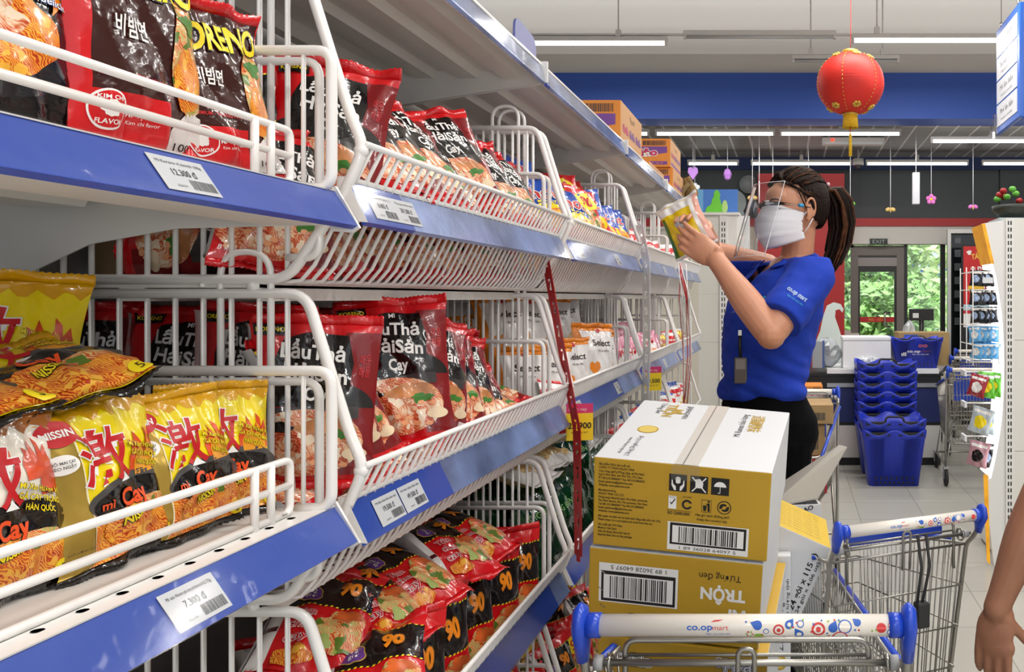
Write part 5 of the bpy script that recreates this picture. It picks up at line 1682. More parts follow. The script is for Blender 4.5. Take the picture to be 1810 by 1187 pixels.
MB().tube([(0, 0, -.2), (0, 0, -.32)], .003, LR, 6).tube([(0, 0, -.31), (0, 0, -.33), (0, 0, -.45)], [.006, .009, .011], TY, 8).build('tassel', ln)
MB().tube([(0, 0, .205), (.003, 0, .38), (0, 0, 4.25 - PZ(148, 5.0))], .0022, LR, 5).build('hanging_string', ln)

# ================================================================== aisle sign
sg = thing('aisle_sign', 'hanging blue aisle sign with four white text panels, upper right', 'sign', (1.376, 5.07, 0))
SB = mat('sign_blue', '#2a62c4', .35)
MB().box((.0, -.27, 2.53), (.03, .27, 3.22), SB, bev=.006).build('board', sg)
rows4 = (('Thực phẩm', 'Packaged food'), ('Thực phẩm công nghệ', 'Vegetarian food'), ('Mì ăn liền', 'Instant noodle'), ('Phở ăn liền', 'Instant noodle'))
for i, (a, b_) in enumerate(rows4):
    q = MB()
    z1 = 3.17 - i * .152
    q.box((-.003, -.225, z1 - .14), (0.001, .245, z1), mat('sign_white', '#e6e9ec', .35))
    Print().text(a, 0, z1 - .055, .034, mat('ink_sign_grey', '#6b7078', .5), 2, w=.30).text(b_, 0, z1 - .105, .02, mat('ink_sign_pale', '#9a9da5', .5), 2, w=.26).lay_on(q, lambda u, v, k: (-.003 - .0004 * k, .01 - u, v))
    q.build('text_panel', sg)
for yy in (-.2, .2):
    MB().tube([(.015, yy, 3.22), (.015, yy, 4.25)], .003, CHROME, 5).ell((.015, yy, 3.24), (.012, .012, .02), CHROME, 8).build('hanging_wire', sg)
MB().box((-.02, .24, 2.5), (-.012, .29, 2.66), clear('clear_tag', alpha=.5)).build('clear_tab', sg)

# ================================================================== orange cartons on the top shelf
ORC = mat('carton_orange', '#e8913a', .55, vary=.06); PUR = mat('carton_purple', '#7a4a9c', .5); PKI = mat('ink_pink', '#c83a6e', .45); OTAN = mat('carton_tan_side', '#c99a6c', .6)
def orange_carton(loc, w, d, h, label, rz=0.0, grp='orange and purple noodle cartons'):
    mb = carton_base(w, d, h, ORC, OTAN, ORC)
    p = Print()
    p.poly([(w * .45, h * .72), (w * .95, h * .72), (w * .95, h * .5), (w * .8, h * .45)], PUR, 2)
    p.poly([(w * .05, h * .72), (w * .38, h * .72), (w * .2, h * .4), (w * .05, h * .45)], PUR, 2)
    p.poly(pl_box(w * .05, h * .08, w * .95, h * .2), PUR, 2)
    p.text('MÌ TÔM CHUA CAY', w * .5, h * .14, h * .08, ORC, 3, w=w * .8)
    p.text('Hảo Hảo', w * .45, h * .48, h * .24, PKI, 5, bold=.05, w=w * .7, out=WHITE_INK, outw=.05, rot=.06)
    p.barcode(w * .6, h * .76, w * .93, h * .93, INK_G, 7, 3)
    p.text('CÔNG NGHỆ NHẬT BẢN', w * .33, h * .86, h * .09, INK_G, 3, w=w * .45)
    p.lay_on(mb, plane_fn((0, -.0003, 0), (1, 0, 0), (0, 0, 1)))
    p = Print()
    for k in range(3):
        p.text('Hảo Hảo', d * (.2 + .3 * k), h * .48, h * .16, PUR if k else PKI, 2, bold=.04, w=d * .24)
    p.poly(pl_box(d * .05, h * .1, d * .95, h * .18), PUR, 1); p.text('75 g x 30', d * .5, h * .8, h * .1, INK_G, 2)
    p.lay_on(mb, plane_fn((w + .0003, 0, 0), (0, 1, 0), (0, 0, 1)))
    o = mb.build('noodle_carton', loc=loc, rot=(0, 0, rz))
    return tag(o, label, 'carton', grp)
orange_carton((-.98, 2.84, 1.977), .385, .40, .172, 'large orange carton on the top shelf nearest the camera')
orange_carton((-.96, 4.15, 1.977), .36, .40, .145, 'lower orange carton of the two stacked at the far end of the top shelf')
orange_carton((-.965, 4.13, 2.123), .355, .38, .145, 'upper orange carton of the two stacked at the far end of the top shelf')
orange_carton((-.96, 3.45, 1.977), .36, .40, .06, 'flat orange carton lying between the large one and the stacked pair')
# crumpled brown paper bundle at the end of the shelf
bb = MB(); RR = random.Random(8)
for i in range(14):
    a, b_ = RR.uniform(-.05, .05), RR.uniform(-.05, .05)
    bb.tube([(a, b_, 0), (a * 1.3 + RR.uniform(-.02, .02), b_ * 1.3, .06), (a * 1.6 + RR.uniform(-.05, .05), b_ * 1.5, .13 + RR.uniform(-.02, .04))], [(.02, .012), (.022, .008), (.012, .004)], mat('dried_brown', '#8a7448', .7, vary=.4, vscale=30), 7)
tag(bb.build('dried_bundle', loc=(-.59, 4.56, 1.977)), 'bundle of dried brown stalks standing at the far end of the top shelf', 'dried bundle')

# ================================================================== white gondola end behind the woman
ge = thing('gondola_end', 'plain white gondola end with slotted post behind the woman', 'shelving', (-.55, 4.86, 0))
g = MB()
for z0, z1 in ((0.1, .6), (.603, 1.18), (1.183, 1.47), (1.473, 1.95)):
    g.box((0, 0, z0), (.24, .03, z1), mat('end_panel_cream', '#e4e2da', .45))
g.box((.175, -.005, 0), (.235, .0, 1.95), WHITE_PANEL)
g.build('back_panel', ge)
u = MB().box((.13, -.012, 0), (.175, .0, 1.95), WHITE_PANEL)
for i in range(52):
    for dx in (.142, .157):
        u.box((dx, -.0125, .1 + i * .035), (dx + .006, -.0119, .122 + i * .035), INK)
u.build('slotted_post', ge)
MB().box((-.01, -.02, 1.95), (.25, .4, 1.965), WHITE_PANEL).build('top_board', ge)
MB().box((.24, .0, 0), (.31, .03, 1.945), mat('bright_white_panel', '#efefee', .45)).build('side_panel', ge)
pc = MB().box((-.13, 0, 0), (.135, .015, .158), mat('picture_blue', '#4a7fd0', .4))
p = Print()
for (x, y, rx, ry, s_) in ((0, .06, .03, .06, 1), (-.02, .03, .03, .04, 2), (.03, .03, .03, .04, 3), (.005, .12, .02, .035, 4), (-.045, .02, .02, .035, 6)):
    p.poly(pl_blob(x, y, rx, ry, s_, wob=.06), mat('picture_green', '#6fcf3f', .4), 2)
p.poly(pl_blob(.055, .05, .018, .04, 9, wob=.06), mat('picture_pale_green', '#b9df8a', .4), 3)
p.poly(pl_box(-.13, .0, -.08, .158), mat('picture_sky', '#6fb1e2', .4), 1)
p.lay_on(pc, plane_fn((0, -.0003, 0), (1, 0, 0), (0, 0, 1), .0012))
pc.box((-.06, .015, 0), (.06, .07, .02), WHITE_PANEL)
tag(pc.build('picture_panel', loc=(-.455, 5.0, 1.966)), 'blue picture panel with green plant shapes on top of the white gondola end', 'picture')

# ================================================================== shop front: glazing and door
FRAME = mat('door_frame_bronze', '#6d655f', .45)
GL = clear('window_glass', (.96, 1, .98), .08, .02)
BLK = mat('black_frame', '#141414', .4)
Yf = 9.8
def wbox(x0, x1, y0, y1, m, dy=.06, Y=Yf):
    return (PX(x0, Y), Y, PZ(y1, Y)), (PX(x1, Y), Y + dy, PZ(y0, Y)), m
dr = MB()
for a in (wbox(1504, 1517, 451.1, 740, FRAME), wbox(1585, 1598, 451.1, 740, FRAME), wbox(1504, 1598, 434, 451, FRAME), wbox(1517, 1585, 455, 470, mat('door_panel_grey', '#8b8482', .4)), wbox(1517, 1585, 451, 455, BLK), wbox(1517, 1520, 470, 735, BLK, .05), wbox(1581, 1585, 470, 735, BLK, .05), wbox(1520, 1581, 470, 480, BLK, .05), wbox(1520, 1581, 720, 735, BLK, .05)):
    dr.box(*a)
do = tag(dr.build('door_1'), kind='structure')
gp = MB().box((PX(1520, Yf), Yf + .02, PZ(720, Yf)), (PX(1581, Yf), Yf + .026, PZ(480, Yf)), GL)
gp.build('glass_pane', do)
bd = MB().box((PX(1520, Yf), Yf + .012, PZ(569, Yf)), (PX(1581, Yf), Yf + .018, PZ(560, Yf)), mat('door_band_red', '#b3161e', .4))
Print().text('1900 - 15555', 0, 0, .035, mat('ink_band_gold', '#d9a23a', .4), 2, w=.2).lay_on(bd, plane_fn((PX(1549, Yf), Yf + .0115, PZ(564.5, Yf)), (1, 0, 0), (0, 0, 1), .001))
bd.build('red_band', do)
hd = MB().tube(fillet([(PX(1573, Yf), Yf + .01, PZ(552, Yf)), (PX(1563, Yf), Yf - .05, PZ(552, Yf)), (PX(1563, Yf), Yf - .05, PZ(577, Yf)), (PX(1573, Yf), Yf + .01, PZ(577, Yf))], .04, 5), .012, CHROME, 8)
hd.build('door_handle', do)
wn = MB()
for a in (wbox(1490, 1504, 584, 600, WALLW), wbox(1598, 1604, 425, 740, BLK, .04), wbox(1663, 1671, 425, 740, BLK), wbox(1500, 1509, 425, 437, FRAME)):
    wn.box(*a)
wo = tag(wn.build('window_1'), kind='structure')
MB().box((PX(1598, Yf), Yf + .03, 0.2), (PX(1664, Yf), Yf + .036, PZ(425, Yf)), GL).box((PX(1490, Yf), Yf + .03, .2), (PX(1504, Yf), Yf + .036, PZ(425, Yf)), GL).box((PX(1504, Yf), Yf + .03, PZ(434, Yf)), (PX(1598, Yf), Yf + .036, PZ(425, Yf)), GL).build('window_glass', wo)
struct(MB().box((PX(1488, Yf), Yf - .12, 0), (PX(1517, Yf), Yf + .1, PZ(588, Yf)), WALLW).box((PX(1585, Yf), Yf - .12, 0), (7, Yf + .1, PZ(588, Yf)), WALLW), 'wall_sill')
ex = MB().box((PX(1537, 9.75), 9.70, PZ(432.5, 9.75)), (PX(1568, 9.75), 9.74, PZ(422, 9.75)), BLK)
Print().text('EXIT', 0, 0, .045, mat('ink_exit', '#8d9a92', .5), 2, bold=.01, w=.15).lay_on(ex, plane_fn((PX(1552.5, 9.75), 9.699, PZ(427.3, 9.75)), (1, 0, 0), (0, 0, 1), .001))
tag(ex.build('exit_sign'), 'small black EXIT sign over the glass door', 'sign')
# polished mullion and dark glass wing with a poster
w2 = MB()
w2.box((PX(1675, 9.4), 9.4, 0), (PX(1681, 9.4), 9.46, PZ(405, 9.4)), CHROME).box((PX(1681, 9.4), 9.4, PZ(412, 9.4)), (PX(1775, 9.4), 9.45, PZ(405, 9.4)), CHROME)
w2.box((PX(1681, 9.5), 9.5, 0), (PX(1790, 9.5), 9.53, PZ(412, 9.5)), mat('dark_glass', '#17191b', .12, coat=.5))
for i in range(7):
    w2.box((PX(1687, 9.5), 9.49, PZ(430 + i * 24, 9.5)), (PX(1698, 9.5), 9.498, PZ(417 + i * 24, 9.5)), mat('dark_shelf_grey', '#5b6063', .3))
struct(w2, 'window_2')
ps = MB().box((PX(1703, 9.2), 9.2, PZ(578, 9.2)), (PX(1763, 9.2), 9.205, PZ(435, 9.2)), mat('poster_red', '#c81f22', .45)).box((PX(1700, 9.2), 9.206, 0), (PX(1766, 9.2), 9.22, PZ(432, 9.2)), BLK)
o_ = (PX(1703, 9.2), 9.1995, PZ(578, 9.2)); kx = 9.2 / F_PX
p = Print()
p.text('TÀI ẢNH', 34 * kx, 126 * kx, 9 * kx, mat('ink_poster_gold', '#f3c04a', .4), 2, bold=.03, w=40 * kx, rot=.06).text('TẶNG', 44 * kx, 113 * kx, 6 * kx, WHITE_INK, 2, bold=.02).text('01 Phần Mì', 34 * kx, 105 * kx, 6 * kx, WHITE_INK, 2, bold=.03, w=42 * kx, rot=.08)
p.poly(pl_blob(10 * kx, 132 * kx, 4 * kx, 4 * kx, 2, wob=.25), WHITE_INK, 2)
p.poly(pl_blob(24 * kx, 70 * kx, 15 * kx, 16 * kx, 5, wob=.1), mat('poster_yellow', '#f0c23a', .4), 2)
p.poly(pl_box(0, 0, 60 * kx, 30 * kx), WHITE_INK, 2); p.poly(pl_box(0, 24 * kx, 60 * kx, 30 * kx), mat('poster_rule', '#c81f22', .4), 3); p.poly(pl_box(0, 30 * kx, 60 * kx, 40 * kx), mat('poster_pale_blue', '#bfe0ea', .4), 2)
p.text('Miễn phí', 14 * kx, 35 * kx, 5 * kx, T_BLUE, 3)
p.lay_on(ps, plane_fn(o_, (1, 0, 0), (0, 0, 1), .0006))
tag(ps.build('poster'), 'red promotional poster with gold lettering on the dark glass', 'poster')
MB_ = MB().lathe([(0, -.05), (.05, -.05), (.11, 0), (.11, .02), (0, .02)], mat('disc_grey', '#8d9290', .5), 24, M=Matrix.Translation((PX(1323, 9.7), 9.70, PZ(326, 9.7))) @ Matrix.Rotation(PI / 2, 4, 'X'))
tag(MB_.build('wall_speaker'), 'small round grey wall speaker on the dark fascia', 'speaker')
cl = MB()
for x, y, r in ((1252, 362, 22), (1296, 358, 23), (1303, 380, 13), (1270, 372, 24)):
    cl.prism(pl_ell(PX(x, 9.6), PZ(y, 9.6), r * 9.6 / F_PX, r * 9.6 / F_PX, 24), 9.58 + .01 * (r % 3), 9.74, mat('cloud_grey', '#8d9795', .5))
tag(cl.build('cloud_decoration'), 'grey cloud-shaped decoration on the dark fascia behind the picture', 'decoration')

# outdoors
GRD = mat('street_ground', '#b9b4a6', .9)
struct(MB().box((-20, 9.9, -.06), (25, 60, -.01), GRD), 'street')
LEAF = mat('leaf_green', '#9cc878', .5, vary=.5, vscale=3); LEAF2 = mat('leaf_pale', '#c4e09a', .5, vary=.35, vscale=3); BARK = mat('bark', '#6d5b45', .8)
def tree(x, y, h, r, n, seed, label, m):
    t = thing('street_tree', label, 'tree', (x, y, 0), group='trees beyond the glass front')
    RR = random.Random(seed)
    MB().tube([(0, 0, 0), (.05, 0, h * .4), (-.03, .02, h * .75)], [.06, .045, .02], BARK, 8).build('trunk', t)
    f = MB(); V, F = [], []
    for i in range(n):
        a, b_, c = RR.gauss(0, r * .5), RR.gauss(0, r * .4), RR.uniform(.12, 1.0) ** .8 * h
        k = .11 * RR.uniform(.6, 1.3)
        d = Vector((RR.uniform(-1, 1), RR.uniform(-1, 1), RR.uniform(-.6, .6))).normalized(); e = d.orthogonal().normalized()
        c0 = Vector((a, b_, c)); j = len(V)
        V += [c0 - d * k, c0 + e * k * .4, c0 + d * k, c0 - e * k * .4]; F.append((j, j + 1, j + 2, j + 3))
    f.add(V, F, m)
    f.build('foliage', t, fix=False)
tree(1.0, 13.5, 3.4, 1.2, 2600, 1, 'bushy green tree seen through the glass door', LEAF)
tree(2.0, 14.2, 3.0, 1.1, 2200, 2, 'pale green tree seen through the window right of the door', LEAF2)
tree(.2, 15.0, 3.8, 1.3, 1800, 3, 'green tree at the left beyond the glass door', LEAF2)
tree(1.6, 12.6, 1.7, .9, 1800, 4, 'low shrub outside, in front of the taller trees', LEAF)
bl = thing('street_house', 'white and pale blue shop house across the street', 'building', (4.6, 24, 0))
MB().box((-1.6, 0, 0), (3, 4, 5.2), mat('house_white', '#cfd6de', .8)).build('walls', bl)
MB().box((-1.7, -.15, 2.0), (3, -.0, 2.7), mat('house_sign', '#e8eef4', .6)).build('sign_board', bl)
q = MB(); Print().text('DI ĐỘNG', .2, 2.3, .35, T_BLUE, 2, bold=.04).lay_on(q, plane_fn((-.5, -.16, 0), (1, 0, 0), (0, 0, 1), .002)); q.build('sign_lettering', bl)
MB().box((-1.2, -.05, 3.3), (.2, .0, 4.4), mat('house_window', '#4b5560', .3)).build('window', bl)
MB().box((-1.7, -.4, 4.7), (3, 0, 4.9), mat('house_roof', '#b98f7d', .8)).build('canopy', bl)

# ================================================================== checkout
Yc = 6.93
ck = thing('checkout_counter', 'dark checkout counter with white top edge and navy front', 'counter', (0, 0, 0))
NAVY = mat('counter_navy', '#1d2a66', .5); CBLK = mat('counter_black', '#17181b', .5); STEEL = mat('counter_steel', '#a9adb3', .35, metal=.6)
x0, x1 = PX(1425, Yc), PX(1664, Yc)
MB().box((x0, Yc + .02, .6), (x1, Yc + .7, .80), CBLK).build('body', ck)
MB().box((x0 + .18, Yc, PZ(660, Yc)), (x1 - .02, Yc + .66, PZ(652, Yc)), mat('counter_white', '#e9eaec', .4)).box((x0, Yc + .01, PZ(660, Yc) - .02), (x1 + .02, Yc + .68, PZ(660, Yc)), CBLK).build('top', ck)
MB().box((x0 + .18, Yc, PZ(684, Yc)), (x1 - .02, Yc + .02, PZ(677, Yc)), STEEL).build('bumper', ck)
for a, b_ in ((x0, .5 * (x0 + x1) - .005), (.5 * (x0 + x1) + .005, x1)):
    MB().box((a, Yc + .01, PZ(746, Yc)), (b_, Yc + .03, PZ(686, Yc)), NAVY).build('front_panel', ck)
MB().box((x0, Yc + .02, PZ(752, Yc)), (x1, Yc + .66, PZ(746, Yc)), CBLK).build('dark_rail', ck)
MB().box((x0, Yc + .015, .07), (x1, Yc + .66, PZ(752, Yc)), mat('counter_base', '#d6d4d0', .5)).build('base', ck)
MB().box((x0, Yc + .04, 0), (x1, Yc + .62, .07), CBLK).build('plinth', ck)
ZT = PZ(652, Yc)
sb_ = thing('foam_box', 'large white foam box standing on the checkout counter', 'box', (PX(1490, 7.0), 7.0, ZT))
MB().box((0, 0, 0), (.42, .3, .24), mat('foam_white', '#ecedef', .7), bev=.008).build('body', sb_)
MB().box((-.004, -.004, .24), (.424, .304, .275), mat('foam_white', '#ecedef', .7), bev=.008).build('lid', sb_)
cb = MB().box((0, 0, 0), (.46, .3, .30), mat('carton_tan', '#a98c5c', .7, vary=.06), bev=.003)
Print().poly(pl_box(.05, .24, .17, .28), T_BLUE, 1).text('KHẨU TRANG', .24, .17, .03, T_BLUE, 2).lay_on(cb, plane_fn((0, -.0004, 0), (1, 0, 0), (0, 0, 1)))
tag(cb.build('carton', loc=(PX(1590, 7.25), 7.3, ZT)), 'tan cardboard box behind the blue basket on the counter', 'carton')
pd = thing('pole_display', 'black customer price display on a pole behind the counter boxes', 'display', (PX(1635, 7.42), 7.62, ZT))
MB().tube([(0, 0, 0), (0, 0, .42)], .022, BLK, 10).build('pole', pd)
MB().box((-.115, -.02, .40), (.115, .02, .51), BLK, bev=.006).build('screen', pd)
MB().box((-.085, -.022, .425), (-.03, -.0195, .47), mat('sticker_white', '#d3d6d6', .4)).build('sticker', pd)
MB().lathe([(.08, 0), (.08, .012), (0, .015)], BLK, 18).build('base', pd)
wv = MB()
k7 = 7.6 / F_PX
WP = [(1440, 652), (1494, 652), (1492, 610), (1483, 580), (1476, 560), (1477, 548), (1484, 546), (1489, 552), (1491, 546), (1486, 537), (1474, 534), (1462, 540), (1455, 560), (1450, 585), (1440, 610)]
wv.prism([(PX(a, 7.6), PZ(b_, 7.6)) for a, b_ in WP], 7.6, 7.66, mat('wave_pale', '#d2dcd8', .5))
tag(wv.build('wave_decoration'), 'pale grey-green curling wave board standing behind the checkout', 'decoration')
def bag(loc, r, m, label, seed):
    mb = MB(); RR = random.Random(seed); V, F = [], []
    n, k = 18, 10
    for i in range(k):
        t = PI * i / (k - 1)
        for j in range(n):
            a = 2 * PI * j / n
            q = 1 + RR.uniform(-.16, .16)
            V.append((r[0] * q * math.sin(t) * math.cos(a), r[1] * q * math.sin(t) * math.sin(a), r[2] + r[2] * -math.cos(t) * (1 + RR.uniform(-.05, .05))))
    for i in range(k - 1):
        for j in range(n):
            F.append((i * n + j, i * n + (j + 1) % n, (i + 1) * n + (j + 1) % n, (i + 1) * n + j))
    mb.add(V, F, m, False)
    return tag(mb.build('plastic_bag', loc=loc), label, 'bag', 'plastic bags at the checkout')
BAGM = mat('bag_white_blue', '#cfd3da', .3, coat=.4, vary=.45, vscale=30); BAGG = mat('bag_grey', '#aab0b4', .25, coat=.5, vary=.3)
bag((PX(1532, 6.98), 6.985, ZT), (.10, .05, .055), BAGM, 'crumpled white and blue plastic bag on the counter before the foam box', 1)
bag((PX(1462, 7.05), 7.12, ZT), (.13, .08, .13), BAGG, 'pale plastic bag heaped at the left end of the counter', 2)
bag((PX(1610, 7.42), 7.53, ZT + .0), (.07, .06, .20), BAGG, 'tall grey plastic bag behind the foam box', 3)
rg = thing('cash_drawer', 'grey and blue metal box at the left end of the counter', 'box', (PX(1436, 6.98), 7.0, ZT - .0))
MB().box((0, 0, 0), (.09, .12, .24), STEEL, bev=.004).build('body', rg)
MB().box((.09, -.002, .0), (.105, .122, .24), mat('box_blue_edge', '#4a5f9a', .5)).build('side', rg)
for i in range(5):
    orange_carton((PX(1412, 6.4), 6.4, .15 * i), .19, .28, .148, '%s orange carton of the stack behind the woman, from the floor up' % NUM[i], grp='orange cartons stacked behind the woman')

# ================================================================== shopping baskets
BB = mat('basket_blue', '#1f35b8', .38, vary=.05)
BDK = mat('basket_handle_black', '#151517', .5)
def basket_mesh(mb_, W=.50, D=.36, H=.42, wt=.39, dt=.27):
    """open tapered basket with a waved double rim, 3 mm walls"""
    n = 48
    def ring(w_, d_, z, wave=0.0, ins=0.0):
        out = []
        per = fillet([(-w_ / 2, -d_ / 2, 0), (w_ / 2, -d_ / 2, 0), (w_ / 2, d_ / 2, 0), (-w_ / 2, d_ / 2, 0)], .045, 4, True)
        q = []
        for k in range(len(per)):       # extra points along the straight runs so the rim can wave
            a, b_ = per[k], per[(k + 1) % len(per)]
            m_ = 9 if (k % 5) == 4 else 1
            q += [a.lerp(b_, j / m_) for j in range(m_)]
        for p_ in q:
            zz = z
            if wave and abs(p_.y) > d_ * .40:
                zz += wave * math.cos(p_.x / (w_ / 2) * PI * 2.0)
            out.append((p_.x, p_.y, zz))
        return out
    rings = [ring(wt, dt, 0), ring(wt + (W - wt) * .8, dt + (D - dt) * .8, H * .87), ring(W - .012, D - .012, H * .87, .018), ring(W, D, H - .012, .022), ring(W - .004, D - .004, H, .022), ring(W - .022, D - .022, H, .022, 0), ring(W - .03, D - .03, H * .8), ring(wt - .006, dt - .006, .006)]
    n = len(rings[0])
    V = [p for r_ in rings for p in r_]
    F = [(i * n + j, i * n + (j + 1) % n, (i + 1) * n + (j + 1) % n, (i + 1) * n + j) for i in range(len(rings) - 1) for j in range(n)]
    F.append(tuple(range(n - 1, -1, -1))); F.append(tuple((len(rings) - 1) * n + j for j in range(n)))
    mb_.add(V, F, BB, True)
    return mb_
def make_basket(label, loc, group):
    t = thing('shopping_basket', label, 'shopping basket', loc, group=group)
    b = basket_mesh(MB())
    for row, (zz, nn) in enumerate(((.018, 9), (.055, 8))):
        for i in range(nn):
            x = -.14 + .28 * i / (nn - 1)
            k = zz / (.42 * .8) * .8
            yy = -(.27 + .09 * k) / 2 - .0008
            b.prism([(x - .009, zz), (x + .009, zz), (x + .006, zz + .02), (x - .006, zz + .02)], yy - .0015, yy + .004, BDK)
    b.build('shell', t, fix=False)
    h = MB().tube(fillet([(-.075, -.17, .415), (-.06, -.155, .455), (.06, -.155, .455), (.075, -.17, .415)], .02, 4), .008, BDK, 8)
    h.build('handle', t)
    for s in (-1, 1):
        MB().box((s * .125 - .095, -.1785, .39), (s * .125 + .095, -.1685, .421), BDK, bev=.004).build('folded_grip', t)
    return t
GB = 'blue baskets stacked before the checkout'
bx, by = PX(1580, 6.2), 6.32
b0 = make_basket('front blue basket standing on the floor before the checkout', (bx, by, 0), GB)
b1 = copy_tree(b0); b1.location.z = .082; tag(b1, 'upper one of the two nested blue baskets in the front stack', 'shopping basket', GB)
for i in range(7):
    c = copy_tree(b0); c.location = (PX(1570, 6.6) - .01 + .003 * (i % 2), 6.74, .082 * i)
    tag(c, '%s blue basket from the floor in the tall stack before the checkout' % NUM[i], 'shopping basket', GB)
c = copy_tree(b0); c.scale = (.92, .92, .62); c.location = (PX(1621, 7.0), 7.13, ZT)
tag(c, 'blue basket with white store lettering standing on the checkout counter', 'shopping basket')
lg = MB()
p = Print()
p.text('co.op', -.035, .0, .04, WHITE_INK, 2, bold=.02).text('mart', .075, .0, .035, mat('ink_basket_red', '#7a2a55', .5), 2).text('Bạn của mọi nhà', .03, -.045, .016, WHITE_INK, 2)
for sgx in (-1, 1):
    p.poly(pl_ell(sgx * .022 + .05, .075, .022, .022), mat('ink_ring_orange', '#d8683a', .5), 2); p.poly(pl_ell(sgx * .022 + .05, .075, .014, .014), BB, 3); p.poly(pl_ell(sgx * .022 + .05, .075, .006, .006), mat('ink_ring_orange', '#d8683a', .5), 4)
for i in range(3):
    p.poly(pl_box(-.15 + i * .017, -.07, -.139 + i * .017, -.03 + (.012 if i else .0)), WHITE_INK, 2)
p.lay_on(lg, plane_fn((-.0, -.163, .245), (1, 0, 0), (0, -.13, 1)))
lo_ = lg.build('store_lettering', c); lo_['label'] = 'white and red store lettering'

# trolleys parked at the right
tt = trolley('shopping_trolley', 'empty trolley parked right of the checkout, blue handle end toward the counter', (PX(1722, 6.07) + .05, 6.07, 0), 0, L=.52, hz=.905, r=.016, hb=.25, hf=.18, length=.78, zb=.83, zf=.70, zfl=.33, fine=False, group='trolleys parked by the checkout')
c = copy_tree(tt); c.location.y += 1.2; c.location.x += .26
tag(c, 'second trolley parked behind the one right of the checkout', 'shopping trolley', 'trolleys parked by the checkout')
c = copy_tree(tt); c.location.y += 2.15; c.location.x += .5
tag(c, 'farthest parked trolley near the dark glass wing', 'shopping trolley', 'trolleys parked by the checkout')

# ================================================================== endcap display at the right
Ye = 4.34
ed = thing('endcap_display', 'white endcap shelf with curved lit side panel and slotted post', 'shelving', (0, Ye, 0))
ex0 = PX(1776, Ye)
arc = []
for i in range(25):
    y_ = 452 + (845 - 452) * i / 24
    t = (y_ - 648) / 200
    arc.append((PX(1775 - 24 * min(1.2, abs(t)) ** 2.2, Ye), PZ(y_, Ye)))
poly = [(PX(1777, Ye), PZ(388, Ye)), (PX(1736, Ye), PZ(395, Ye))] + [(PX(1751, Ye), PZ(470, Ye))][:0] + arc + [(PX(1741, Ye), PZ(850, Ye)), (PX(1757, Ye), PZ(1000, Ye)), (PX(1777, Ye), PZ(1000, Ye))]
MB().prism(poly, 0.0, .03, mat('endcap_white', '#e9e8e6', .4)).build('curved_side_panel', ed)
LED = mat('edge_light', '#ffffff', .4, emit=2.6)
lt = MB()
for (a, b_) in zip(arc, arc[1:]):
    lt.add([(a[0] - .002, .004, a[1]), (b_[0] - .002, .004, b_[1]), (b_[0] - .002, .24, b_[1]), (a[0] - .002, .24, a[1])], [(0, 1, 2, 3)], LED)
lt.build('lit_back_panel', ed)
bp = MB()
for z0, z1 in ((.12, .62), (.623, 1.22), (1.223, 1.88)):
    bp.box((PX(1777, Ye), -.0, z0), (2.3, .04, z1), mat('end_panel_cream', '#e4e2da', .45))
bp.box((PX(1770, Ye), -.015, 0.02), (2.3, .5, .12), WHITE_PANEL)
bp.build('back_panel', ed)
sp = MB().box((PX(1777, Ye), -.012, .0), (PX(1792, Ye), 0, 1.88), WHITE_PANEL)
for i in range(48):
    for dx in (.010, .024):
        sp.box((PX(1777, Ye) + dx, -.0126, .15 + i * .036), (PX(1777, Ye) + dx + .007, -.0119, .172 + i * .036), INK)
sp.build('slotted_post', ed)
orp = MB().add([(PX(1735, Ye), .0, PZ(396, Ye)), (PX(1735, Ye), .24, PZ(396, Ye)), (PX(1752, Ye), .24, PZ(466, Ye)), (PX(1752, Ye), 0, PZ(466, Ye))], [(0, 1, 2, 3)], mat('endcap_orange', '#f0a21e', .4, emit=.3, vary=.4, vscale=12))
orp.prism([(PX(1735, Ye), PZ(395, Ye)), (PX(1741, Ye), PZ(395, Ye)), (PX(1757, Ye), PZ(466, Ye)), (PX(1751, Ye), PZ(466, Ye))], -.004, .0, mat('endcap_orange', '#f0a21e', .4))
orp.build('orange_edge_sign', ed)
orp = MB().prism([(PX(1738, Ye), PZ(838, Ye)), (PX(1746, Ye), PZ(838, Ye)), (PX(1750, Ye), PZ(998, Ye)), (PX(1744, Ye), PZ(990, Ye))], -.004, .0, mat('endcap_orange', '#f0a21e', .4))
orp.build('orange_edge_sign', ed)
MB().box((PX(1760, Ye), .02, 0), (PX(1768, Ye), .06, .03), BLK).build('foot', ed)
def plain(col, W, H, acc):
    p = Print(); p.poly(pl_blob(0, .45, .6, .22, 4, wob=.1), acc, 1); p.poly(pl_box(-.8, .75, .8, .85), PK_WHITE, 1)
    return dict(W=W, H=H, T=.03, base=col, back=col, print=p, seal=col)
for nm, col, acc in (('snack_dark', C('#15171c', .15), mat('ink_pale_blue', '#9fb4d6', .4)), ('snack_blue', C('#5fa8dc', .2), PK_WHITE), ('snack_green', C('#5fb52c', .2), T_YEL), ('snack_red', C('#9c1c2c', .2), PK_WHITE), ('snack_pink', C('#b98a94', .2), PK_BLACK), ('snack_clear', C('#b9c3c8', .15), YEL)):
    DESIGNS[nm] = (lambda col=col, acc=acc: plain(col, .1, .13, acc))
    DESC[nm] = {'snack_dark': 'small dark glossy pack', 'snack_blue': 'small light blue pack', 'snack_green': 'green snack pack', 'snack_red': 'red snack pack', 'snack_pink': 'pink and dark snack pack', 'snack_clear': 'clear and yellow snack pack'}[nm]
rk = MB()
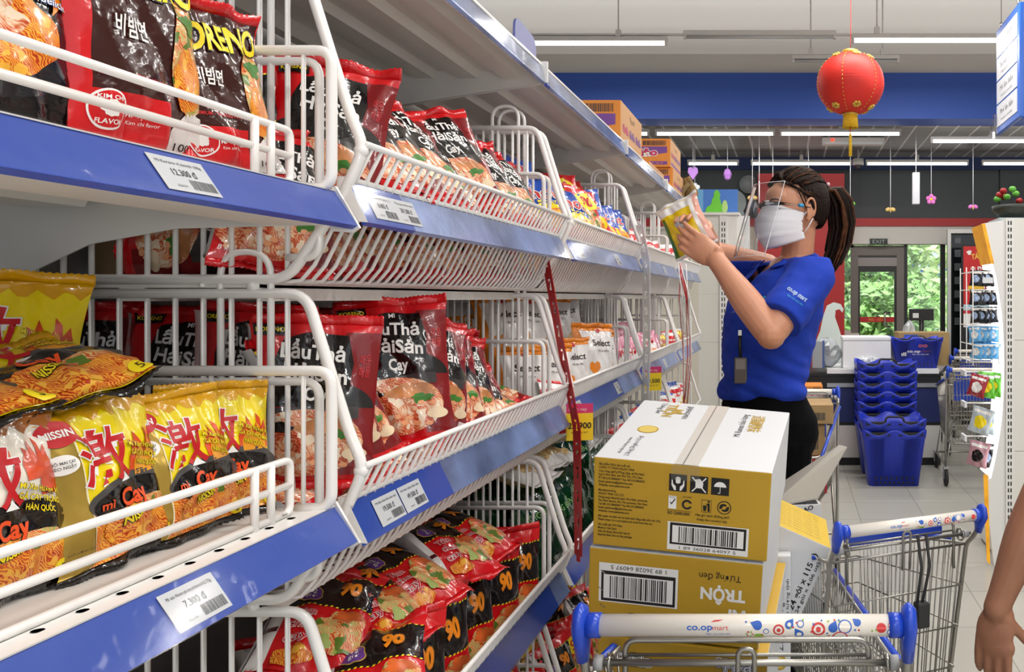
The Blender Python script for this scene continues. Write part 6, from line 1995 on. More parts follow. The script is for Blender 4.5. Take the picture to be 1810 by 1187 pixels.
for y_ in (480, 512, 545, 576, 610, 640):
    z = PZ(y_, Ye)
    rk.tube([(PX(1722, Ye), Ye + .03, z), (PX(1722, Ye), Ye + .35, z)], .003, WHITE_WIRE, 6)
    rk.tube([(PX(1722, Ye), Ye + .03, z), (PX(1768, Ye), Ye + .03, z)], .003, WHITE_WIRE, 6)
    rk.tube([(PX(1722, Ye), Ye + .19, z), (PX(1768, Ye), Ye + .19, z)], .003, WHITE_WIRE, 6)
for yy in (.03, .19, .35):
    rk.tube([(PX(1722, Ye), Ye + yy, PZ(470, Ye)), (PX(1722, Ye), Ye + yy, PZ(646, Ye))], .003, WHITE_WIRE, 6)
    rk.tube([(PX(1768, Ye), Ye + yy, PZ(450, Ye)), (PX(1768, Ye), Ye + yy, PZ(646, Ye))], .003, WHITE_WIRE, 6)
rk.box((PX(1738, Ye), Ye + .01, PZ(500, Ye)), (PX(1756, Ye), Ye + .014, PZ(490, Ye)), PAPER)
tag(rk.build('wire_rack'), 'white wire rack hung in the curved endcap recess', 'rack')
R = random.Random(5)
for r_, (y_, kd) in enumerate(((508, 'snack_dark'), (542, 'snack_dark'), (574, 'snack_dark'), (608, 'snack_blue'), (638, 'snack_blue'))):
    for i in range(4):
        pack(kd, (PX(1729 + i * 10, Ye), Ye + .06 + .01 * (i % 2), PZ(y_, Ye) + .004), -35 + R.uniform(-15, 15), 6, R.uniform(-8, 8), 'the endcap rack, row %s from the top' % ('one', 'two', 'three', 'four', 'five')[r_], 'small packs in the endcap rack', s=.75, simple=True)
for i, (kd, x, y_, yaw, s_, roll) in enumerate((('snack_red', 1722, 706, -30, 1.05, 14), ('snack_green', 1739, 708, -20, 1.2, 8), ('snack_green', 1753, 706, -40, 1.15, 4), ('snack_clear', 1727, 772, -30, 1.25, 14), ('snack_clear', 1742, 774, -20, 1.1, 4), ('snack_pink', 1724, 832, -30, 1.2, 10), ('snack_dark', 1740, 834, -20, 1.15, 3))):
    pack(kd, (PX(x, Ye) + .02, Ye + .08, PZ(y_, Ye)), yaw, 4, roll, 'the lower hooks of the endcap', 'snack packs on the endcap hooks', s=s_, simple=True)
hk = MB()
for y_ in (660, 716, 776):
    hk.tube([(PX(1712, Ye), Ye + .10, PZ(y_, Ye)), (PX(1772, Ye), Ye + .10, PZ(y_, Ye))], .004, WHITE_WIRE, 6)
    hk.box((PX(1708, Ye), Ye + .04, PZ(y_ + 6, Ye)), (PX(1712, Ye), Ye + .14, PZ(y_ - 4, Ye)), PAPER)
tag(hk.build('peg_hooks'), 'white peg hooks with paper tags holding the snack packs', 'hook')

# ================================================================== ornaments hanging from the ceiling
PINK_D = mat('ornament_purple', '#b27ad0', .5); GRN_D = mat('ornament_green', '#5fae3a', .5); PNK = mat('ornament_pink', '#d06ab8', .5); TANB = mat('ornament_tan', '#c9a860', .5)
STRG = mat('ornament_string', '#e6e6ea', .4)
def ornament(name, px, py, Y, label, build, cat, ztop=3.15):
    t = thing(name, label, cat, (PX(px, Y), Y, PZ(py, Y)), group='hanging ornaments')
    MB().tube([(0, 0, .0), (0, 0, ztop - PZ(py, Y))], .004, STRG, 5).build('string', t)
    build(t, Y / F_PX)
    return t
def heart(t, k):
    P = [(0, -13), (-9, 0), (-8, 8), (-3, 10), (0, 6), (3, 10), (8, 8), (9, 0)]
    MB().prism([(a * k, b * k) for a, b in P], -.02, .02, PINK_D).build('heart', t)
def ball(t, k):
    MB().lathe([(0, -11 * k), (5 * k, -8 * k), (7.5 * k, 0), (5 * k, 8 * k), (0, 11 * k)], PINK_D, 8, smooth=False).build('paper_ball', t)
def flower(m):
    def f(t, k):
        for i in range(5):
            a = 2 * PI * i / 5 + .3
            MB().ell((5.5 * k * math.cos(a), 0, 5.5 * k * math.sin(a) ), (4.2 * k, .01, 4.2 * k), m, 10).build('petal', t)
        MB().ell((0, -.004, 0), (2.5 * k, .012, 2.5 * k), T_YEL, 8).build('centre', t)
    return f
def bfly(m):
    def f(t, k):
        for sg in (-1, 1):
            MB().ell((sg * 4.5 * k, 0, 1 * k), (5 * k, .008, 3.5 * k), m, 8, R=Matrix.Rotation(sg * .5, 3, 'Y')).build('wing', t)
        MB().ell((0, 0, -1 * k), (1.5 * k, 1.5 * k, 4 * k), TANB, 8).build('body', t)
    return f
def tagbox(t, k):
    MB().box((-6 * k, -.03, -28 * k), (6 * k, .03, 28 * k), mat('ornament_white', '#d9dbe2', .5), bev=.005).build('panel', t)
ornament('hanging_heart', 1225, 305, 8.6, 'purple heart ornament left of the woman, above the blue picture', heart, 'ornament')
ornament('hanging_flower', 1228, 332, 8.7, 'white flower ornament below the purple heart', flower(mat('ornament_flower_white', '#e9eef0', .5)), 'ornament')
ornament('hanging_ball', 1286, 308, 8.6, 'purple paper ball ornament right of the heart', ball, 'ornament')
ornament('hanging_butterfly', 1330, 350, 8.6, 'tan butterfly ornament close to the face shield', bfly(TANB), 'ornament')
ornament('hanging_butterfly', 1503, 360, 8.6, 'green butterfly ornament behind the ponytail', bfly(GRN_D), 'ornament')
ornament('hanging_butterfly', 1574, 371, 8.6, 'tan butterfly ornament above the glass door', bfly(TANB), 'ornament')
ornament('hanging_sign', 1619, 333, 8.2, 'white hanging box panel before the dark fascia', tagbox, 'ornament')
ornament('hanging_flower', 1646, 352, 8.6, 'pink flower ornament right of the white panel', flower(PNK), 'ornament')
ornament('hanging_butterfly', 1720, 366, 8.6, 'pink butterfly ornament at the far right', bfly(PNK), 'ornament')
for i, x in enumerate((1342, 1366, 1429)):
    def tube_(t, k): MB().tube([(0, 0, -.25), (0, 0, .0)], .006, STRG, 6).build('bead', t)
    ornament('hanging_string', x, 320, 8.4 + .1 * i, '%s bare white string above the woman, from the left' % NUM[i], tube_, 'ornament')
# flower basket high at the right edge
fb = thing('flower_basket', 'dark basket with red artificial flowers on the endcap at the right edge', 'flowers', (PX(1800, 4.5), 4.55, PZ(386, 4.5)))
MB().lathe([(.08, 0), (.13, .05), (.135, .075), (.12, .07), (.0, .03)], mat('basket_dark', '#2c322c', .5), 18).build('basket', fb)
RR = random.Random(3)
for i in range(9):
    MB().ell((RR.uniform(-.1, .1), RR.uniform(-.08, .05), .10 + RR.uniform(0, .07)), (.022, .022, .018), RED if i % 2 else GRN_D, 8).build('flower', fb)
MB().box((-.12, -.1, -.012), (.2, .15, 0), mat('pale_blue_tray', '#b9cfd8', .5)).build('tray', fb)
# ================================================================== people
from mathutils.bvhtree import BVHTree
SKIN = mat('skin_warm', '#cf9273', 0.45, vary=.05, vscale=30, bump=.03, bscale=300)
SKIN2 = mat('skin_tan', '#9c6a50', 0.5, vary=.06, vscale=30)
HAIR = mat('hair_dark_brown', '#1a0d08', 0.6, bump=.3, bscale=160, vary=.5, vscale=60, spec=.15)
HAIR_TIP = mat('hair_brown_tips', '#4a2a17', 0.6, bump=.3, bscale=160, vary=.5, vscale=60, spec=.15)
POLO = mat('polo_royal_blue', '#1f3fb2', 0.8, bump=.2, bscale=420, vary=.08, vscale=12, spec=.25)
BLACKT = mat('trousers_black', '#0a0a0c', 0.9, vary=.3, vscale=20, spec=.08)

def organic(mb, name, voxel, smooth, m, parent=None, factor=.5):
    """melt overlapping closed shapes into one continuous skin"""
    o = mb.build('tmp_' + name)
    r = o.modifiers.new('r', 'REMESH'); r.mode = 'VOXEL'; r.voxel_size = voxel
    s_ = o.modifiers.new('s', 'SMOOTH'); s_.factor = factor; s_.iterations = smooth
    dg = bpy.context.evaluated_depsgraph_get(); dg.update()
    me = bpy.data.meshes.new_from_object(o.evaluated_get(dg))
    bpy.data.objects.remove(o)
    me.materials.clear(); me.materials.append(m)
    me.polygons.foreach_set('material_index', [0] * len(me.polygons))
    me.polygons.foreach_set('use_smooth', [True] * len(me.polygons))
    n = bpy.data.objects.new(name, me); COL.objects.link(n)
    if parent is not None: n.parent = parent
    return n

def limb(mb, pts, rad, m, n=16):
    """tapered rounded limb through the joints"""
    P = [Vector(p) for p in pts]
    path, rr = [], []
    for i in range(len(P) - 1):
        for j in range(6):
            t = j / 6
            path.append(P[i].lerp(P[i + 1], t)); rr.append(rad[i] + (rad[i + 1] - rad[i]) * (t * t * (3 - 2 * t)))
    path.append(P[-1]); rr.append(rad[-1])
    mb.tube(path, rr, m, n)
    mb.ell(P[0], (rad[0],) * 3, m, 14); mb.ell(P[-1], (rad[-1],) * 3, m, 14)
    for i in range(1, len(P) - 1):
        mb.ell(P[i], (rad[i],) * 3, m, 14)

def rings(mb, rows, yaw, m, n=40, Y=None):
    """stack of ellipses (z, cx, cy, rx, ry) turned by yaw about the vertical"""
    V, F = [], []
    ca, sa = math.cos(yaw), math.sin(yaw)
    for z, cx, cy, rx, ry in rows:
        for j in range(n):
            a = 2 * PI * j / n
            x, y = rx * math.cos(a), ry * math.sin(a)
            V.append((cx + x * ca - y * sa, cy + x * sa + y * ca, z))
    for i in range(len(rows) - 1):
        for j in range(n):
            F.append((i * n + j, i * n + (j + 1) % n, (i + 1) * n + (j + 1) % n, (i + 1) * n + j))
    F.append(tuple(range(n - 1, -1, -1))); F.append(tuple((len(rows) - 1) * n + j for j in range(n)))
    mb.add(V, F, m, True)

def hand(mb, wrist, d, nrm, thumb_side, m, curl=(.35, .45, .5, .55), spread=.06, thumb_dir=None, sc=1.0):
    """five fingers on a palm: d = finger direction, nrm = way the palm faces, thumb_side = +1/-1 along nrm x d"""
    d = Vector(d).normalized(); nrm = Vector(nrm); nrm = (nrm - d * nrm.dot(d)).normalized()
    s = nrm.cross(d).normalized() * thumb_side
    w = Vector(wrist)
    R = Matrix((s, d, nrm)).transposed()
    mb.ell(w + d * .045 * sc, (.038 * sc, .052 * sc, .016 * sc), m, 16, R=R)
    mb.ell(w + d * .068 * sc + s * .004, (.040 * sc, .026 * sc, .0145 * sc), m, 16, R=R)
    mb.ell(w + d * .02 * sc + s * .017 + nrm * .008, (.020 * sc, .034 * sc, .016 * sc), m, 14, R=R)   # thumb muscle
    tips = []
    for k, (off, L) in enumerate(((.029, .070), (.0095, .077), (-.0105, .072), (-.029, .057))):
        b = w + d * (.088 - .004 * abs(k - 1.2)) * sc + s * off * sc
        dd = (d + s * (off * spread * 14)).normalized()
        pts, rr = [b - dd * .03 * sc], [.0095 * sc]
        ang = 0.0
        p = b; pts.append(p); rr.append(.0093 * sc)
        for q, (fr, cu) in enumerate(((.45, .55), (.31, 1.1), (.24, .9))):
            ang += curl[k] * cu
            v = dd * math.cos(ang) + nrm * math.sin(ang)
            p = p + v * L * fr * sc
            pts.append(p); rr.append((.0084, .0076, .0062)[q] * sc)
        limb(mb, pts, rr, m, 10)
        tips.append(p)
    b = w + d * .022 * sc + s * .026 * sc + nrm * .006 * sc
    td = Vector(thumb_dir).normalized() if thumb_dir is not None else (d * .65 + s * .6 + nrm * .45).normalized()
    td2 = (td + d * .35 + nrm * .2).normalized()
    limb(mb, [b - td * .012 * sc, b + td * .034 * sc, b + td * .034 * sc + td2 * .026 * sc], [.0125 * sc, .0102 * sc, .0075 * sc], m, 10)
    return tips

# ------------------------------------------------------------------ the woman restocking the shelf
AT = math.radians(-62)
YW = 2.5
wm = thing('person', 'woman in royal blue polo, face mask and clear shield reaching up with a yellow packet', 'person', (-.065, YW, .25))
OFFW = Matrix.Translation((.065, -YW, -.25))
def wadd(o):
    o.parent = wm; o.matrix_parent_inverse = OFFW
    return o
fwd = Vector((math.sin(AT), -math.cos(AT), 0)); lft = Vector((math.cos(AT), math.sin(AT), 0))
SL, SR = Vector((.066, 2.36, 1.520)), Vector((-.075, 2.64, 1.545))
EL, WL = Vector((-.050, 2.20, 1.350)), Vector((-.206, 2.275, 1.556))
ER, WR = Vector((-.265, 2.63, 1.600)), Vector((-.262, 2.475, 1.665))
HC = Vector((.014, 2.475, 1.722))
AH = math.radians(-58)
HM = Matrix.Translation(HC) @ Matrix.Rotation(AH, 4, 'Z') @ Matrix.Rotation(math.radians(3), 4, 'X')
def hl(p): return HM @ Vector(p)
HR = HM.to_3x3()
b = MB()
# head: skull, face, jaw, nose, brow, ears
b.ell(hl((0, .012, .018)), (.074, .094, .098), SKIN, 24, R=HR)
b.ell(hl((0, -.030, -.035)), (.062, .060, .075), SKIN, 20, R=HR)
b.ell(hl((0, -.052, -.085)), (.036, .034, .030), SKIN, 16, R=HR)
b.ell(hl((0, -.070, -.105)), (.017, .016, .015), SKIN, 12, R=HR)
b.ell(hl((0, -.062, .036)), (.050, .026, .036), SKIN, 16, R=HR)
b.ell(hl((0, -.100, -.028)), (.0105, .014, .013), SKIN, 10, R=HR)
b.tube([hl((0, -.086, .012)), hl((0, -.096, -.010)), hl((0, -.106, -.028))], [.007, .008, .010], SKIN, 10)
for s in (-1, 1):
    b.ell(hl((s * .028, -.083, .022)), (.017, .010, .007), SKIN, 10, R=HR)
    b.ell(hl((s * .042, -.056, -.022)), (.022, .018, .022), SKIN, 10, R=HR)
    b.ell(hl((s * .031, -.083, -.001)), (.013, .0085, .0085), SKIN, 12, R=HR)     # lowered lids
limb(b, [(.014, 2.505, 1.50), hl((0, .022, -.06))], [.056, .048], SKIN)
rings(b, [(1.20, -.08, YW, .12, .09), (1.34, -.062, YW, .13, .10), (1.44, -.04, YW, .14, .10), (1.50, -.015, YW, .145, .085), (1.545, .004, YW, .11, .07), (1.575, .012, YW, .06, .055)], AT, SKIN)
rings(b, [(1.0, -.062, YW, .14, .11), (1.08, -.066, YW, .145, .115), (1.22, -.08, YW, .115, .088)], AT, SKIN)
limb(b, [SL, SL.lerp(EL, .5), EL, EL.lerp(WL, .35), WL], [.050, .047, .042, .0435, .0285], SKIN)
limb(b, [SR, SR.lerp(ER, .5), ER, ER.lerp(WR, .35), WR], [.050, .046, .040, .041, .0285], SKIN)
tl = hand(b, WL, (-.80, .10, .56), (.10, .98, .12), 1, SKIN, curl=(.30, .35, .42, .5), thumb_dir=(-.55, .62, .55))
tr = hand(b, WR, (-.35, -.75, .25), (-.1, -.35, -1), -1, SKIN, curl=(.35, .4, .4, .45))
legs = []
for sg in (-1, 1):
    hp = Vector((-.062, YW, 1.0)) + lft * (.08 * sg)
    kn = Vector((-.075, YW, .66)) + lft * (.09 * sg) + fwd * (.02)
    an = Vector((-.055, YW, .335)) + lft * (.09 * sg)
    legs.append((hp, kn, an))
    limb(b, [hp, kn, an], [.075, .052, .036], SKIN)
body = wadd(organic(b, 'body', .0034, 4, SKIN))
# ears
for s in (-1, 1):
    e = MB()
    e.ell(hl((s * .074, .012, -.006)), (.007, .017, .031), SKIN, 16, R=HR @ Matrix.Rotation(s * .35, 3, 'Z') @ Matrix.Rotation(-.2, 3, 'X'))
    e.tube([hl((s * (.078 + .006 * math.sin(t)), .010 + .017 * math.cos(t), -.004 + .030 * math.sin(t))) for t in [-.9 + i * .35 for i in range(12)]], .0042, SKIN, 8)
    e.ell(hl((s * .074, .004, -.032)), (.006, .009, .010), SKIN, 10, R=HR)
    wadd(organic(e, 'ear', .0022, 2, SKIN))
# eye line, brows
DKL = mat('lash_dark', '#1a100d', .6)
for s in (-1, 1):
    q = MB().tube([hl((s * x, y, z)) for x, y, z in ((.017, -.0905, -.002), (.025, -.0935, -.0055), (.034, -.0905, -.0065), (.0435, -.083, -.0045), (.049, -.077, -.001))], [.0008, .0018, .0022, .002, .0008], DKL, 6)
    wadd(q.build('eye_line'))
    q = MB().tube([hl((s * x, y, z)) for x, y, z in ((.013, -.0945, .020), (.026, -.0935, .0275), (.040, -.086, .0275), (.050, -.075, .0215))], [.0015, .0026, .0024, .001], mat('brow_brown', '#3a2720', .7), 6)
    wadd(q.build('eyebrow'))
# hair: cap drawn back, side strands, tied ponytail
hb2 = MB()
n1, n2 = 44, 26
V, F = [], []
keep = set()
for i in range(n2 + 1):
    t = PI * i / n2
    for j in range(n1):
        a = 2 * PI * j / n1
        x, y, z = math.sin(t) * math.cos(a), math.sin(t) * math.sin(a), math.cos(t)
        k = 1 + .012 * math.sin(a * 17 + z * 5) * math.sin(t)
        p = Vector((x * .0835 * k, .020 + y * .1035 * k, .020 + z * .112))
        V.append(p)
        frontal = -(p.y - .020) / .1035
        hair_low = .052 + .03 * frontal - .0 if frontal > .42 else (.052 - (.42 - frontal) * .22 if frontal > 0.02 else -.040 - .05 * min(1, max(0, -frontal)))
        if p.z >= hair_low: keep.add(i * n1 + j)
for i in range(n2):
    for j in range(n1):
        f = (i * n1 + j, i * n1 + (j + 1) % n1, (i + 1) * n1 + (j + 1) % n1, (i + 1) * n1 + j)
        if all(q in keep for q in f): F.append(f)
hb2.add([hl(p) for p in V], F, HAIR, True)
hc = wadd(hb2.build('hair'))
sm = hc.modifiers.new('t', 'SOLIDIFY'); sm.thickness = .010; sm.offset = -1
sb2 = hc.modifiers.new('s', 'SUBSURF'); sb2.levels = 1; sb2.render_levels = 1
st_ = MB(); RR = random.Random(12)
for i in range(90):      # combed strands over the cap towards the tie
    a = RR.uniform(-1.35, 1.35); z0 = RR.uniform(-.5, 1.0)
    sx_ = math.sin(a)
    start = Vector((.080 * sx_, .02 - .094 * math.cos(a) * .86, .062 + .022 * (1 - abs(sx_)) + RR.uniform(-.0, .02)))
    pts = []
    for k in range(9):
        t = k / 8
        p = start.lerp(Vector((RR.uniform(-.012, .012), .122, .062)), t)
        q = p - Vector((0, .020, .020))
        qn = Vector((q.x / .0845, q.y / .1045, q.z / .113))
        if qn.length > 1e-4:
            q = Vector((qn.normalized().x * .0845, qn.normalized().y * .1045, qn.normalized().z * .1135)) * 1.004
        pts.append(hl(q + Vector((0, .020, .020))))
    st_.tube(pts, [.0012] + [.0024] * 7 + [.0015], HAIR if i % 4 else HAIR_TIP, 5)
for i in range(34):      # hair swept from the crown over the temple towards the ear
    s = 1 if i % 2 else -1
    u = RR.uniform(0, 1)
    st_.tube([hl((s * .008, -.034 - .02 * u, .118 - .008 * u)), hl((s * (.034 + .008 * u), -.060 - .004 * u, .088 - .010 * u)), hl((s * (.066 + .004 * u), -.034 + .018 * u, .062 - .010 * u)), hl((s * .083, .0 + .02 * u, .034 + .01 * u)), hl((s * .080, .045, .030))], [.0022, .0032, .0032, .003, .0015], HAIR if i % 5 else HAIR_TIP, 5)
for s in (-1, 1):        # loose locks before the ear
    for i in range(5):
        st_.tube([hl((s * (.072 + .003 * i), -.030 + .012 * i, .055)), hl((s * (.079 + .001 * i), -.018 + .010 * i, .02)), hl((s * (.078), -.006 + .008 * i, -.004 - .005 * (i % 3)))], [.002, .002, .0008], HAIR, 5)
wadd(st_.build('hair_strands', fix=False))
pt = MB()
base = [(0, .118, .062), (0, .150, .060), (0, .172, .020), (0, .178, -.05), (0, .160, -.12), (0, .125, -.185), (0, .100, -.225)]
for i in range(110):
    a, r_ = RR.uniform(0, 6.28), RR.uniform(.0, 1) ** .6
    dx, dy = .040 * r_ * math.cos(a), .038 * r_ * math.sin(a)
    L = RR.uniform(.74, 1.0)
    pts = []
    for k, p in enumerate(base):
        sp = (.25, .75, 1.0, 1.1, 1.1, 1.0, .7)[k]
        pts.append(Vector(p) + Vector((dx * sp + .004 * math.sin(k * 1.3 + i), dy * sp, .3 * dy * sp)))
    pts = pts[:int(round(len(pts) * L))]
    pp_ = []
    for k in range(len(pts) - 1):
        for t in (0, .34, .67):
            pp_.append(pts[k].lerp(pts[k + 1], t))
    pp_.append(pts[-1])
    m = len(pp_)
    pt.tube([hl(p) for p in pp_], [.0062 * (1 - .75 * (k / m) ** 2) for k in range(m)], HAIR if r_ < .75 or i % 3 else HAIR_TIP, 6)
wadd(pt.build('ponytail', fix=False))
tie = MB().tube([hl((.014 * math.cos(a), .124, .062 + .014 * math.sin(a))) for a in [i * PI / 6 for i in range(12)]], .005, DKL, 8, closed=True)
tie.ell(hl((.016, .122, .078)), (.006, .006, .006), mat('bead_pale_pink', '#f1c9cf', .3), 10)
wadd(tie.build('hair_tie'))
# mask with folds and ear loops
MASK = mat('mask_white', '#e6e4ea', .8, bump=.05, bscale=300)
mk = MB(); V, F = [], []
na, nb = 28, 18
for j in range(nb + 1):
    bq = -1 + 2 * j / nb
    for i in range(na + 1):
        aq = -1 + 2 * i / na
        ang = aq * math.radians(82)
        hh = .066 * (1 - .42 * abs(aq) ** 1.6)
        bul = .030 * (1 - abs(bq) ** 1.7) * math.cos(ang * .9) ** 1.2
        fold = .0055 * (math.exp(-((bq - .34) / .05) ** 2) + math.exp(-((bq + .45) / .05) ** 2))
        r_ = .072 + .010 * math.cos(ang)
        top = .016 * math.cos(ang) ** 6 if bq > 0 else 0
        y = -(r_ * math.cos(ang)) - bul - fold - .026 * math.cos(ang) * (1 - .3 * max(0, -bq)) + .014 * max(0, bq) * math.cos(ang)
        V.append(hl((math.sin(ang) * .0775, y, -.055 + hh * bq + top * bq)))
for j in range(nb):
    for i in range(na):
        F.append((j * (na + 1) + i, j * (na + 1) + i + 1, (j + 1) * (na + 1) + i + 1, (j + 1) * (na + 1) + i))
mk.add(V, F, MASK, True)
mo = wadd(mk.build('face_mask'))
q = mo.modifiers.new('t', 'SOLIDIFY'); q.thickness = .0018
for s in (-1, 1):
    for z0, z1 in ((-.028, .014), (-.078, -.034)):
        lp = MB().tube([hl((s * .0725, -.014, z0)), hl((s * .0785, .0, (z0 + z1) / 2 - .002)), hl((s * .080, .016, z1))], .0016, MASK, 6)
        lo_ = lp.build('ear_loop'); lo_.parent = wm; lo_.matrix_parent_inverse = OFFW
# face shield on a clear spectacle frame
SHIELD = clear('shield_film', (.97, .985, 1.0), .25, .04)
fs_ = MB(); V, F = [], []
na, nb = 30, 14
for j in range(nb + 1):
    t = j / nb
    z = .075 - .215 * t
    tip = -.080 * t
    for i in range(na + 1):
        ang = math.radians(-50 + 102 * i / na)
        V.append(hl((.108 * math.sin(ang), -.018 - .118 * math.cos(ang) + tip + .010, z + .0 * ang)))
for j in range(nb):
    for i in range(na):
        F.append((j * (na + 1) + i, j * (na + 1) + i + 1, (j + 1) * (na + 1) + i + 1, (j + 1) * (na + 1) + i))
fs_.add(V, F, SHIELD, True)
so_ = wadd(fs_.build('face_shield')); so_['label'] = 'clear plastic face shield'
ed_ = MB()
EDGE = mat('shield_edge', '#eef2f4', .15, coat=1)
g = lambda i, j: V[j * (na + 1) + i]
for i in (0, na):
    ed_.tube([g(i, j) for j in range(nb + 1)], .0011, EDGE, 5)
ed_.tube([g(i, nb) for i in range(na + 1)], .0008, EDGE, 5)
ed_.tube([g(i, 0) for i in range(na + 1)], .0009, EDGE, 5)
eo = ed_.build('film_edge'); eo.parent = so_
gl = MB()
CLR = clear('spectacle_frame', (.93, .96, .98), .1, .1)
gl.tube([hl((x, y, z)) for x, y, z in ((-.060, -.085, .012), (-.035, -.112, .014), (0, -.120, .012), (.035, -.112, .014), (.060, -.085, .012))], [(.006, .002)] * 5, CLR, 8)
for s in (-1, 1):
    gl.tube([hl((s * .060, -.085, .012)), hl((s * .078, -.045, .006)), hl((s * .082, .008, -.002))], [(.0045, .0016), (.003, .0016), (.002, .0014)], CLR, 8)
    gl.tube([hl((s * .083, -.034, .005)), hl((s * .084, -.020, .003))], [.0055, .0055], mat('clip_light_blue', '#2fa0d8', .3), 8)
wadd(gl.build('shield_frame'))
# polo shirt
sh = MB()
rings(sh, [(1.142, -.083, YW, .150, .122), (1.16, -.083, YW, .158, .130), (1.21, -.08, YW, .153, .125), (1.27, -.072, YW, .153, .128), (1.34, -.062, YW, .164, .141), (1.40, -.052, YW, .174, .147), (1.46, -.035, YW, .179, .137), (1.51, -.012, YW, .176, .115), (1.545, .004, YW, .140, .09), (1.575, .012, YW, .082, .072)], AT, POLO, 48)
for sh_, el_, k, r1, r2 in ((SL, EL, .80, .070, .066), (SR, ER, .62, .068, .064)):
    en = sh_.lerp(el_, k)
    limb(sh, [sh_ - (sh_ - Vector((0, YW, 1.5))) * .3, sh_, sh_.lerp(el_, k * .6)], [.072, r1, r2], POLO)
    sh.tube([sh_.lerp(el_, k * .5), en], [r2, r2 * 1.02], POLO, 20)
shirt = organic(sh, 'polo_shirt', .0050, 5, POLO)
me = shirt.data
Vn = Vector((0, 0, 0))
bm = bmesh.new(); bm.from_mesh(me)
nk = Vector((.012, YW, 1.56)) + fwd * .06
for v in bm.verts:       # folds: pulls from the armpit and slack at the waist
    p = v.co
    k = noise.noise(Vector((p.x * 9 + p.z * 6, p.y * 9, p.z * 13 - p.x * 8)))
    k2 = noise.noise(Vector((p.x * 22, p.y * 22, p.z * 34)))
    k += .8 * noise.noise(Vector((p.x * 6 - p.z * 9, p.y * 6, p.z * 30 + p.x * 14))) * max(0, min(1, (1.44 - p.z) / .2))
    amp = .006 + .005 * max(0, min(1, (1.36 - p.z) / .15))
    v.co = p + v.normal * (k * amp * 1.35 + k2 * .0035)
dele = []
for f in bm.faces:       # open collar: a V at the throat and the neck hole
    c = f.calc_center_median()
    q = c - Vector((0, YW, 0))
    u = q.dot(lft) - .004; fo_v = q.dot(fwd)
    if c.z > 1.44 and fo_v > .0 and abs(u) < (c.z - 1.445) * .42: dele.append(f)
    elif c.z > 1.566: dele.append(f)
bmesh.ops.delete(bm, geom=dele, context='FACES')
bm.to_mesh(me); bm.free()
q = shirt.modifiers.new('t', 'SOLIDIFY'); q.thickness = .0025; q.offset = 1
wadd(shirt)
dg = bpy.context.evaluated_depsgraph_get(); dg.update()
SBVH = BVHTree.FromObject(shirt, dg)
def on_shirt(p, dirv, lift=.003):
    h = SBVH.ray_cast(Vector(p), Vector(dirv).normalized())
    return (h[0] - Vector(dirv).normalized() * lift) if h[0] is not None else Vector(p)
# collar: two folded leaves round the neck
co = MB()
for s in (-1, 1):
    V, F = [], []
    nseg = 12
    for i in range(nseg + 1):
        t = .9 * i / nseg
        ang = PI * .5 + s * 0.0 + (PI * .98) * t        # from nape to throat
        ca_, sa_ = math.cos(ang - PI / 2), math.sin(ang - PI / 2)
        c0 = Vector((.014, YW + .002, 1.577 - .045 * t ** 1.5))
        dirr = (-fwd * ca_ + lft * s * sa_)
        inner = c0 + dirr * (.066 + .006 * t)
        leaf = .042 + .028 * t ** 2
        outer = c0 + dirr * (.098 + .034 * t ** 1.5) + lft * s * (.030 * t ** 3)
        h_ = SBVH.ray_cast(Vector((outer.x, outer.y, 1.8)), Vector((0, 0, -1)))
        oz = h_[0].z + .014 if h_[0] is not None and h_[0].z > 1.44 else 1.47
        outer.z = min(oz, c0.z + .004)
        V += [inner + Vector((0, 0, .016)), inner.lerp(outer, .35) + Vector((0, 0, .016)), outer]
    for i in range(nseg):
        F += [(i * 3 + k, i * 3 + k + 1, (i + 1) * 3 + k + 1, (i + 1) * 3 + k) for k in (0, 1)]
    co.add(V, F, POLO, True)
cob = co.build('collar'); cob.parent = shirt
q = cob.modifiers.new('t', 'SOLIDIFY'); q.thickness = .0045
# sleeve and chest marks
def project_mark(name, p, org, ux, vy, dirv):
    mb = MB()
    fn = lambda u, v, k: on_shirt(Vector(org) + Vector(ux) * u + Vector(vy) * v, dirv, .003 + .0003 * k)
    p.lay_on(mb, fn, ([-.06 + .006 * i for i in range(21)], [-.04 + .006 * i for i in range(14)]))
    o = mb.build(name); o.parent = shirt
    return o
MKP = mat('mark_pale_blue', '#9fb6dc', .6); MKC = mat('mark_cyan', '#2fa6c8', .6); MKO = mat('mark_orange', '#c9783a', .6)
pm = Print()
pm.text('co.op mart', 0, .006, .013, MKP, 1, bold=.04, w=.062, shear=.2).text('bạn của mọi nhà', .004, -.012, .006, MKC, 1, w=.05)
project_mark('sleeve_lettering', pm, (.020, 2.0, 1.457), Vector((.82, 0, -.57)), Vector((.57, 0, .82)), (0, 1, 0))
pm = Print(); pm.text('co.op', 0, .0, .010, MKC, 1, bold=.03, w=.036); pm.poly(pl_ell(-.006, -.013, .008, .004), MKO, 1)
project_mark('chest_lettering', pm, (-.085, 2.0, 1.452), Vector((.95, 0, .1)), Vector((0, 0, 1)), (0, 1, 0))
pb = MB()
for i, z in enumerate((1.435, 1.405)):
    c = on_shirt(Vector((0, YW, 0)) + fwd * .4 + Vector((0, 0, z)) + lft * .004, -fwd, .001)
    pb.ell(c, (.005, .005, .005), mat('button_blue', '#2a3f8c', .3), 8)
pbo = pb.build('buttons'); pbo.parent = shirt; pbo['kind'] = 'stuff'
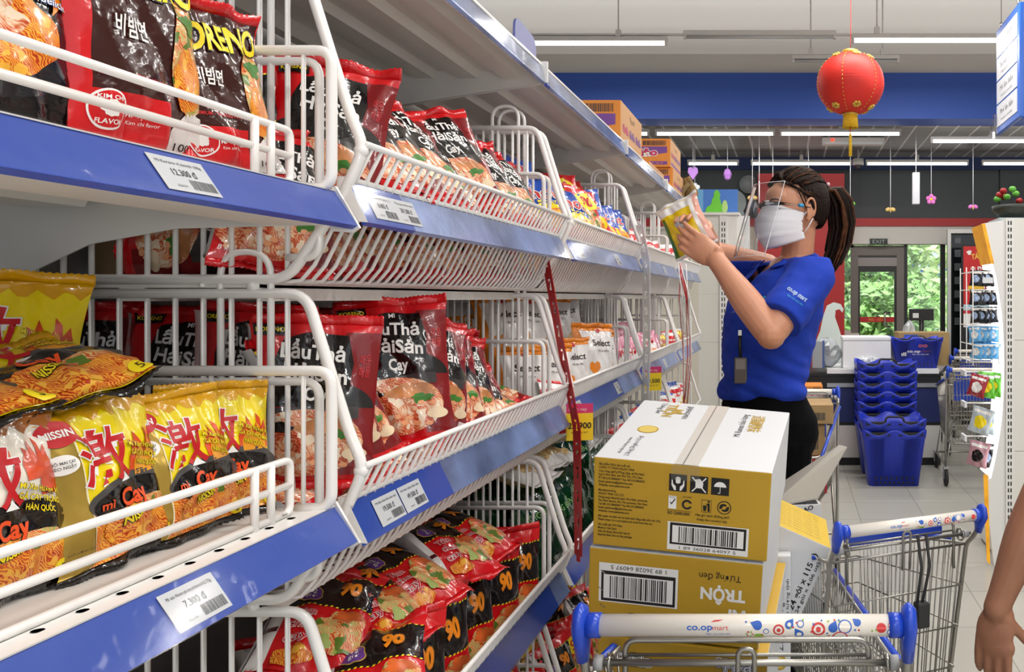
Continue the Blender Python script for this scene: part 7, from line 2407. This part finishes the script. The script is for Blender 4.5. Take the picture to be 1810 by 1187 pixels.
# badge on the shirt front
c = on_shirt((-.143, 2.0, 1.27), (0, 1, 0), .006)
c.y -= .016
bdg = MB().box((c.x - .019, c.y - .004, c.z - .072), (c.x + .019, c.y, c.z + .005), mat('badge_grey', '#5c5552', .35, coat=.5), bev=.003)
bdg.box((c.x - .014, c.y - .0046, c.z - .03), (c.x + .014, c.y - .0042, c.z - .0), mat('badge_card', '#8f8a86', .4))
wadd(bdg.build('name_badge'))
c2 = on_shirt((-.146, 2.0, 1.345), (0, 1, 0), .006)
ly = MB().tube([(c.x, c.y - .003, c.z + .005), (c2.x, c2.y - .003, c2.z - .03), (c2.x + .002, c2.y - .002, c2.z)], [(.005, .0015)] * 3, BLK, 6).box((c2.x - .004, c2.y - .008, c2.z - .006), (c2.x + .006, c2.y - .002, c2.z + .010), CHROME)
wadd(ly.build('badge_strap'))
# ring
fr = MB()
# trousers, shoes
tr_ = MB()
rings(tr_, [(.98, -.062, YW, .160, .132), (1.03, -.062, YW, .174, .148), (1.08, -.064, YW, .172, .144), (1.13, -.075, YW, .157, .128), (1.185, -.083, YW, .140, .110)], AT, BLACKT)
for hp, kn, an in legs:
    limb(tr_, [hp + Vector((0, 0, .02)), hp.lerp(kn, .5), kn, kn.lerp(an, .5), an + Vector((0, 0, -.02))], [.098, .088, .070, .064, .058], BLACKT)
wadd(organic(tr_, 'trousers', .006, 4, BLACKT))
for hp, kn, an in legs:
    s_ = MB()
    c = Vector((an.x, an.y, .29)) + fwd * .05
    Rz = Matrix.Rotation(AT, 3, 'Z')
    s_.ell(c, (.042, .125, .042), BLK, 16, R=Rz); s_.ell(c - fwd * .05 + Vector((0, 0, .02)), (.038, .055, .05), BLK, 14, R=Rz)
    so2 = organic(s_, 'shoe', .006, 3, BLK)
    for v in so2.data.vertices:
        v.co.z = max(v.co.z, .251)
    wadd(so2)
# step stool she stands on (hidden behind the trolleys)
stl = thing('step_stool', 'low grey step stool under the woman behind the trolleys', 'stool', (-.06, YW, 0))
MB().box((-.21, -.17, .225), (.21, .17, .25), GREY_PL, bev=.008).build('top', stl)
for sx_ in (-1, 1):
    for sy_ in (-1, 1):
        MB().tube([(sx_ * .185, sy_ * .145, .226), (sx_ * .2, sy_ * .16, 0)], .014, GREY_PL, 10).build('leg', stl)
# the packet in her hands
pack('packet', (-.268, 2.345, 1.585), -8, 8, -26, s=1.02, label='yellow and white noodle packet held up in both hands by the woman', group='packet in hand')

# ------------------------------------------------------------------ shopper at the right edge
DKS = mat('shirt_dark_green', '#1b2420', .85, vary=.2)
p2 = thing('person', 'shopper at the right edge, only a bare hanging forearm and hand in view', 'person', (.772, 1.83, 0))
OFF2 = Matrix.Translation((-.80, -1.83, 0))
def padd(o):
    o.parent = p2; o.matrix_parent_inverse = OFF2
    return o
S2, E2, W2_ = Vector((.645, 1.82, 1.30)), Vector((.592, 1.775, 1.035)), Vector((.478, 1.745, .775))
b = MB()
b.ell((.80, 1.82, 1.55), (.075, .095, .115), SKIN2, 22); b.ell((.80, 1.865, 1.50), (.055, .06, .065), SKIN2, 16)
b.ell((.80, 1.915, 1.535), (.012, .018, .014), SKIN2, 10)
for s in (-1, 1): b.ell((.80 + s * .077, 1.82, 1.54), (.01, .02, .03), SKIN2, 10)
limb(b, [(.80, 1.82, 1.33), (.80, 1.82, 1.48)], [.058, .052], SKIN2)
rings(b, [(.80, .80, 1.83, .155, .11), (.95, .80, 1.83, .14, .10), (1.15, .80, 1.83, .15, .11), (1.27, .80, 1.83, .15, .09), (1.35, .80, 1.83, .09, .07)], 0, SKIN2)
limb(b, [S2, S2.lerp(E2, .5), E2, E2.lerp(W2_, .35), W2_], [.052, .050, .043, .045, .029], SKIN2)
S3 = Vector((.955, 1.82, 1.30))
limb(b, [S3, (1.0, 1.80, 1.03), (.99, 1.86, .79)], [.052, .043, .028], SKIN2)
hand(b, W2_, (-.08, -.02, -1), (.55, .83, -.05), -1, SKIN2, curl=(.16, .20, .24, .30), spread=.1, sc=1.12)
hand(b, (.99, 1.86, .79), (0, .1, -1), (-1, 0, 0), -1, SKIN2, curl=(.3, .35, .4, .45))
for s in (-1, 1):
    limb(b, [(.80 + s * .085, 1.83, .78), (.80 + s * .09, 1.84, .43), (.80 + s * .09, 1.82, .085)], [.085, .055, .038], SKIN2)
padd(organic(b, 'body', .0038, 4, SKIN2))
t_ = MB()
rings(t_, [(.76, .80, 1.83, .175, .125), (.85, .80, 1.83, .172, .125), (1.0, .80, 1.83, .165, .12), (1.15, .80, 1.83, .168, .128), (1.27, .80, 1.83, .165, .105), (1.345, .80, 1.83, .085, .075)], 0, DKS)
limb(t_, [S2, S2.lerp(E2, .45)], [.066, .060], DKS); limb(t_, [S3, S3.lerp(Vector((1.0, 1.80, 1.03)), .45)], [.066, .060], DKS)
padd(organic(t_, 'shirt', .006, 4, DKS))
t_ = MB()
rings(t_, [(.72, .80, 1.83, .172, .12), (.80, .80, 1.83, .168, .12)], 0, BLACKT)
for s in (-1, 1):
    limb(t_, [(.80 + s * .085, 1.83, .76), (.80 + s * .09, 1.84, .43), (.80 + s * .09, 1.82, .07)], [.096, .072, .06], BLACKT)
padd(organic(t_, 'trousers', .007, 4, BLACKT))
for s in (-1, 1):
    s_ = MB(); s_.ell((.80 + s * .09, 1.87, .045), (.045, .13, .044), BLK, 14)
    so2 = organic(s_, 'shoe', .007, 2, BLK)
    for v in so2.data.vertices: v.co.z = max(v.co.z, .001)
    padd(so2)
hh = MB(); hh.ell((.80, 1.805, 1.575), (.084, .102, .112), HAIR, 22)
padd(hh.build('hair'))
